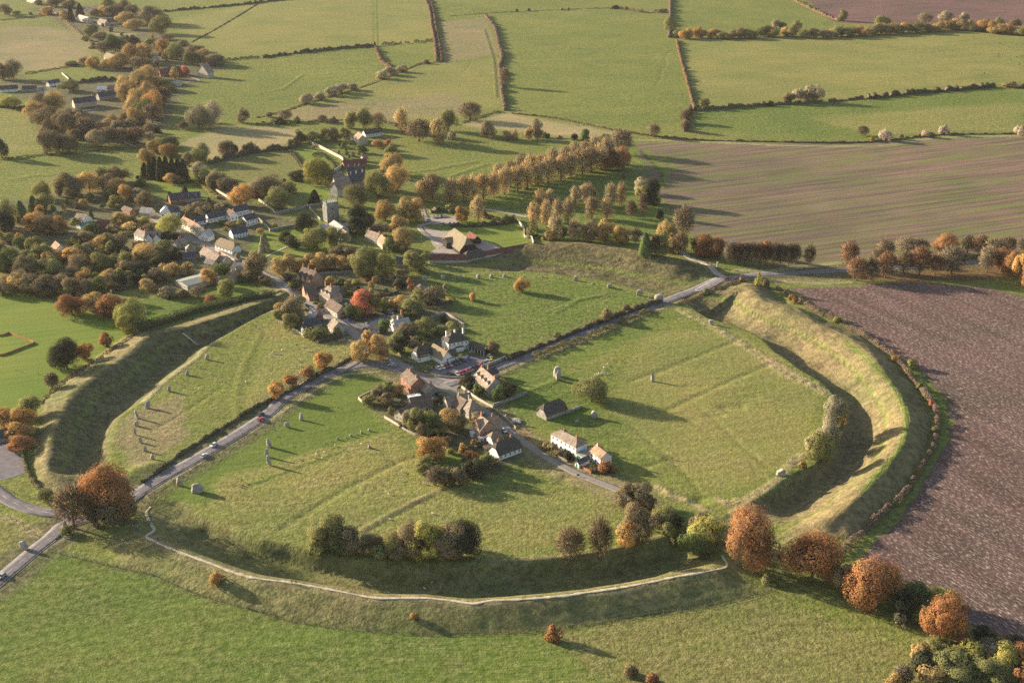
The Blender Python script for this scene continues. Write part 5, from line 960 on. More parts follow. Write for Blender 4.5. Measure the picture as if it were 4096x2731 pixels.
b = Bld('stone_house', 'tan-roofed stone house with two parallel wings by the lane', 'S', 980, 480); b.wing((975,470),(1028,525),13,3.8,'gable',1.0,'stone','tilet',ridge='d',win=(2,1),ch=(.8,),chm='stone'); b.wing((1060,500),(1150,560),8,3.6,'gable',1.0,'grey','tileb',win=(3,1),ch=(.1,),chm='stone'); b.wing((1145,530),(1245,600),8,4.4,'hip',1.0,'stone','tilet',win=(3,1),ch=(.3,),chm='stone',end=2)
b = Bld('brick_house', 'red-brick house with white conservatory and lichened slate roof', 'S', 1290, 780); b.wing((1285,765),(1362,822),9,5.4,'gable',.9,'pink','tilet',ridge='l',win=(2,2),ch=(.1,),chh=2.2); b.wing((1362,822),(1585,778),9,5.2,'gable',.9,'brick','tileo',win=(4,2),ch=(.75,),end=2,chh=1.6)
b.wing((1362,838),(1455,818),2.2,2.2,'flat',0,'frame','white',win=(3,1)); b.wing((1255,770),(1285,790),3,2.4,'flat',0,'frame','white')
b = Bld('thatched_cottage', 'white cottage with steep dark thatch at the field edge', 'S', 1555, 1025); b.wing((1555,1025),(1792,938),7.5,2.9,'half',1.15,'white','thatchd',th=.5,win=(5,1),ch=(.2,.75),end=1); b.wing((1500,900),(1610,870),7,2.8,'half',1.1,'white','thatcht',th=.5,win=(2,1))
b = Bld('shed', 'small dark box shed left of the white thatched cottage', 'S', 1430, 935, 'shed'); b.wing((1430,938),(1500,915),3,2.0,'flat',0,'timber','tileb')
b = Bld('terrace', 'long white rendered terrace with hipped tan roof beside the lane', 'T', 480, 415); b.wing((478,412),(712,540),7,5.3,'hip',.6,'white','tilet',win=(6,2),ch=(.3,.8),chh=1.5,chm='brick',door=3,end=1)
b = Bld('white_cottage', 'small white cottage with orange-tinged roof beyond the terrace', 'T', 820, 570); b.wing((850,560),(942,632),6,4.6,'gable',.7,'white','tileo',win=(3,2),ch=(.15,),chm='cream',door=1,end=1); b.wing((812,548),(850,570),5,3.4,'gable',.6,'white','tilet',win=(1,1))
b = Bld('garage', 'flat garage with two green doors beside the white terrace', 'T', 712, 540, 'garage'); b.wing((714,545),(792,580),5,2.3,'flat',0,'white','metal'); b.door(1.6, b.T, 'green_door', 2.0, 1.9); b.door(4.4, b.T, 'green_door', 2.0, 1.9)
b = Bld('shed', 'gabled white-ended shed with dark roof on the lane verge', 'T', 705, 620, 'shed'); b.wing((705,622),(742,640),7,2.3,'gable',1.0,'white','slate',ridge='d'); b.door(1.0, b.T, 'green_door', .8, 1.8)
b = Bld('field_barn', 'isolated stone barn with dark half-hipped thatch in the eastern field', 'N', 285, 1025, 'barn'); b.wing((335,1053),(484,1000),7.5,2.6,'half',1.15,'stone','thatchd',th=.5)
# high street, near end
b = Bld('gabled_house', 'tall pale brick house with three street gables and dark roof', 'L', 420, 395); b.wing((418,392),(578,462),9,6.2,'gable',1.0,'pink','tileb',win=(0,0),ch=(.05,.45,.95),end=3,chh=1.8); T_, L_ = b.T, b.L
for i in range(3):
    m = MB(); x = L_*(.16+.34*i); w2 = 1.7
    m.prism([T_ @ Vector(v) for v in ((x-w2,-1.2,-.5),(x+w2,-1.2,-.5),(x+w2,-1.2,5.6),(x,-1.2,8.6),(x-w2,-1.2,5.6))], [T_ @ Vector(v) for v in ((x-w2,3.6,-.5),(x+w2,3.6,-.5),(x+w2,3.6,5.6),(x,3.6,8.6),(x-w2,3.6,5.6))]); g_ = b.part('gable', m, ['pink'])
    m = MB()
    for sg in (-1, 1): m.prism([T_ @ Vector(v) for v in ((x,-1.4,8.62),(x+sg*(w2+.3),-1.4,5.1),(x+sg*(w2+.3),-1.4,5.3),(x,-1.4,8.85))], [T_ @ Vector(v) for v in ((x,3.6,8.62),(x+sg*(w2+.3),3.6,5.1),(x+sg*(w2+.3),3.6,5.3),(x,3.6,8.85))])
    b.part('gable_roof', m, ['tileb'], parent=g_)
    for z in (1.6, 4.4): b.window(x, -1.24, z, T_, 0, 1.4, 1.3)
b = Bld('thatched_house', 'large cream house under a tan roof with three roof windows', 'L', 665, 590); b.wing((665,588),(795,650),9,4.6,'hip',1.05,'cream','tilet',win=(4,1),ch=(.1,.6),dorm=3,end=2,chh=2)
b = Bld('outhouse', 'grey outhouse behind the large tan-roofed house', 'L', 820, 520); b.wing((812,540),(890,545),6,3,'gable',.9,'grey','tilet',win=(2,1))
b = Bld('shop', 'long brick shop with brown roof and pale gable end', 'L', 735, 725, 'shop'); b.wing((733,722),(880,806),7.5,3.8,'gable',.9,'cream','tileb',win=(4,1),door=1,end=2); b.wing((890,800),(960,790),6,2.4,'gable',.8,'brick','slate')
b = Bld('small_brick_house', 'narrow twin-gabled brick house by the high street kerb', 'L', 475, 555); b.wing((470,545),(512,580),7,4.6,'gable',1.2,'pink','tileb',ridge='d',win=(1,2),ch=(.6,)); b.wing((512,580),(552,605),6,4.0,'gable',1.2,'pink','tileb',ridge='d',win=(1,1))
b = Bld('small_house', 'small house with blue-white roof and tall red chimney', 'L', 540, 840); b.wing((535,838),(618,862),7,3.8,'gable',.9,'brick','lead',win=(2,1),ch=(.95,),chh=2.2); b.wing((470,848),(560,868),4,2.2,'gable',.6,'cream','tilet')
b = Bld('cottage', 'white-gabled cottage with dark roof inside the walled plot', 'L', 458, 985); b.wing((455,985),(495,1008),6,3.6,'gable',1.0,'white','slate',ridge='d',win=(1,2)); b.wing((500,935),(700,905),6,2.6,'gable',.8,'cream','slate',win=(4,1))
b = Bld('stone_house', 'pale stone house with tan roof at the tip of the walled plot', 'L', 785, 960); b.wing((772,955),(832,1003),7,3.8,'gable',1.0,'cream','tilet',ridge='l',win=(2,1),ch=(.5,),end=2,chm='cream')
b = Bld('white_house', 'white house with tall tapering chimneys beside the car park', 'L', 1535, 965); b.wing((1525,950),(1572,985),9,4.8,'gable',1.0,'white','lead',ridge='d',win=(1,2),ch=(.3,),chm='white',chh=2.2); b.wing((1580,960),(1690,930),8,4.0,'gable',.9,'white','tilet',win=(3,1),ch=(.95,),chh=3.0)
b = Bld('annexe', 'small blue-slated annexe at the car park edge', 'L', 1255, 968); b.wing((1252,965),(1372,985),6,2.9,'gable',.9,'cream','slate',win=(2,1))
b = Bld('hut', 'tan garden hut at the field edge behind the gardens', 'L', 1790, 485, 'shed'); b.wing((1790,480),(1858,500),5,2.2,'hip',.9,'wood','tilet')
b = Bld('cottage', 'dark-roofed cottage hidden by trees below the barn yard wall', 'L', 1560, 210); b.wing((1560,212),(1660,216),7,3.4,'gable',.9,'grey','slate',win=(3,1))
# barn and yard
b = Bld('great_barn', 'huge thatched barn with sweeping pale roof beside the gravel yard', 'H', 1990, 1400, 'barn'); b.wing((1990,1390),(2175,1532),13,3.0,'half',1.15,'timber','thatchg',th=.6)
b.box('porch', b.L*.18, -3.0, 0, b.L*.42, .1, 4.6, 'timber'); m = MB()
m.prism([b.T @ Vector(v) for v in ((b.L*.30,-3.4,6.6),(b.L*.15,-3.4,4.4),(b.L*.15,-3.4,4.7),(b.L*.30,-3.4,7.0),(b.L*.45,-3.4,4.7),(b.L*.45,-3.4,4.4))], [b.T @ Vector(v) for v in ((b.L*.30,4.6,6.6),(b.L*.15,4.6,4.4),(b.L*.15,4.6,4.7),(b.L*.30,4.6,7.0),(b.L*.45,4.6,4.7),(b.L*.45,4.6,4.4))]); b.part('porch_roof', m, ['thatchg'])
b = Bld('cart_shed', 'red-roofed cart shed behind the huge thatched barn', 'H', 2250, 1360, 'shed'); b.wing((2245,1350),(2330,1405),6,2.6,'gable',1.0,'timber','tiler')
b = Bld('long_outbuilding', 'long red-tiled outbuilding with pale stone wall facing the stones', 'I', -180, 968, 'outbuilding'); b.wing((-175,970),(150,965),6,2.8,'gable',.9,'cream','tiler')
b = Bld('thatched_outbuilding', 'dark thatched outbuilding between the two red-tiled ranges', 'I', 155, 962, 'outbuilding'); b.wing((153,962),(300,925),7,2.6,'half',1.1,'stone','thatchd',th=.5)
b = Bld('long_outbuilding', 'long thin red-roofed range running right up to the pale wall', 'I', 303, 924, 'outbuilding'); b.wing((303,924),(712,795),4.5,2.0,'gable',.9,'cream','tiler')
b = Bld('long_cottage', 'tan-roofed cottage row with red chimneys above the pale willow', 'H', 1065, 1365); b.wing((1062,1362),(1195,1405),7,3.6,'gable',.95,'cream','tilet',win=(4,1),ch=(.05,.95)); b.wing((1195,1400),(1265,1465),7,3.4,'gable',.95,'cream','tileo',win=(2,1),ch=(.4,),end=1)
# church
b = Bld('church', 'grey stone church with square pinnacled tower and pale roofs', 'H', 625, 1150, 'church'); b.wing((622,1150),(746,1122),6.2,14.2,'flat',0,'grey','lead'); T_, L_ = b.T, b.L
m = MB()
for i in range(7):
    for y in (-.15, 6.05): m.box(L_*i/6-.28, y-.15, 14.56, L_*i/6+.28, y+.3, 15.4, 0, T_)
for i in range(1, 6):
    for x in (-.15, L_-.15): m.box(x, 6.2*i/6-.28, 14.56, x+.35, 6.2*i/6+.28, 15.4, 0, T_)
b.part('battlement', m, ['grey'])
for x in (-.1, L_+.1):
    for y in (-.1, 6.3): m = MB(); m.tube([T_ @ Vector((x, y, 12.5)), T_ @ Vector((x, y, 15.6)), T_ @ Vector((x, y, 18.4))], [.42, .38, .05], 4); b.part('pinnacle', m, ['grey'])
m = MB(); m.tube([T_ @ Vector((L_*.4, 3, 14)), T_ @ Vector((L_*.4, 3, 21.5))], [.07, .04], 6); b.part('flagpole', m, ['frame'])
for sx_ in (-.45, L_+.05):
    m = MB(); m.box(sx_, -.4, -.5, sx_+.4, .2, 12, 0, T_); b.part('buttress', m, ['grey'])
b.window(L_*.5, -.05, 9.6, T_, 0, 1.0, 2.0, 'grey'); b.window(L_*.5, -.05, 4.0, T_, 0, 1.0, 1.4, 'grey')
b.wing((640,1265),(745,1345),8,6.2,'gable',.55,'cream','lead',win=(3,1)); b.wing((530,1240),(640,1318),5,3.9,'flat',0,'cream','lead',win=(3,1)); b.wing((745,1345),(800,1385),6,4.4,'gable',1.0,'cream','tilet',win=(2,1),end=1); b.wing((770,1290),(880,1262),6,4.4,'gable',.6,'grey','lead')
# manor
b = Bld('manor_house', 'rambling grey stone manor with steep gables and many chimneys', 'H', 735, 850, 'manor'); b.wing((738,852),(905,800),8,6.8,'gable',1.15,'grey','tilet',win=(5,2),ch=(.2,.8),chm='stone'); b.wing((665,805),(738,852),12,6.4,'gable',1.2,'cream','tilet',ridge='d',win=(2,2)); b.wing((905,760),(1090,720),8,6.4,'gable',1.1,'grey','slate',win=(5,2),ch=(.15,.5,.9),chm='stone',chh=2.2); b.wing((860,650),(1060,640),8,5.4,'gable',1.1,'grey','slate',ch=(.1,.45,.7),chm='stone',chh=2.2); b.wing((760,720),(830,700),14,7,'gable',1.2,'grey','tilet',ridge='d',ch=(.7,),chm='stone')
b = Bld('stable_range', 'reddish long roof between the curved garden wall and the manor', 'H', 820, 520, 'outbuilding'); b.wing((815,510),(1085,478),6,3,'gable',.9,'brick','tiler'); b.wing((1040,440),(1090,432),5,3.4,'gable',1,'cream','tilet')
b = Bld('white_range', 'white-walled house with pale gable and long dark roof beyond the manor', 'H', 985, 235, 'house'); b.wing((985,236),(1090,226),14,5.0,'gable',.85,'cream','tileo',ridge='d',win=(2,2)); b.wing((1065,155),(1268,125),7,3.6,'gable',.9,'white','thatchd',win=(7,1)); b.wing((868,165),(905,185),6,2.6,'gable',.8,'cream','tileo')
# village
def hs(name, lab, c, wings, cat='house'):
    b = Bld(name, lab, c, *wings[0][0], cat)
    for w_ in wings:
        a, q, dep, e, kw = w_; b.wing(a, q, dep, e, **kw)
    return b
D_ = dict
hs('brick_house', 'brick house with long dark roof below the bright clipped lawn', 'G', [((245,640),(420,618),8,3.8,D_(wall='brick',tile='slate',win=(4,1),ch=(.8,))),((420,618),(595,608),8,3.4,D_(wall='stone',tile='slate',win=(4,1),dorm=2))])
hs('white_house', 'bright white gabled house with tall chimney behind the yellow-green tree', 'G', [((125,800),(240,795),7,4.2,D_(wall='white',tile='white',ridge='d',pitch=.9,win=(2,1),ch=(.2,),chm='white')),((240,790),(358,775),7,3.4,D_(wall='white',tile='slate',win=(3,1)))])
hs('terraced_cottage', 'orange-roofed cottage on the upper high street', 'G', [((352,902),(500,978),7,4.0,D_(wall='white',tile='tileo',win=(5,2),ch=(.1,.9)))])
hs('terraced_cottage', 'tan-roofed cottage next down from the orange-roofed one', 'G', [((505,980),(592,1055),7,3.8,D_(wall='white',tile='tilet',win=(3,1),ch=(.9,),end=1)),((595,1060),(690,1078),6,3.6,D_(wall='white',tile='lead',ridge='d',pitch=1.0,win=(2,1)))])
hs('long_house', 'long dark slate-roofed house with white walls below the big orange tree', 'G', [((700,862),(940,810),7,3.6,D_(wall='white',tile='slate',win=(6,1))),((940,805),(1168,758),7,4.2,D_(wall='white',tile='slate',win=(6,1),ch=(.9,))),((950,845),(1040,825),7,4.2,D_(wall='white',tile='tileb',ridge='d',pitch=1.1,win=(2,1),ch=(.1,)))])
hs('long_house', 'low dark-roofed white range left of the long slate-roofed house', 'G', [((430,905),(665,872),6.5,3.0,D_(wall='white',tile='slate',win=(5,1)))])
hs('white_house', 'white house with blue-black roof and two bays by the churchyard wall', 'G', [((1140,905),(1270,868),7,4.8,D_(wall='white',tile='slate',win=(4,2),ch=(.9,),chm='cream'))])
hs('white_house', 'plain white house with dark roof standing alone by the churchyard', 'G', [((980,1048),(1155,1015),7,3.8,D_(wall='white',tile='slate',win=(5,2)))])
hs('thatched_cottage', 'white cottage under pale brown thatch beside the high street', 'G', [((768,1160),(968,1228),7.5,2.9,D_(roof='half',pitch=1.1,wall='white',tile='thatcht',th=.45,win=(5,1),ch=(.9,),end=1))])
hs('hip_roofed_house', 'house with pale pyramid roof on the left of the high street', 'G', [((430,1232),(540,1222),7,3.2,D_(roof='hip',wall='cream',tile='tilet',win=(3,1))),((385,1290),(540,1285),5,2.2,D_(wall='grey',tile='slate'))])
hs('cottage', 'tan-roofed cottage first below the pyramid-roofed house', 'G', [((590,1258),(690,1312),7,3.4,D_(wall='stone',tile='tilet',win=(3,1),ch=(.1,)))])
hs('cottage', 'tan-roofed cottage second below the pyramid-roofed house', 'G', [((690,1318),(775,1352),7,3.2,D_(wall='stone',tile='tilet',win=(2,1),ch=(.9,)))])
hs('cottage', 'tan-roofed cottage with pale end nearest the leafy high street bend', 'G', [((780,1330),(868,1360),6,3.2,D_(wall='cream',tile='tilet',win=(2,1),ch=(.1,),end=1)),((640,1375),(740,1395),5,2.8,D_(wall='cream',tile='tilet'))])
hs('cottage', 'dark lane-side house with lichened roof above the green-roofed hall', 'G', [((320,1170),(450,1130),6,3.2,D_(wall='grey',tile='tilet',win=(2,1),ch=(.5,)))])
hs('slate_house', 'blue-slated house left of the brown tree at the street bend', 'G', [((950,1450),(1060,1480),8,3.4,D_(wall='stone',tile='slate',win=(3,1),ch=(.1,))),((1040,1500),(1145,1480),7,3.2,D_(wall='stone',tile='tilet',win=(3,1)))])
hs('cottage', 'little orange-gabled cottage behind the bright yellow tree', 'G', [((900,1542),(988,1560),6,3,D_(wall='cream',tile='tileo',ridge='d',pitch=1.0,win=(1,1)))])
hs('hall', 'wide flat grey-green roofed hall among trees', 'K', [((1505,88),(1608,135),24,3.2,D_(pitch=.16,wall='cream',tile='metal',win=(6,1),th=.2,ridge='d'))], 'hall')
hs('white_villa', 'white house with several steep gables in the western village', 'F', [((1718,1112),(1892,1106),8,4.8,D_(wall='white',tile='tilet',ridge='l',win=(4,2),ch=(.1,.6),chm='brick')),((1585,1062),(1690,1105),7,4.6,D_(wall='white',tile='tilet',win=(3,2),ch=(.3,.8))),((1725,1118),(1800,1115),7,4.8,D_(wall='white',tile='slate',ridge='d',pitch=1.2)),((1812,1115),(1890,1112),7,4.8,D_(wall='white',tile='slate',ridge='d',pitch=1.2))])
hs('bungalow', 'tan-roofed bungalow with chimneys left of the purple-roofed house', 'F', [((875,850),(990,872),8,2.8,D_(wall='white',tile='tilet',win=(4,1),ch=(.05,),end=1))])
hs('shed', 'teal-roofed shed between bungalow and purple-roofed house', 'F', [((950,932),(1092,892),5,2.2,D_(wall='white',tile='teal',pitch=.4))], 'shed')
hs('house', 'purple-brown roofed house in the western gardens', 'F', [((1150,958),(1292,948),8,3.2,D_(wall='brick',tile='tiler',win=(3,1)))])
hs('house', 'white gabled house with tan roof deep in the left wood', 'F', [((602,1228),(655,1272),8,5.0,D_(wall='white',tile='tileo',ridge='l',pitch=.9,win=(3,2)))])
hs('outbuilding', 'thin red-brown roofed outbuilding above the western gardens', 'F', [((1432,730),(1528,772),5,2.5,D_(wall='brick',tile='tileb'))], 'outbuilding'); hs('house', 'pale-roofed house above the autumn gardens', 'F', [((1645,788),(1765,800),7,3.6,D_(wall='cream',tile='lead',win=(3,1)))])
hs('greenhouse', 'low pale blue greenhouse in the meadow at far left', 'F', [((315,1118),(385,1105),3,1.8,D_(wall='frame',tile='lead')),], 'greenhouse')
hs('toilet_block', 'low dark-roofed block under orange trees at the left edge', 'Q', [((-60,480),(118,458),8,2.6,D_(wall='grey',tile='slate',pitch=.6))], 'building')
# far village
FV = [('A','pale-roofed twin cottage on the far village lane',[((710,188),(805,215),8,4,'cream','lead',(.1,.6))]),('A','tan-roofed cottage right of the pale twin cottage',[((895,225),(965,240),8,3.8,'cream','tilet',(.5,))]),('A','dark-roofed white bungalow in the far village',[((985,225),(1088,222),8,3.6,'white','slate',(.1,))]),
 ('A','grey thatched house by the far field corner',[((955,550),(1045,578),9,4,'cream','thatcht',(.1,.9))]),('A','small far house with pale gable below the dark round tree',[((1160,428),(1245,428),7,3.8,'cream','tilet',(.5,))]),('A','tall pale gabled house above the purple-roofed barns',[((1400,600),(1455,600),9,6,'cream','tilet',(.5,)),((1425,695),(1470,690),9,4,'cream','tileo',())]),
 ('A','long purple-roofed barns in the far village',[((1475,705),(1690,688),9,4,'brick','tiler',())]),('A','tall isolated grey gabled house at the right end of the far village',[((1812,705),(1912,722),9,6.2,'cream','tilet',(.1,.9))]),('A','big pale stone house with dark roof and gravel court',[((690,1000),(892,975),9,5.4,'cream','slate',(.05,.9))]),
 ('A','dark roofed wing right of the big pale stone house',[((915,925),(1065,905),8,4,'grey','slate',(.2,)),((895,852),(970,850),6,3.4,'cream','white',())]),('A','small bright-roofed outhouse behind the big pale stone house',[((990,845),(1065,850),7,3.4,'cream','slate',())]),('A','small lit white house at the far left lane',[((350,880),(412,880),8,4,'white','tilet',())]),
 ('A','low pale shaded house at the left edge of the lane',[((5,852),(165,842),7,3.2,'white','slate',())]),('A','low white house behind the yellow-green tree',[((455,800),(560,780),6,3.4,'white','slate',())]),('A','small blue-white garage in the far pasture corner',[((1592,790),(1660,790),5,2.6,'white','lead',())]),
 ('A','pale-roofed farm building at the top left edge',[((245,18),(335,42),7,3.2,'cream','lead',())]),('A','grey house behind the far conifers',[((772,125),(838,132),8,4,'cream','slate',(.5,))]),('A','low grey roof beyond the lane at far left',[((205,845),(330,842),6,3,'grey','slate',())])]
for c, lab, ws in FV: hs('far_house', lab, c, [(w_[0], w_[1], w_[2], w_[3], D_(wall=w_[4], tile=w_[5], ch=w_[6], pitch=.95, ridge='d' if 'gable' in lab and w_ is ws[0] else 'l', win=(3,1))) for w_ in ws])

# ---------------------------------------------------------------- walls, fences
def wall(label, s, h=1.3, t=.45, mat='stone', name='stone_wall'):
    C = resample(line(s), 1.5); x0, y0 = C[0]; z0 = hz(x0, y0); m = MB(); prev = None
    for i, p in enumerate(C):
        d = (C[min(i+1, len(C)-1)]-C[max(i-1, 0)]).normalized(); n = Vector((-d.y, d.x))*t/2; z = hz(p.x, p.y)-z0; hh = h*RNG.uniform(.93, 1.05)
        ring = [Vector((p.x-x0+a*n.x, p.y-y0+a*n.y, z+q)) for a, q in ((-1,-.4),(1,-.4),(1,hh),(-1,hh))]
        if prev: m.prism(prev, ring)
        prev = ring
    return thing(link(name, m.mesh(name, [mat]), None, (x0, y0, z0)), label, 'wall')
for lab, s, h, mat in [
 ('pale curved garden wall sweeping round the manor lawn','H:418,222 495,255 570,292 645,330 720,370 770,395 800,425 790,490 750,525 700,558',2.6,'cream'),('straight pale garden wall right of the yellow hedge','G:780,485 880,545 980,612',2.0,'cream'),('pale wall and gate right of the big orange tree','G:1280,600 1380,665 1470,742',2.0,'cream'),
 ('long grey churchyard wall leading to the tower','G:1480,757 1650,722 1800,690 2060,642',2.2,'grey'),('narrow wall slanting down to the church tower','G:1850,660 1925,745 2005,830',1.6,'stone'),('wall beside the white house running to the churchyard','G:1280,822 1350,890 1415,960',1.8,'stone'),('grey wall closing the small paddock by the churchyard','G:1415,960 1560,930 1725,902',2.0,'grey'),
 ('lane wall below the white thatched-roof cottage garden','G:770,1180 880,1240 1000,1308',1.2,'cream'),('pale wall stepping round the barn green','I:575,610 630,680 640,750 700,760 715,800',2.0,'cream'),('pale stone wall at the edge of the walled plot','L:160,830 300,900 460,1000 490,1030',1.4,'cream'),
 ('brick garden wall right of the gardens facing the field','L:2160,760 2260,820 2352,882 M:1050,152',1.6,'stone'),('garden wall closing the inn garden','M:1050,185 960,210 880,240',1.5,'stone'),('short wall above the inn garden','M:650,75 740,45 822,18',1.6,'grey'),
 ('pale wall in front of the stone chapel','M:1020,885 1100,945 1200,1018 1300,1075 1390,1122',1.3,'cream'),('grey wall running right from the chapel corner','M:1392,1110 1590,1035 1782,960',1.8,'grey'),('low rubble wall beside the lane below the chapel','M:1400,1135 1480,1200 1560,1260 1660,1365',.8,'stone'),
 ('grey roadside wall along the inn parking','M:1255,655 1400,600 1532,545',1.7,'grey'),('low curved wall at the corner of the inn forecourt','M:738,755 850,768 960,770 1060,765',.9,'stone'),('wall bounding the inn terrace by the road','M:270,492 400,590 455,592',1.4,'wood'),
 ('short broken wall at the left garden corner','S:90,380 125,415 162,432',1.2,'cream'),('broken pale wall between garden trees and field','S:358,575 430,618 505,662',1.2,'cream'),('mossy wall from the broken wall to the rust tree','S:505,665 640,740 790,800',1.0,'stone'),('short pale wall right of the rust-coloured tree','S:925,850 1010,910',1.4,'cream'),
 ('garden wall in front of the white terrace','T:500,512 560,545 632,582',1.1,'stone'),('brick garden wall in front of the white cottage','T:740,622 800,655 860,690',1.1,'brick'),('stub of wall attached to the isolated barn','N:484,1000 540,978 595,955',1.4,'stone'),('pale wall at the outer corner of the brick house garden','S:90,378 160,340 228,310',1.1,'cream'),
 ('low stone wall along the lower high street','L:0,560 100,520 230,490',1.2,'stone'),('long dark garden wall behind the gabled brick house','L:560,305 800,285 1080,268',1.8,'grey'),('farm enclosure wall at far left','A:390,762 520,768 632,745 570,680',1.8,'cream'),('low court wall before the big pale stone house','A:730,1030 900,1012',1.0,'cream')]: wall(lab, s, h, .45, mat)
thing(wall('orange netting fence round the cricket square', 'K:-20,524 40,515 75,500 130,520 200,545 270,570 285,590 180,630 90,665 30,685 -20,692', 1.0, .08, 'orange_net', 'netting_fence'), 'orange netting fence round the cricket square', 'fence')
def fence(label, s, gap=5.0, h=1.15):
    C = resample(line(s), gap); r = root('fence', (C[0].x, C[0].y, hz(*C[0])), label, 'fence'); z0 = r.location.z; C = C[:99]
    p = MB(); p.box(-.09, -.09, -.4, .09, .09, h); pm = p.mesh('post', ['wood']); m = MB(); prev = None
    for q in C:
        link('post', pm, r, (q.x-C[0].x, q.y-C[0].y, hz(q.x, q.y)-z0)); v = Vector((q.x-C[0].x, q.y-C[0].y, hz(q.x, q.y)-z0))
        if prev is not None:
            for z in (.5, 1.0): m.tube([prev+Vector((0,0,z)), v+Vector((0,0,z))], [.035, .035], 4)
        prev = v
    link('rails', m.mesh('rails', ['wood'], recalc=False), r)
for lab, s in [('post and rail fence along the foot of the left outer bank','U:420,435 1000,570 1300,640 1700,810 2352,983'),('post and rail fence along the foot of the middle outer bank','V:0,535 200,590 500,630 850,652 1100,650 1344,643'),('post and rail fence climbing to the eastern bank end','W:0,645 250,625 500,595 800,550 1000,520 1320,440'),
 ('roadside fence on the near side of the south road','Q:1175,965 1600,705 2000,445 2260,290'),('roadside fence round the bend of the south road','R:300,450 500,332 650,232 900,110 1200,90'),('lower left roadside fence beside the foreground field','U:10,722 220,550 300,490 420,415 560,330 700,265'),
 ('roadside fence below the stone chapel field','N:0,716 120,665 240,612'),('fence round the small field at lower left','U:0,160 90,150 200,225 300,300'),('fence on the western edge of the road verge','Q:0,830 120,905 250,940 430,1000')]: fence(lab, s)

# ---------------------------------------------------------------- standing stones
STONES = []
def sarsen(c, x, yb, hp, wp, zone, kind='standing', broad=.7):
    p = Pc(c, x, yb); sl = FOC/(p-Vector((0,0,CAMH))).length; w = max(wp*CROP[c][2]/sl*1.4, .6); h = max(height_of(p, px(c, x, yb-hp)[1])*1.06, .55)
    sd = len(STONES)+11; rs = random.Random(sd); bm = bmesh.new(); bmesh.ops.create_icosphere(bm, subdivisions=3, radius=1)
    dirs = [Vector((rs.gauss(0,1), rs.gauss(0,1), rs.gauss(0,.7))).normalized() for _ in range(9)]; cut = [rs.uniform(.66, .95) for _ in dirs]
    lean = (rs.uniform(-.1, .1), rs.uniform(-.1, .1)); tp = rs.uniform(.62, 1.0)
    for v in bm.verts:
        q = v.co.copy(); m_ = max(abs(q.x), abs(q.y), abs(q.z)); q = q.lerp(q/m_, .62)
        for d, k in zip(dirs, cut):
            t = q.dot(d)
            if t > k: q -= d*(t-k)*.85
        f = tp+(1-tp)*(1-(q.z+1)/2); q.x *= f; q.y *= f
        n = .05*sin(q.x*7+sd)*cos(q.y*6+sd*2)+.05*sin(q.z*8+sd*3); q += v.co*n
        z = (q.z+1)/2*h*1.08-.25*min(h, 1); v.co = Vector((q.x*w/2+lean[0]*z, q.y*w/2*broad+lean[1]*z, z))
    me = bpy.data.meshes.new('sarsen'); bm.to_mesh(me); bm.free(); me.materials.append(M['sarsen'])
    for f in me.polygons: f.use_smooth = (rs.random() < .6)
    nm = {'standing': 'standing_stone', 'fallen': 'fallen_stone', 'marker': 'marker_post'}[kind]
    o = link(nm, me, None, p, rs.uniform(-.5, .5)); o['category'] = 'stone'; o['group'] = 'stones '+zone; STONES.append(dict(o=o, sx=px(c, x, yb)[0], zone=zone, h=h, kind=kind)); return o
def stones(c, zone, s, kind='standing', broad=.7):
    for t in s.split(';'): v = [float(q) for q in t.split(',')]; sarsen(c, v[0], v[1], v[2], v[3], zone, kind, broad)
stones('Q', 'in the arc beside the western ditch', '1262,175,58,32; 1176,260,62,27; 1165,327,38,30; 1158,404,62,20; 1203,469,42,24; 1243,542,45,26; 1302,612,45,24'); stones('K', 'in the arc beside the western ditch', '1773,724,47,30; 1605,855,38,26; 1452,992,50,26')
stones('Q', 'beside the road at the southern entrance', '1540,838,78,48; 1690,895,70,84', broad=.5); stones('Q', 'in the southern inner arc', '2302,507,66,40; 2282,592,66,24; 2303,664,76,34'); stones('Q', 'beside the junction at lower left', '205,1382,65,60')
stones('R', 'in the southern inner arc', '487,540,60,34; 355,607,46,40'); stones('R', 'in the short line across the southern field', '705,759,13,11; 765,743,11,10; 828,724,25,19; 903,711,14,12; 950,694,26,20; 1001,681,18,15; 1045,664,27,22; 1122,642,24,20', 'marker'); stones('R', 'scattered on the southern field', '825,427,17,11; 258,697,15,10; 1125,802,32,24; 915,837,13,10; 400,787,12,10; 782,802,12,10; 105,1078,8,12; 1235,618,8,8; 1282,642,8,8', 'marker')
stones('N', 'in the open eastern field', '1105,768,56,24; 410,736,70,42; 421,757,60,34; 682,1035,50,46; 558,1064,20,28'); stones('N', 'beside the lane below the chapel', '42,1030,24,14; 68,1047,24,14; 185,1116,14,11', 'marker'); stones('N', 'beside the lane below the chapel', '118,1064,18,50', 'fallen', 1.2)
stones('N', 'on the tussocky edge near the north entrance', '1528,356,30,28'); stones('N', 'beside the road near the north entrance', '1013,150,45,40; 1148,193,52,52', broad=.55); stones('N', 'along the inner arc of the north-western field', '790,91,28,28; 548,41,33,26'); stones('N', 'scattered near the north-western arc', '672,64,6,24; 1073,171,12,9; 898,112,10,6', 'marker')
stones('N', 'at the right edge of the eastern field', '2032,1446,46,52'); stones('I', 'along the inner arc of the north-western field', '88,1101,32,30; 242,1099,34,28; 355,1091,28,28; 465,1086,28,28'); stones('L', 'along the inner arc of the north-western field', '1907,360,50,50; 2125,346,52,40')
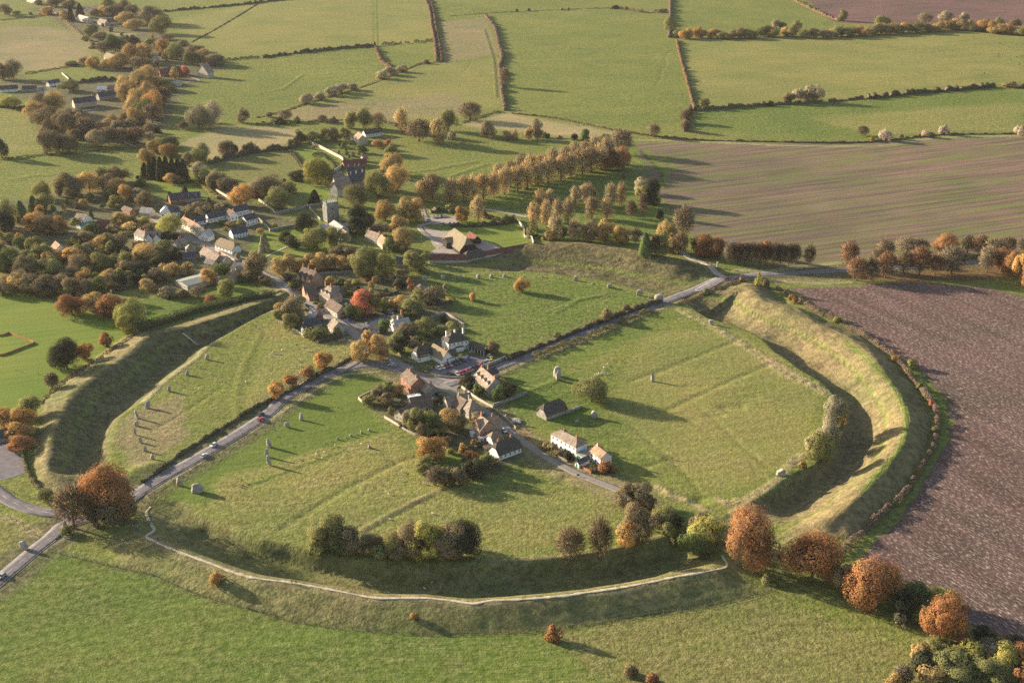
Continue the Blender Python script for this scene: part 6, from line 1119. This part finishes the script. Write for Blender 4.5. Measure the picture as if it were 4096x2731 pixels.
stones('I', 'scattered near the north-western arc', '630,1084,12,9; 735,1088,13,9; 790,1089,17,13; 720,1086,12,6; 932,1102,12,10', 'marker'); stones('T', 'half hidden behind the yellow-green tree', '2030,1168,62,80', broad=.6)
def snoun(it):
    h = it['h']; return {'standing': 'very tall grey standing stone' if h > 3.6 else ('tall grey standing stone' if h > 2.6 else 'squat grey standing stone'), 'marker': 'small stone stump', 'fallen': 'fallen grey stone'}[it['kind']]
label_set(STONES, snoun, lambda it: it['zone'])

# ---------------------------------------------------------------- vehicles
def car_parts(van=False):
    L, Wd, H = (4.3, 1.75, 1.45) if not van else (4.9, 1.9, 2.0); b = MB()
    low = [(-L/2,.35),(-L/2+.05,.78),(-L/2+.55,.92),(L/2-1.05,.95),(L/2-.25,.82),(L/2,.6),(L/2,.35)]
    b.prism([Vector((x,-Wd/2,z)) for x, z in low], [Vector((x,Wd/2,z)) for x, z in low])
    r0 = [(-L/2+.75,H-.08),(-L/2+.95,H),(L/2-2.0,H),(L/2-1.9,H-.06)] if not van else [(-L/2+.15,H-.1),(-L/2+.3,H),(L/2-1.5,H),(L/2-1.35,H-.1)]
    b.prism([Vector((x,-Wd/2+.22,z)) for x, z in r0], [Vector((x,Wd/2-.22,z)) for x, z in r0])
    g = MB(); g0 = [(-L/2+.35,.92),(L/2-1.05,.95),(L/2-1.95,H-.07),(-L/2+.72,H-.07)] if not van else [(-L/2+.1,.92),(L/2-.95,.95),(L/2-1.4,H-.11),(-L/2+.2,H-.11)]
    P0 = [Vector((x,-(Wd/2-.06 if z < 1 else Wd/2-.24),z)) for x, z in g0]; P1 = [Vector((x,-v.y,z)) for (x, z), v in zip(g0, P0)]; g.prism(P0, P1)
    w = MB(); w.tube([(0,-.11,0),(0,.11,0)], [.32,.32], 12); hl = MB(); hl.box(-.04,-.16,-.08,.04,.16,.08)
    return b.mesh('body',['carpaint']), g.mesh('cabin_glass',['glass']), w.mesh('wheel',['black']), hl.mesh('headlight',['frame']), L, Wd
CARP = {False: car_parts(), True: car_parts(True)}; CARS = []
PC = {'white':(.72,.70,.68),'silver':(.42,.42,.43),'red':(.50,.03,.03),'black':(.025,.025,.03),'blue':(.05,.08,.28),'grey':(.16,.17,.18),'yellow':(.75,.50,.03),'green':(.03,.10,.07),'maroon':(.18,.02,.03)}
def car(c, x, y, dx, dy, col, zone, van=False):
    p = Pc(c, x, y); q = Pc(c, x+dx, y+dy); a = atan2(q.y-p.y, q.x-p.x); body, gl, wh, hl, L, Wd = CARP[van]
    r = link('parked_car' if 'park' in zone or 'row' in zone else 'car', None, None, (p.x, p.y, max(hz(p.x, p.y)+.14, p.z+.14)), a); r['category'] = 'van' if van else 'car'; r['group'] = 'cars '+zone
    link('body', body, r, color=PC[col]); link('cabin_glass', gl, r)
    for sx in (-1, 1):
        for sy in (-1, 1): link('wheel', wh, r, (sx*L*.31, sy*(Wd/2-.1), .32))
    for sy in (-1, 1): link('headlight', hl, r, (L/2, sy*.6, .68))
    CARS.append(dict(o=r, sx=px(c, x, y)[0], zone=zone, n=col+(' van' if van else ' car')))
for c, x, y, dx, dy, col, z in [('Q',2230,240,-50,30,'black','on the south road'),('Q',2232,280,50,-32,'red','on the south road'),('Q',1828,500,-60,36,'white','on the south road'),('Q',1747,590,60,-40,'white','on the south road'),('U',15,660,-50,40,'silver','on the lower left road'),('J',190,940,60,-14,'maroon','at the north entrance junction'),('M',205,630,-60,-10,'silver','on the bend by the grass triangle'),
  ('M',1245,1180,60,30,'silver','on the lane below the chapel'),('M',1510,1400,20,14,'white','on the lane by the red-brick house'),('M',730,968,30,10,'black','beside the stone cottage'),('M',655,1012,20,8,'white','beside the stone cottage'),('L',275,435,40,26,'white','on the high street'),('L',345,478,40,28,'black','on the high street'),('L',380,500,40,28,'maroon','on the high street'),('L',375,562,-40,-26,'white','on the high street'),
  ('L',515,658,-20,-30,'blue','on the high street'),('L',565,700,10,-30,'white','on the high street'),('L',775,836,-40,-22,'white','on the high street'),('G',820,1268,30,16,'white','on the upper high street'),('G',1060,1314,40,20,'black','on the upper high street'),('G',1115,1336,20,16,'white','on the upper high street'),('L',990,658,30,10,'white','in the yard behind the shop')]: car(c, x, y, dx, dy, col, z)
for c, x, y, col in [('M',840,640,'red'),('M',885,624,'silver'),('M',940,606,'maroon'),('M',985,590,'green'),('M',1035,570,'black'),('M',1095,545,'blue'),('M',795,655,'white'),('M',748,666,'white')]: car(c, x, y, 30, 22, col, 'parked in the row by the inn gable')
for i, (x, y, col) in enumerate([(965,732,'white'),(1015,722,'red'),(1050,708,'blue'),(1092,692,'red'),(1130,676,'grey'),(1165,664,'green'),(1205,648,'black'),(1245,630,'red'),(1290,605,'grey'),(1322,588,'silver'),(1372,582,'yellow'),(1352,524,'white')]): car('M', x, y, 26, 20, col, 'parked in the row by the road wall')
for x, y, col in [(1230,888,'silver'),(1345,862,'silver'),(1290,874,'black'),(1225,945,'black'),(1012,845,'blue'),(1440,752,'black'),(1507,750,'silver'),(1525,808,'silver'),(1590,735,'black'),(1345,775,'black'),(1165,820,'black'),(1120,828,'black'),(1618,835,'blue'),(1400,850,'grey')]: car('L', x, y, 26, 8, col, 'in the village car park')
for x, y, col in [(1870,1092,'silver'),(1912,1088,'silver'),(1960,1086,'black'),(2000,1082,'silver'),(1802,1135,'blue'),(2055,1172,'blue'),(2107,1170,'white'),(2152,1166,'white')]: car('H', x, y, -8, 22, col, 'parked behind the thatched barn')
car('H', 1970, 1178, 20, -10, 'white', 'parked behind the thatched barn', True); car('Q', 678, 1000, 40, -10, 'black', 'under the trees at the southern junction')
label_set(CARS, lambda it: it['n'], lambda it: it['zone'])
# motorcycles, tables, parasol, pillars, signs
def motorcycle(x, y, lab):
    p = Pc('M', x, y); r = root('motorcycle', (p.x, p.y, p.z+.1), lab, 'motorcycle', None, RNG.uniform(0, 3)); m = MB(); m.tube([(-.4,0,.55),(0,0,.75),(.35,0,.85)], [.14,.2,.1], 8); m.tube([(.35,-.35,1.0),(.35,.35,1.0)], [.03,.03], 6); m.tube([(.38,0,.95),(.7,0,.33)], [.05,.05], 6); link('frame', m.mesh('frame', ['black'], True), r)
    for sx in (-.7, .7): w = MB(); w.tube([(sx,-.06,.33),(sx,.06,.33)], [.33,.33], 12); link('wheel', w.mesh('wheel', ['black']), r)
for i, (x, y) in enumerate([(870,722),(905,738),(930,742)]): motorcycle(x, y, ['black motorcycle nearest the inn benches', 'black motorcycle between the other two by the low wall', 'black motorcycle closest to the white parked car'][i])
for i, (x, y) in enumerate([(560,640),(590,668),(625,640),(660,668),(600,700),(690,640),(650,610),(1080,505),(1010,505)]):
    p = Pc('M', x, y); r = root('picnic_table', (p.x, p.y, p.z+.07), ['first','second','third','fourth','fifth','sixth','seventh','eighth','ninth'][i]+(' wooden picnic table on the terrace before the timbered wing' if i < 7 else ' picnic table near the green parasol'), 'picnic table', 'picnic tables at the inn', RNG.uniform(-.3, .6))
    m = MB(); m.box(-.9,-.38,.70,.9,.38,.76); link('table_top', m.mesh('table_top', ['wood']), r)
    for s_ in (-1, 1): m = MB(); m.box(-.9,s_*.75-.14,.42,.9,s_*.75+.14,.47); link('bench', m.mesh('bench', ['wood']), r); m = MB(); m.prism([Vector((s_*.6-.04,-.8,0)),Vector((s_*.6-.04,-.66,0)),Vector((s_*.6-.04,-.2,.70)),Vector((s_*.6-.04,-.32,.70))],[Vector((s_*.6+.04,-.8,0)),Vector((s_*.6+.04,-.66,0)),Vector((s_*.6+.04,-.2,.70)),Vector((s_*.6+.04,-.32,.70))]); m.prism([Vector((s_*.6-.04,.8,0)),Vector((s_*.6-.04,.66,0)),Vector((s_*.6-.04,.2,.70)),Vector((s_*.6-.04,.32,.70))],[Vector((s_*.6+.04,.8,0)),Vector((s_*.6+.04,.66,0)),Vector((s_*.6+.04,.2,.70)),Vector((s_*.6+.04,.32,.70))]); link('leg', m.mesh('leg', ['wood']), r)
p = Pc('M', 1140, 500); r = root('parasol', p, 'green canvas parasol in front of the white inn', 'parasol'); m = MB(); m.tube([(0,0,0),(0,0,2.7)], [.05,.04], 6); link('pole', m.mesh('pole', ['wood']), r)
m = MB(); n = 8; V = [Vector((cos(2*pi*i/n)*1.9, sin(2*pi*i/n)*1.9, 2.2)) for i in range(n)]+[Vector((0,0,2.95))]+[Vector((cos(2*pi*i/n)*1.85, sin(2*pi*i/n)*1.85, 2.12)) for i in range(n)]+[Vector((0,0,2.85))]; m.add(V, [(i,(i+1)%n,n) for i in range(n)]+[(n+1+(i+1)%n,n+1+i,2*n+1) for i in range(n)]+[(i,n+1+i,n+1+(i+1)%n,(i+1)%n) for i in range(n)]); link('canopy', m.mesh('canopy', ['parasol']), r)
for i, (x, y) in enumerate([(80,862),(127,852)]):
    p = Pc('J', x, y); r = root('gate_pillar', p, ['left','right'][i]+'-hand of two square stone gate pillars at the drive', 'gate pillar', 'stone gate pillars'); m = MB(); m.box(-.5,-.5,-.4,.5,.5,3.2); link('shaft', m.mesh('shaft', ['cream']), r); m = MB(); m.box(-.65,-.65,3.2,.65,.65,3.5); m.prism([Vector((-.5,-.5,3.5)),Vector((.5,-.5,3.5)),Vector((.5,.5,3.5)),Vector((-.5,.5,3.5))],[Vector((-.1,-.1,3.9)),Vector((.1,-.1,3.9)),Vector((.1,.1,3.9)),Vector((-.1,.1,3.9))]); link('cap', m.mesh('cap', ['cream']), r)
def sign(c, x, y, lab, w=.9, h=.7, z=1.3, mat='white'):
    p = Pc(c, x, y); r = root('road_sign', p, lab, 'sign'); m = MB()
    for s_ in (-1, 1): m.tube([(s_*w*.35,0,0),(s_*w*.35,0,z+h)], [.04,.04], 6)
    link('post', m.mesh('post', ['pole'], recalc=False), r); m = MB(); m.box(-w/2,-.08,z,w/2,-.045,z+h); link('board', m.mesh('board', [mat]), r)
sign('Q', 45, 525, 'white notice board before the toilet block', 2.2, 1.4, .8); sign('M', 990, 915, 'dark sign on the grass tip before the chapel', 1.2, .9, 1.2, 'timber'); sign('Q', 488, 1150, 'pale road sign on the verge by the junction', 1.2, .8, 1.0, 'metal'); sign('M', 1015, 775, 'small blank sign by the low forecourt wall', .8, .7, 1.6, 'timber'); sign('T', 735, 718, 'dark box on posts at the lane verge', 1.2, .8, .4, 'timber'); sign('K', 595, 372, 'small white board at the cricket field edge', .9, .6, .6)
sign('T', 1135, 802, 'low white board near the lane end', 1.6, .5, .3)
for i, (x, y) in enumerate([(1460,1065),(1505,1130),(1740,1045),(1755,1040),(1555,1230),(1785,985)]):
    p = Pc('G', x, y); m = MB(); m.box(-.35,-.08,-.2,.35,.08,.7); m.prism([Vector((-.35,-.08,.7)),Vector((.35,-.08,.7)),Vector((.35,.08,.7)),Vector((-.35,.08,.7))],[Vector((-.18,-.08,.98)),Vector((.18,-.08,.98)),Vector((.18,.08,.98)),Vector((-.18,.08,.98))]); thing(link('gravestone', m.mesh('gravestone', ['grey']), None, p, .4), ['leftmost','second from left','third from left among','fourth from left among','lowest','rightmost'][i]+' small grey headstone on the churchyard grass', 'gravestone', 'churchyard headstones')

# ---------------------------------------------------------------- people and animals
def skinned(name, joints, edges, mat, sub=1):
    me = bpy.data.meshes.new(name); me.from_pydata([j[:3] for j in joints], edges, []); o = bpy.data.objects.new(name, me); COL.objects.link(o)
    sk = o.modifiers.new('s', 'SKIN'); s2 = o.modifiers.new('d', 'SUBSURF'); s2.levels = sub; s2.render_levels = sub
    for v, j in zip(me.skin_vertices[0].data, joints): v.radius = (j[3], j[4] if len(j) > 4 else j[3])
    me.skin_vertices[0].data[0].use_root = True
    dg = bpy.context.evaluated_depsgraph_get(); r = bpy.data.meshes.new_from_object(o.evaluated_get(dg)); bpy.data.objects.remove(o); r.name = name; r.materials.clear()
    for m_ in mat: r.materials.append(M[m_])
    for f in r.polygons: f.use_smooth = True
    return r
def person_mesh(pose):
    st = .22 if pose == 'walk' else .03
    if pose == 'sit':
        J = [(0,0,.22,.15,.11),(0,0,.45,.13,.10),(0,0,.66,.17,.10),(0,0,.78,.06),(.02,0,.92,.09,.10),(.16,.09,.2,.085),(.45,.11,.42,.065),(.62,.12,.06,.045),(.75,.12,.04,.035),(.16,-.09,.2,.085),(.48,-.12,.38,.065),(.66,-.13,.06,.045),(.79,-.13,.04,.035),(0,.2,.64,.055),(.08,.26,.4,.045),(.3,.2,.3,.035),(.38,.17,.28,.03),(0,-.2,.64,.055),(.06,-.26,.4,.045),(.28,-.2,.32,.035),(.36,-.17,.3,.03)]
    else:
        J = [(0,0,.95,.13,.10),(0,0,1.15,.12,.09),(0,0,1.38,.17,.10),(0,0,1.50,.06),(.02,0,1.66,.09,.10),(0,.09,.88,.09),(st*.6,.10,.50,.065),(st,.10,.10,.045),(st+.13,.10,.05,.035),(0,-.09,.88,.09),(-st*.2,-.10,.50,.065),(-st,-.10,.10,.045),(-st+.13,-.10,.05,.035),(0,.21,1.40,.055),(-.08,.27,1.12,.045),(.04,.27,.88,.035),(.08,.26,.80,.03),(0,-.21,1.40,.055),(.08,-.27,1.12,.045),(.18,-.26,.92,.035),(.24,-.25,.86,.03)]
    E_ = [(0,1),(1,2),(2,3),(3,4),(0,5),(5,6),(6,7),(7,8),(0,9),(9,10),(10,11),(11,12),(2,13),(13,14),(14,15),(15,16),(2,17),(17,18),(18,19),(19,20)]
    me = skinned('body', J, E_, ['cloth', 'trousers', 'skin'])
    wz = .9 if pose != 'sit' else .16; nz_ = 1.52 if pose != 'sit' else .82
    for f in me.polygons:
        c = f.center
        f.material_index = 2 if (c.z > nz_ or (pose != 'sit' and abs(c.y) > .2 and c.z < .86)) else (1 if (c.z < wz or (pose == 'sit' and c.x > .14 and abs(c.y) < .19)) else 0)
    h = MB(); hz0 = 1.70 if pose != 'sit' else .96
    rings = []
    bm = bmesh.new(); bmesh.ops.create_icosphere(bm, subdivisions=2, radius=.115)
    for v in bm.verts: v.co.x = v.co.x*1.0-.015; v.co.z = max(v.co.z, -.05 if v.co.x < 0 else .02)
    hm = bpy.data.meshes.new('hair'); bm.to_mesh(hm); bm.free(); hm.materials.append(M['hair']); hm.transform(Matrix.Translation((.01, 0, hz0)))
    return me, hm
PM = {k: person_mesh(k) for k in ('stand', 'walk', 'sit')}; PEOPLE = []; CLO = {'blue':(.05,.08,.22),'white':(.70,.68,.65),'red':(.45,.05,.05),'black':(.03,.03,.035),'grey':(.2,.2,.22),'green':(.06,.14,.07),'tan':(.35,.25,.15)}
def people(c, zone, s, pose='stand'):
    for t in s.split(';'):
        x, y, col = t.split(','); col = col.strip(); p = Pc(c, float(x), float(y)); r = link('person', None, None, p, RNG.uniform(0, 6.28)); r['category'] = 'person'; r['group'] = 'people '+zone
        b_, h_ = PM[pose]; o = link('body', b_, r, color=CLO[col]); link('hair', h_, r); PEOPLE.append(dict(o=r, sx=px(c, float(x), float(y))[0], zone=zone, n='person in %s top %s' % (col, {'stand': 'standing', 'walk': 'walking', 'sit': 'sitting'}[pose])))
people('Q', 'under the big rust tree', '1098,1172,black;1137,1198,white;1165,1225,blue;1182,1228,green;1203,1228,white;1180,1205,white'); people('Q', 'on the chalk path', '1250,1022,white;1286,1165,black;1352,1308,blue;1418,1338,black', 'walk'); people('Q', 'at the gate by the south road', '2245,302,black;2262,322,tan;2280,345,white;2255,300,grey'); people('Q', 'by the path gate', '1282,1003,grey;1312,992,tan;1275,935,black;1325,940,grey')
people('Q', 'on the southern field lawn', '2050,852,red;2068,856,white;2085,845,black;2100,832,white;2112,826,tan;2072,838,red', 'sit'); people('Q', 'near the sitting group', '2070,805,blue;1848,738,tan'); people('K', 'among the western stones', '2192,455,blue;2212,462,white;2243,448,red;2256,410,black;2275,392,grey;2140,472,black;2035,530,green;1940,594,black;1855,660,black;1718,800,black;1690,790,grey;1572,912,black;1515,928,grey', 'walk'); people('K', 'on the worn field path', '2030,1003,blue', 'walk'); people('K', 'on the cricket field', '137,818,white;330,852,tan')
people('V', 'on the chalk path', '205,408,black;225,410,black', 'walk'); people('N', 'on the eastern field', '512,668,white;526,668,black;745,432,blue;768,427,black;130,658,black;138,660,tan;1243,1336,black;1251,1335,grey;2085,1358,tan;2116,1337,blue', 'walk'); people('H', 'in the barn yard', '1955,1448,black;1970,1443,grey;1932,1463,black'); people('L', 'by the car park entrance', '1122,895,blue;1136,893,grey'); people('M', 'by the inn forecourt', '845,725,black;860,712,black;765,752,grey;520,610,blue;470,605,white;1685,625,tan')
label_set(PEOPLE, lambda it: it['n'], lambda it: it['zone'])
def quadruped(name, s, mat):
    J = [(0,0,.62,.20,.22),(.3,0,.62,.19,.21),(-.35,0,.64,.18,.20),(.48,0,.74,.10),(.62,0,.86,.085),(.78,0,.80,.05),(.3,.12,.42,.06),(.3,.12,.2,.035),(.3,.12,.02,.03),(.3,-.12,.42,.06),(.3,-.12,.2,.035),(.3,-.12,.02,.03),(-.35,.12,.42,.08),(-.42,.12,.22,.035),(-.38,.12,.02,.03),(-.35,-.12,.42,.08),(-.42,-.12,.22,.035),(-.38,-.12,.02,.03),(-.52,0,.7,.04),(-.58,0,.5,.025)]
    E_ = [(0,1),(0,2),(1,3),(3,4),(4,5),(1,6),(6,7),(7,8),(1,9),(9,10),(10,11),(2,12),(12,13),(13,14),(2,15),(15,16),(16,17),(2,18),(18,19)]
    return skinned('body', [tuple(v*s for v in j) for j in J], E_, [mat])
SM, KM = quadruped('sheep', 1.05, 'fleece'), quadruped('cow', 1.9, 'coat'); AN = []
def herd(c, zone, s, cow=False):
    for t in s.split():
        x, y = map(float, t.split(',')); p = Pc(c, x, y); o = link('cow' if cow else 'sheep', KM if cow else SM, None, p, RNG.uniform(0, 6.28)); o['category'] = 'cow' if cow else 'sheep'; o['group'] = ('cattle ' if cow else 'sheep ')+zone
        AN.append(dict(o=o, sx=px(c, x, y)[0]+y*.001, zone=zone, n='dark cow' if cow else 'cream sheep'))
herd('R', 'on the southern field', '800,785 1045,772 700,850 622,868 597,893 680,905 462,915 1598,762 1430,1028 1410,1115 1632,1142 1658,1150 1780,1188 1305,1243 2103,1235 2178,1267 1715,1423 1855,1495 1300,1473 1315,1481 1240,1503 25,668'); herd('N', 'in the winding line on the eastern field', '808,608 812,621 778,648 772,658 750,673 745,688 740,701 737,715 715,718 703,723 690,725 683,733 665,751 628,753 780,711 757,718 728,771 610,773'); herd('N', 'alone on the eastern field', '1222,429')
herd('K', 'on the south-western field', '1798,850 1877,845 1845,912 1878,907 1895,912 1920,922 1703,977 2103,920 2310,687 2335,674'); herd('L', 'on the field above the south road', '85,1247 115,1222 160,1224 180,1227 230,1184 365,1110 387,1162 537,1189 622,1167 755,1127 905,1077 935,1067 960,1067 975,1220 880,1252 425,1314 455,1297 355,1387 395,1390 365,1354 435,1372 450,1372 370,1477 430,1462 438,1452'); herd('V', 'on the inner slope of the southern bank', '890,406 855,436 930,432'); herd('E', 'in the far right pasture', '1575,327 1748,337 1888,352 2130,407 2218,440 2280,414 2312,400 2115,505 2115,527 2280,530 2335,527 2232,562 2303,600 1987,682 1957,707', True)
herd('C', 'on the straw-coloured strip', '505,1145 570,1145 635,1152 590,1200 580,1210 620,1195')
label_set(AN, lambda it: it['n'], lambda it: it['zone'])

# ---------------------------------------------------------------- haze
m = MB(); m.box(-6100, -60, -12, 6100, 8100, 300); hm = bpy.data.materials.new('haze'); hm.use_nodes = True; t = hm.node_tree
for n_ in list(t.nodes):
    if n_.type == 'BSDF_PRINCIPLED': t.nodes.remove(n_)
v = t.nodes.new('ShaderNodeVolumePrincipled'); v.inputs['Color'].default_value = (.86,.84,.90,1); v.inputs['Density'].default_value = .000022; v.inputs['Anisotropy'].default_value = .2
t.links.new(v.outputs[0], t.nodes['Material Output'].inputs['Volume']); o = link('haze', m.mesh('haze', [hm])); o['kind'] = 'stuff'
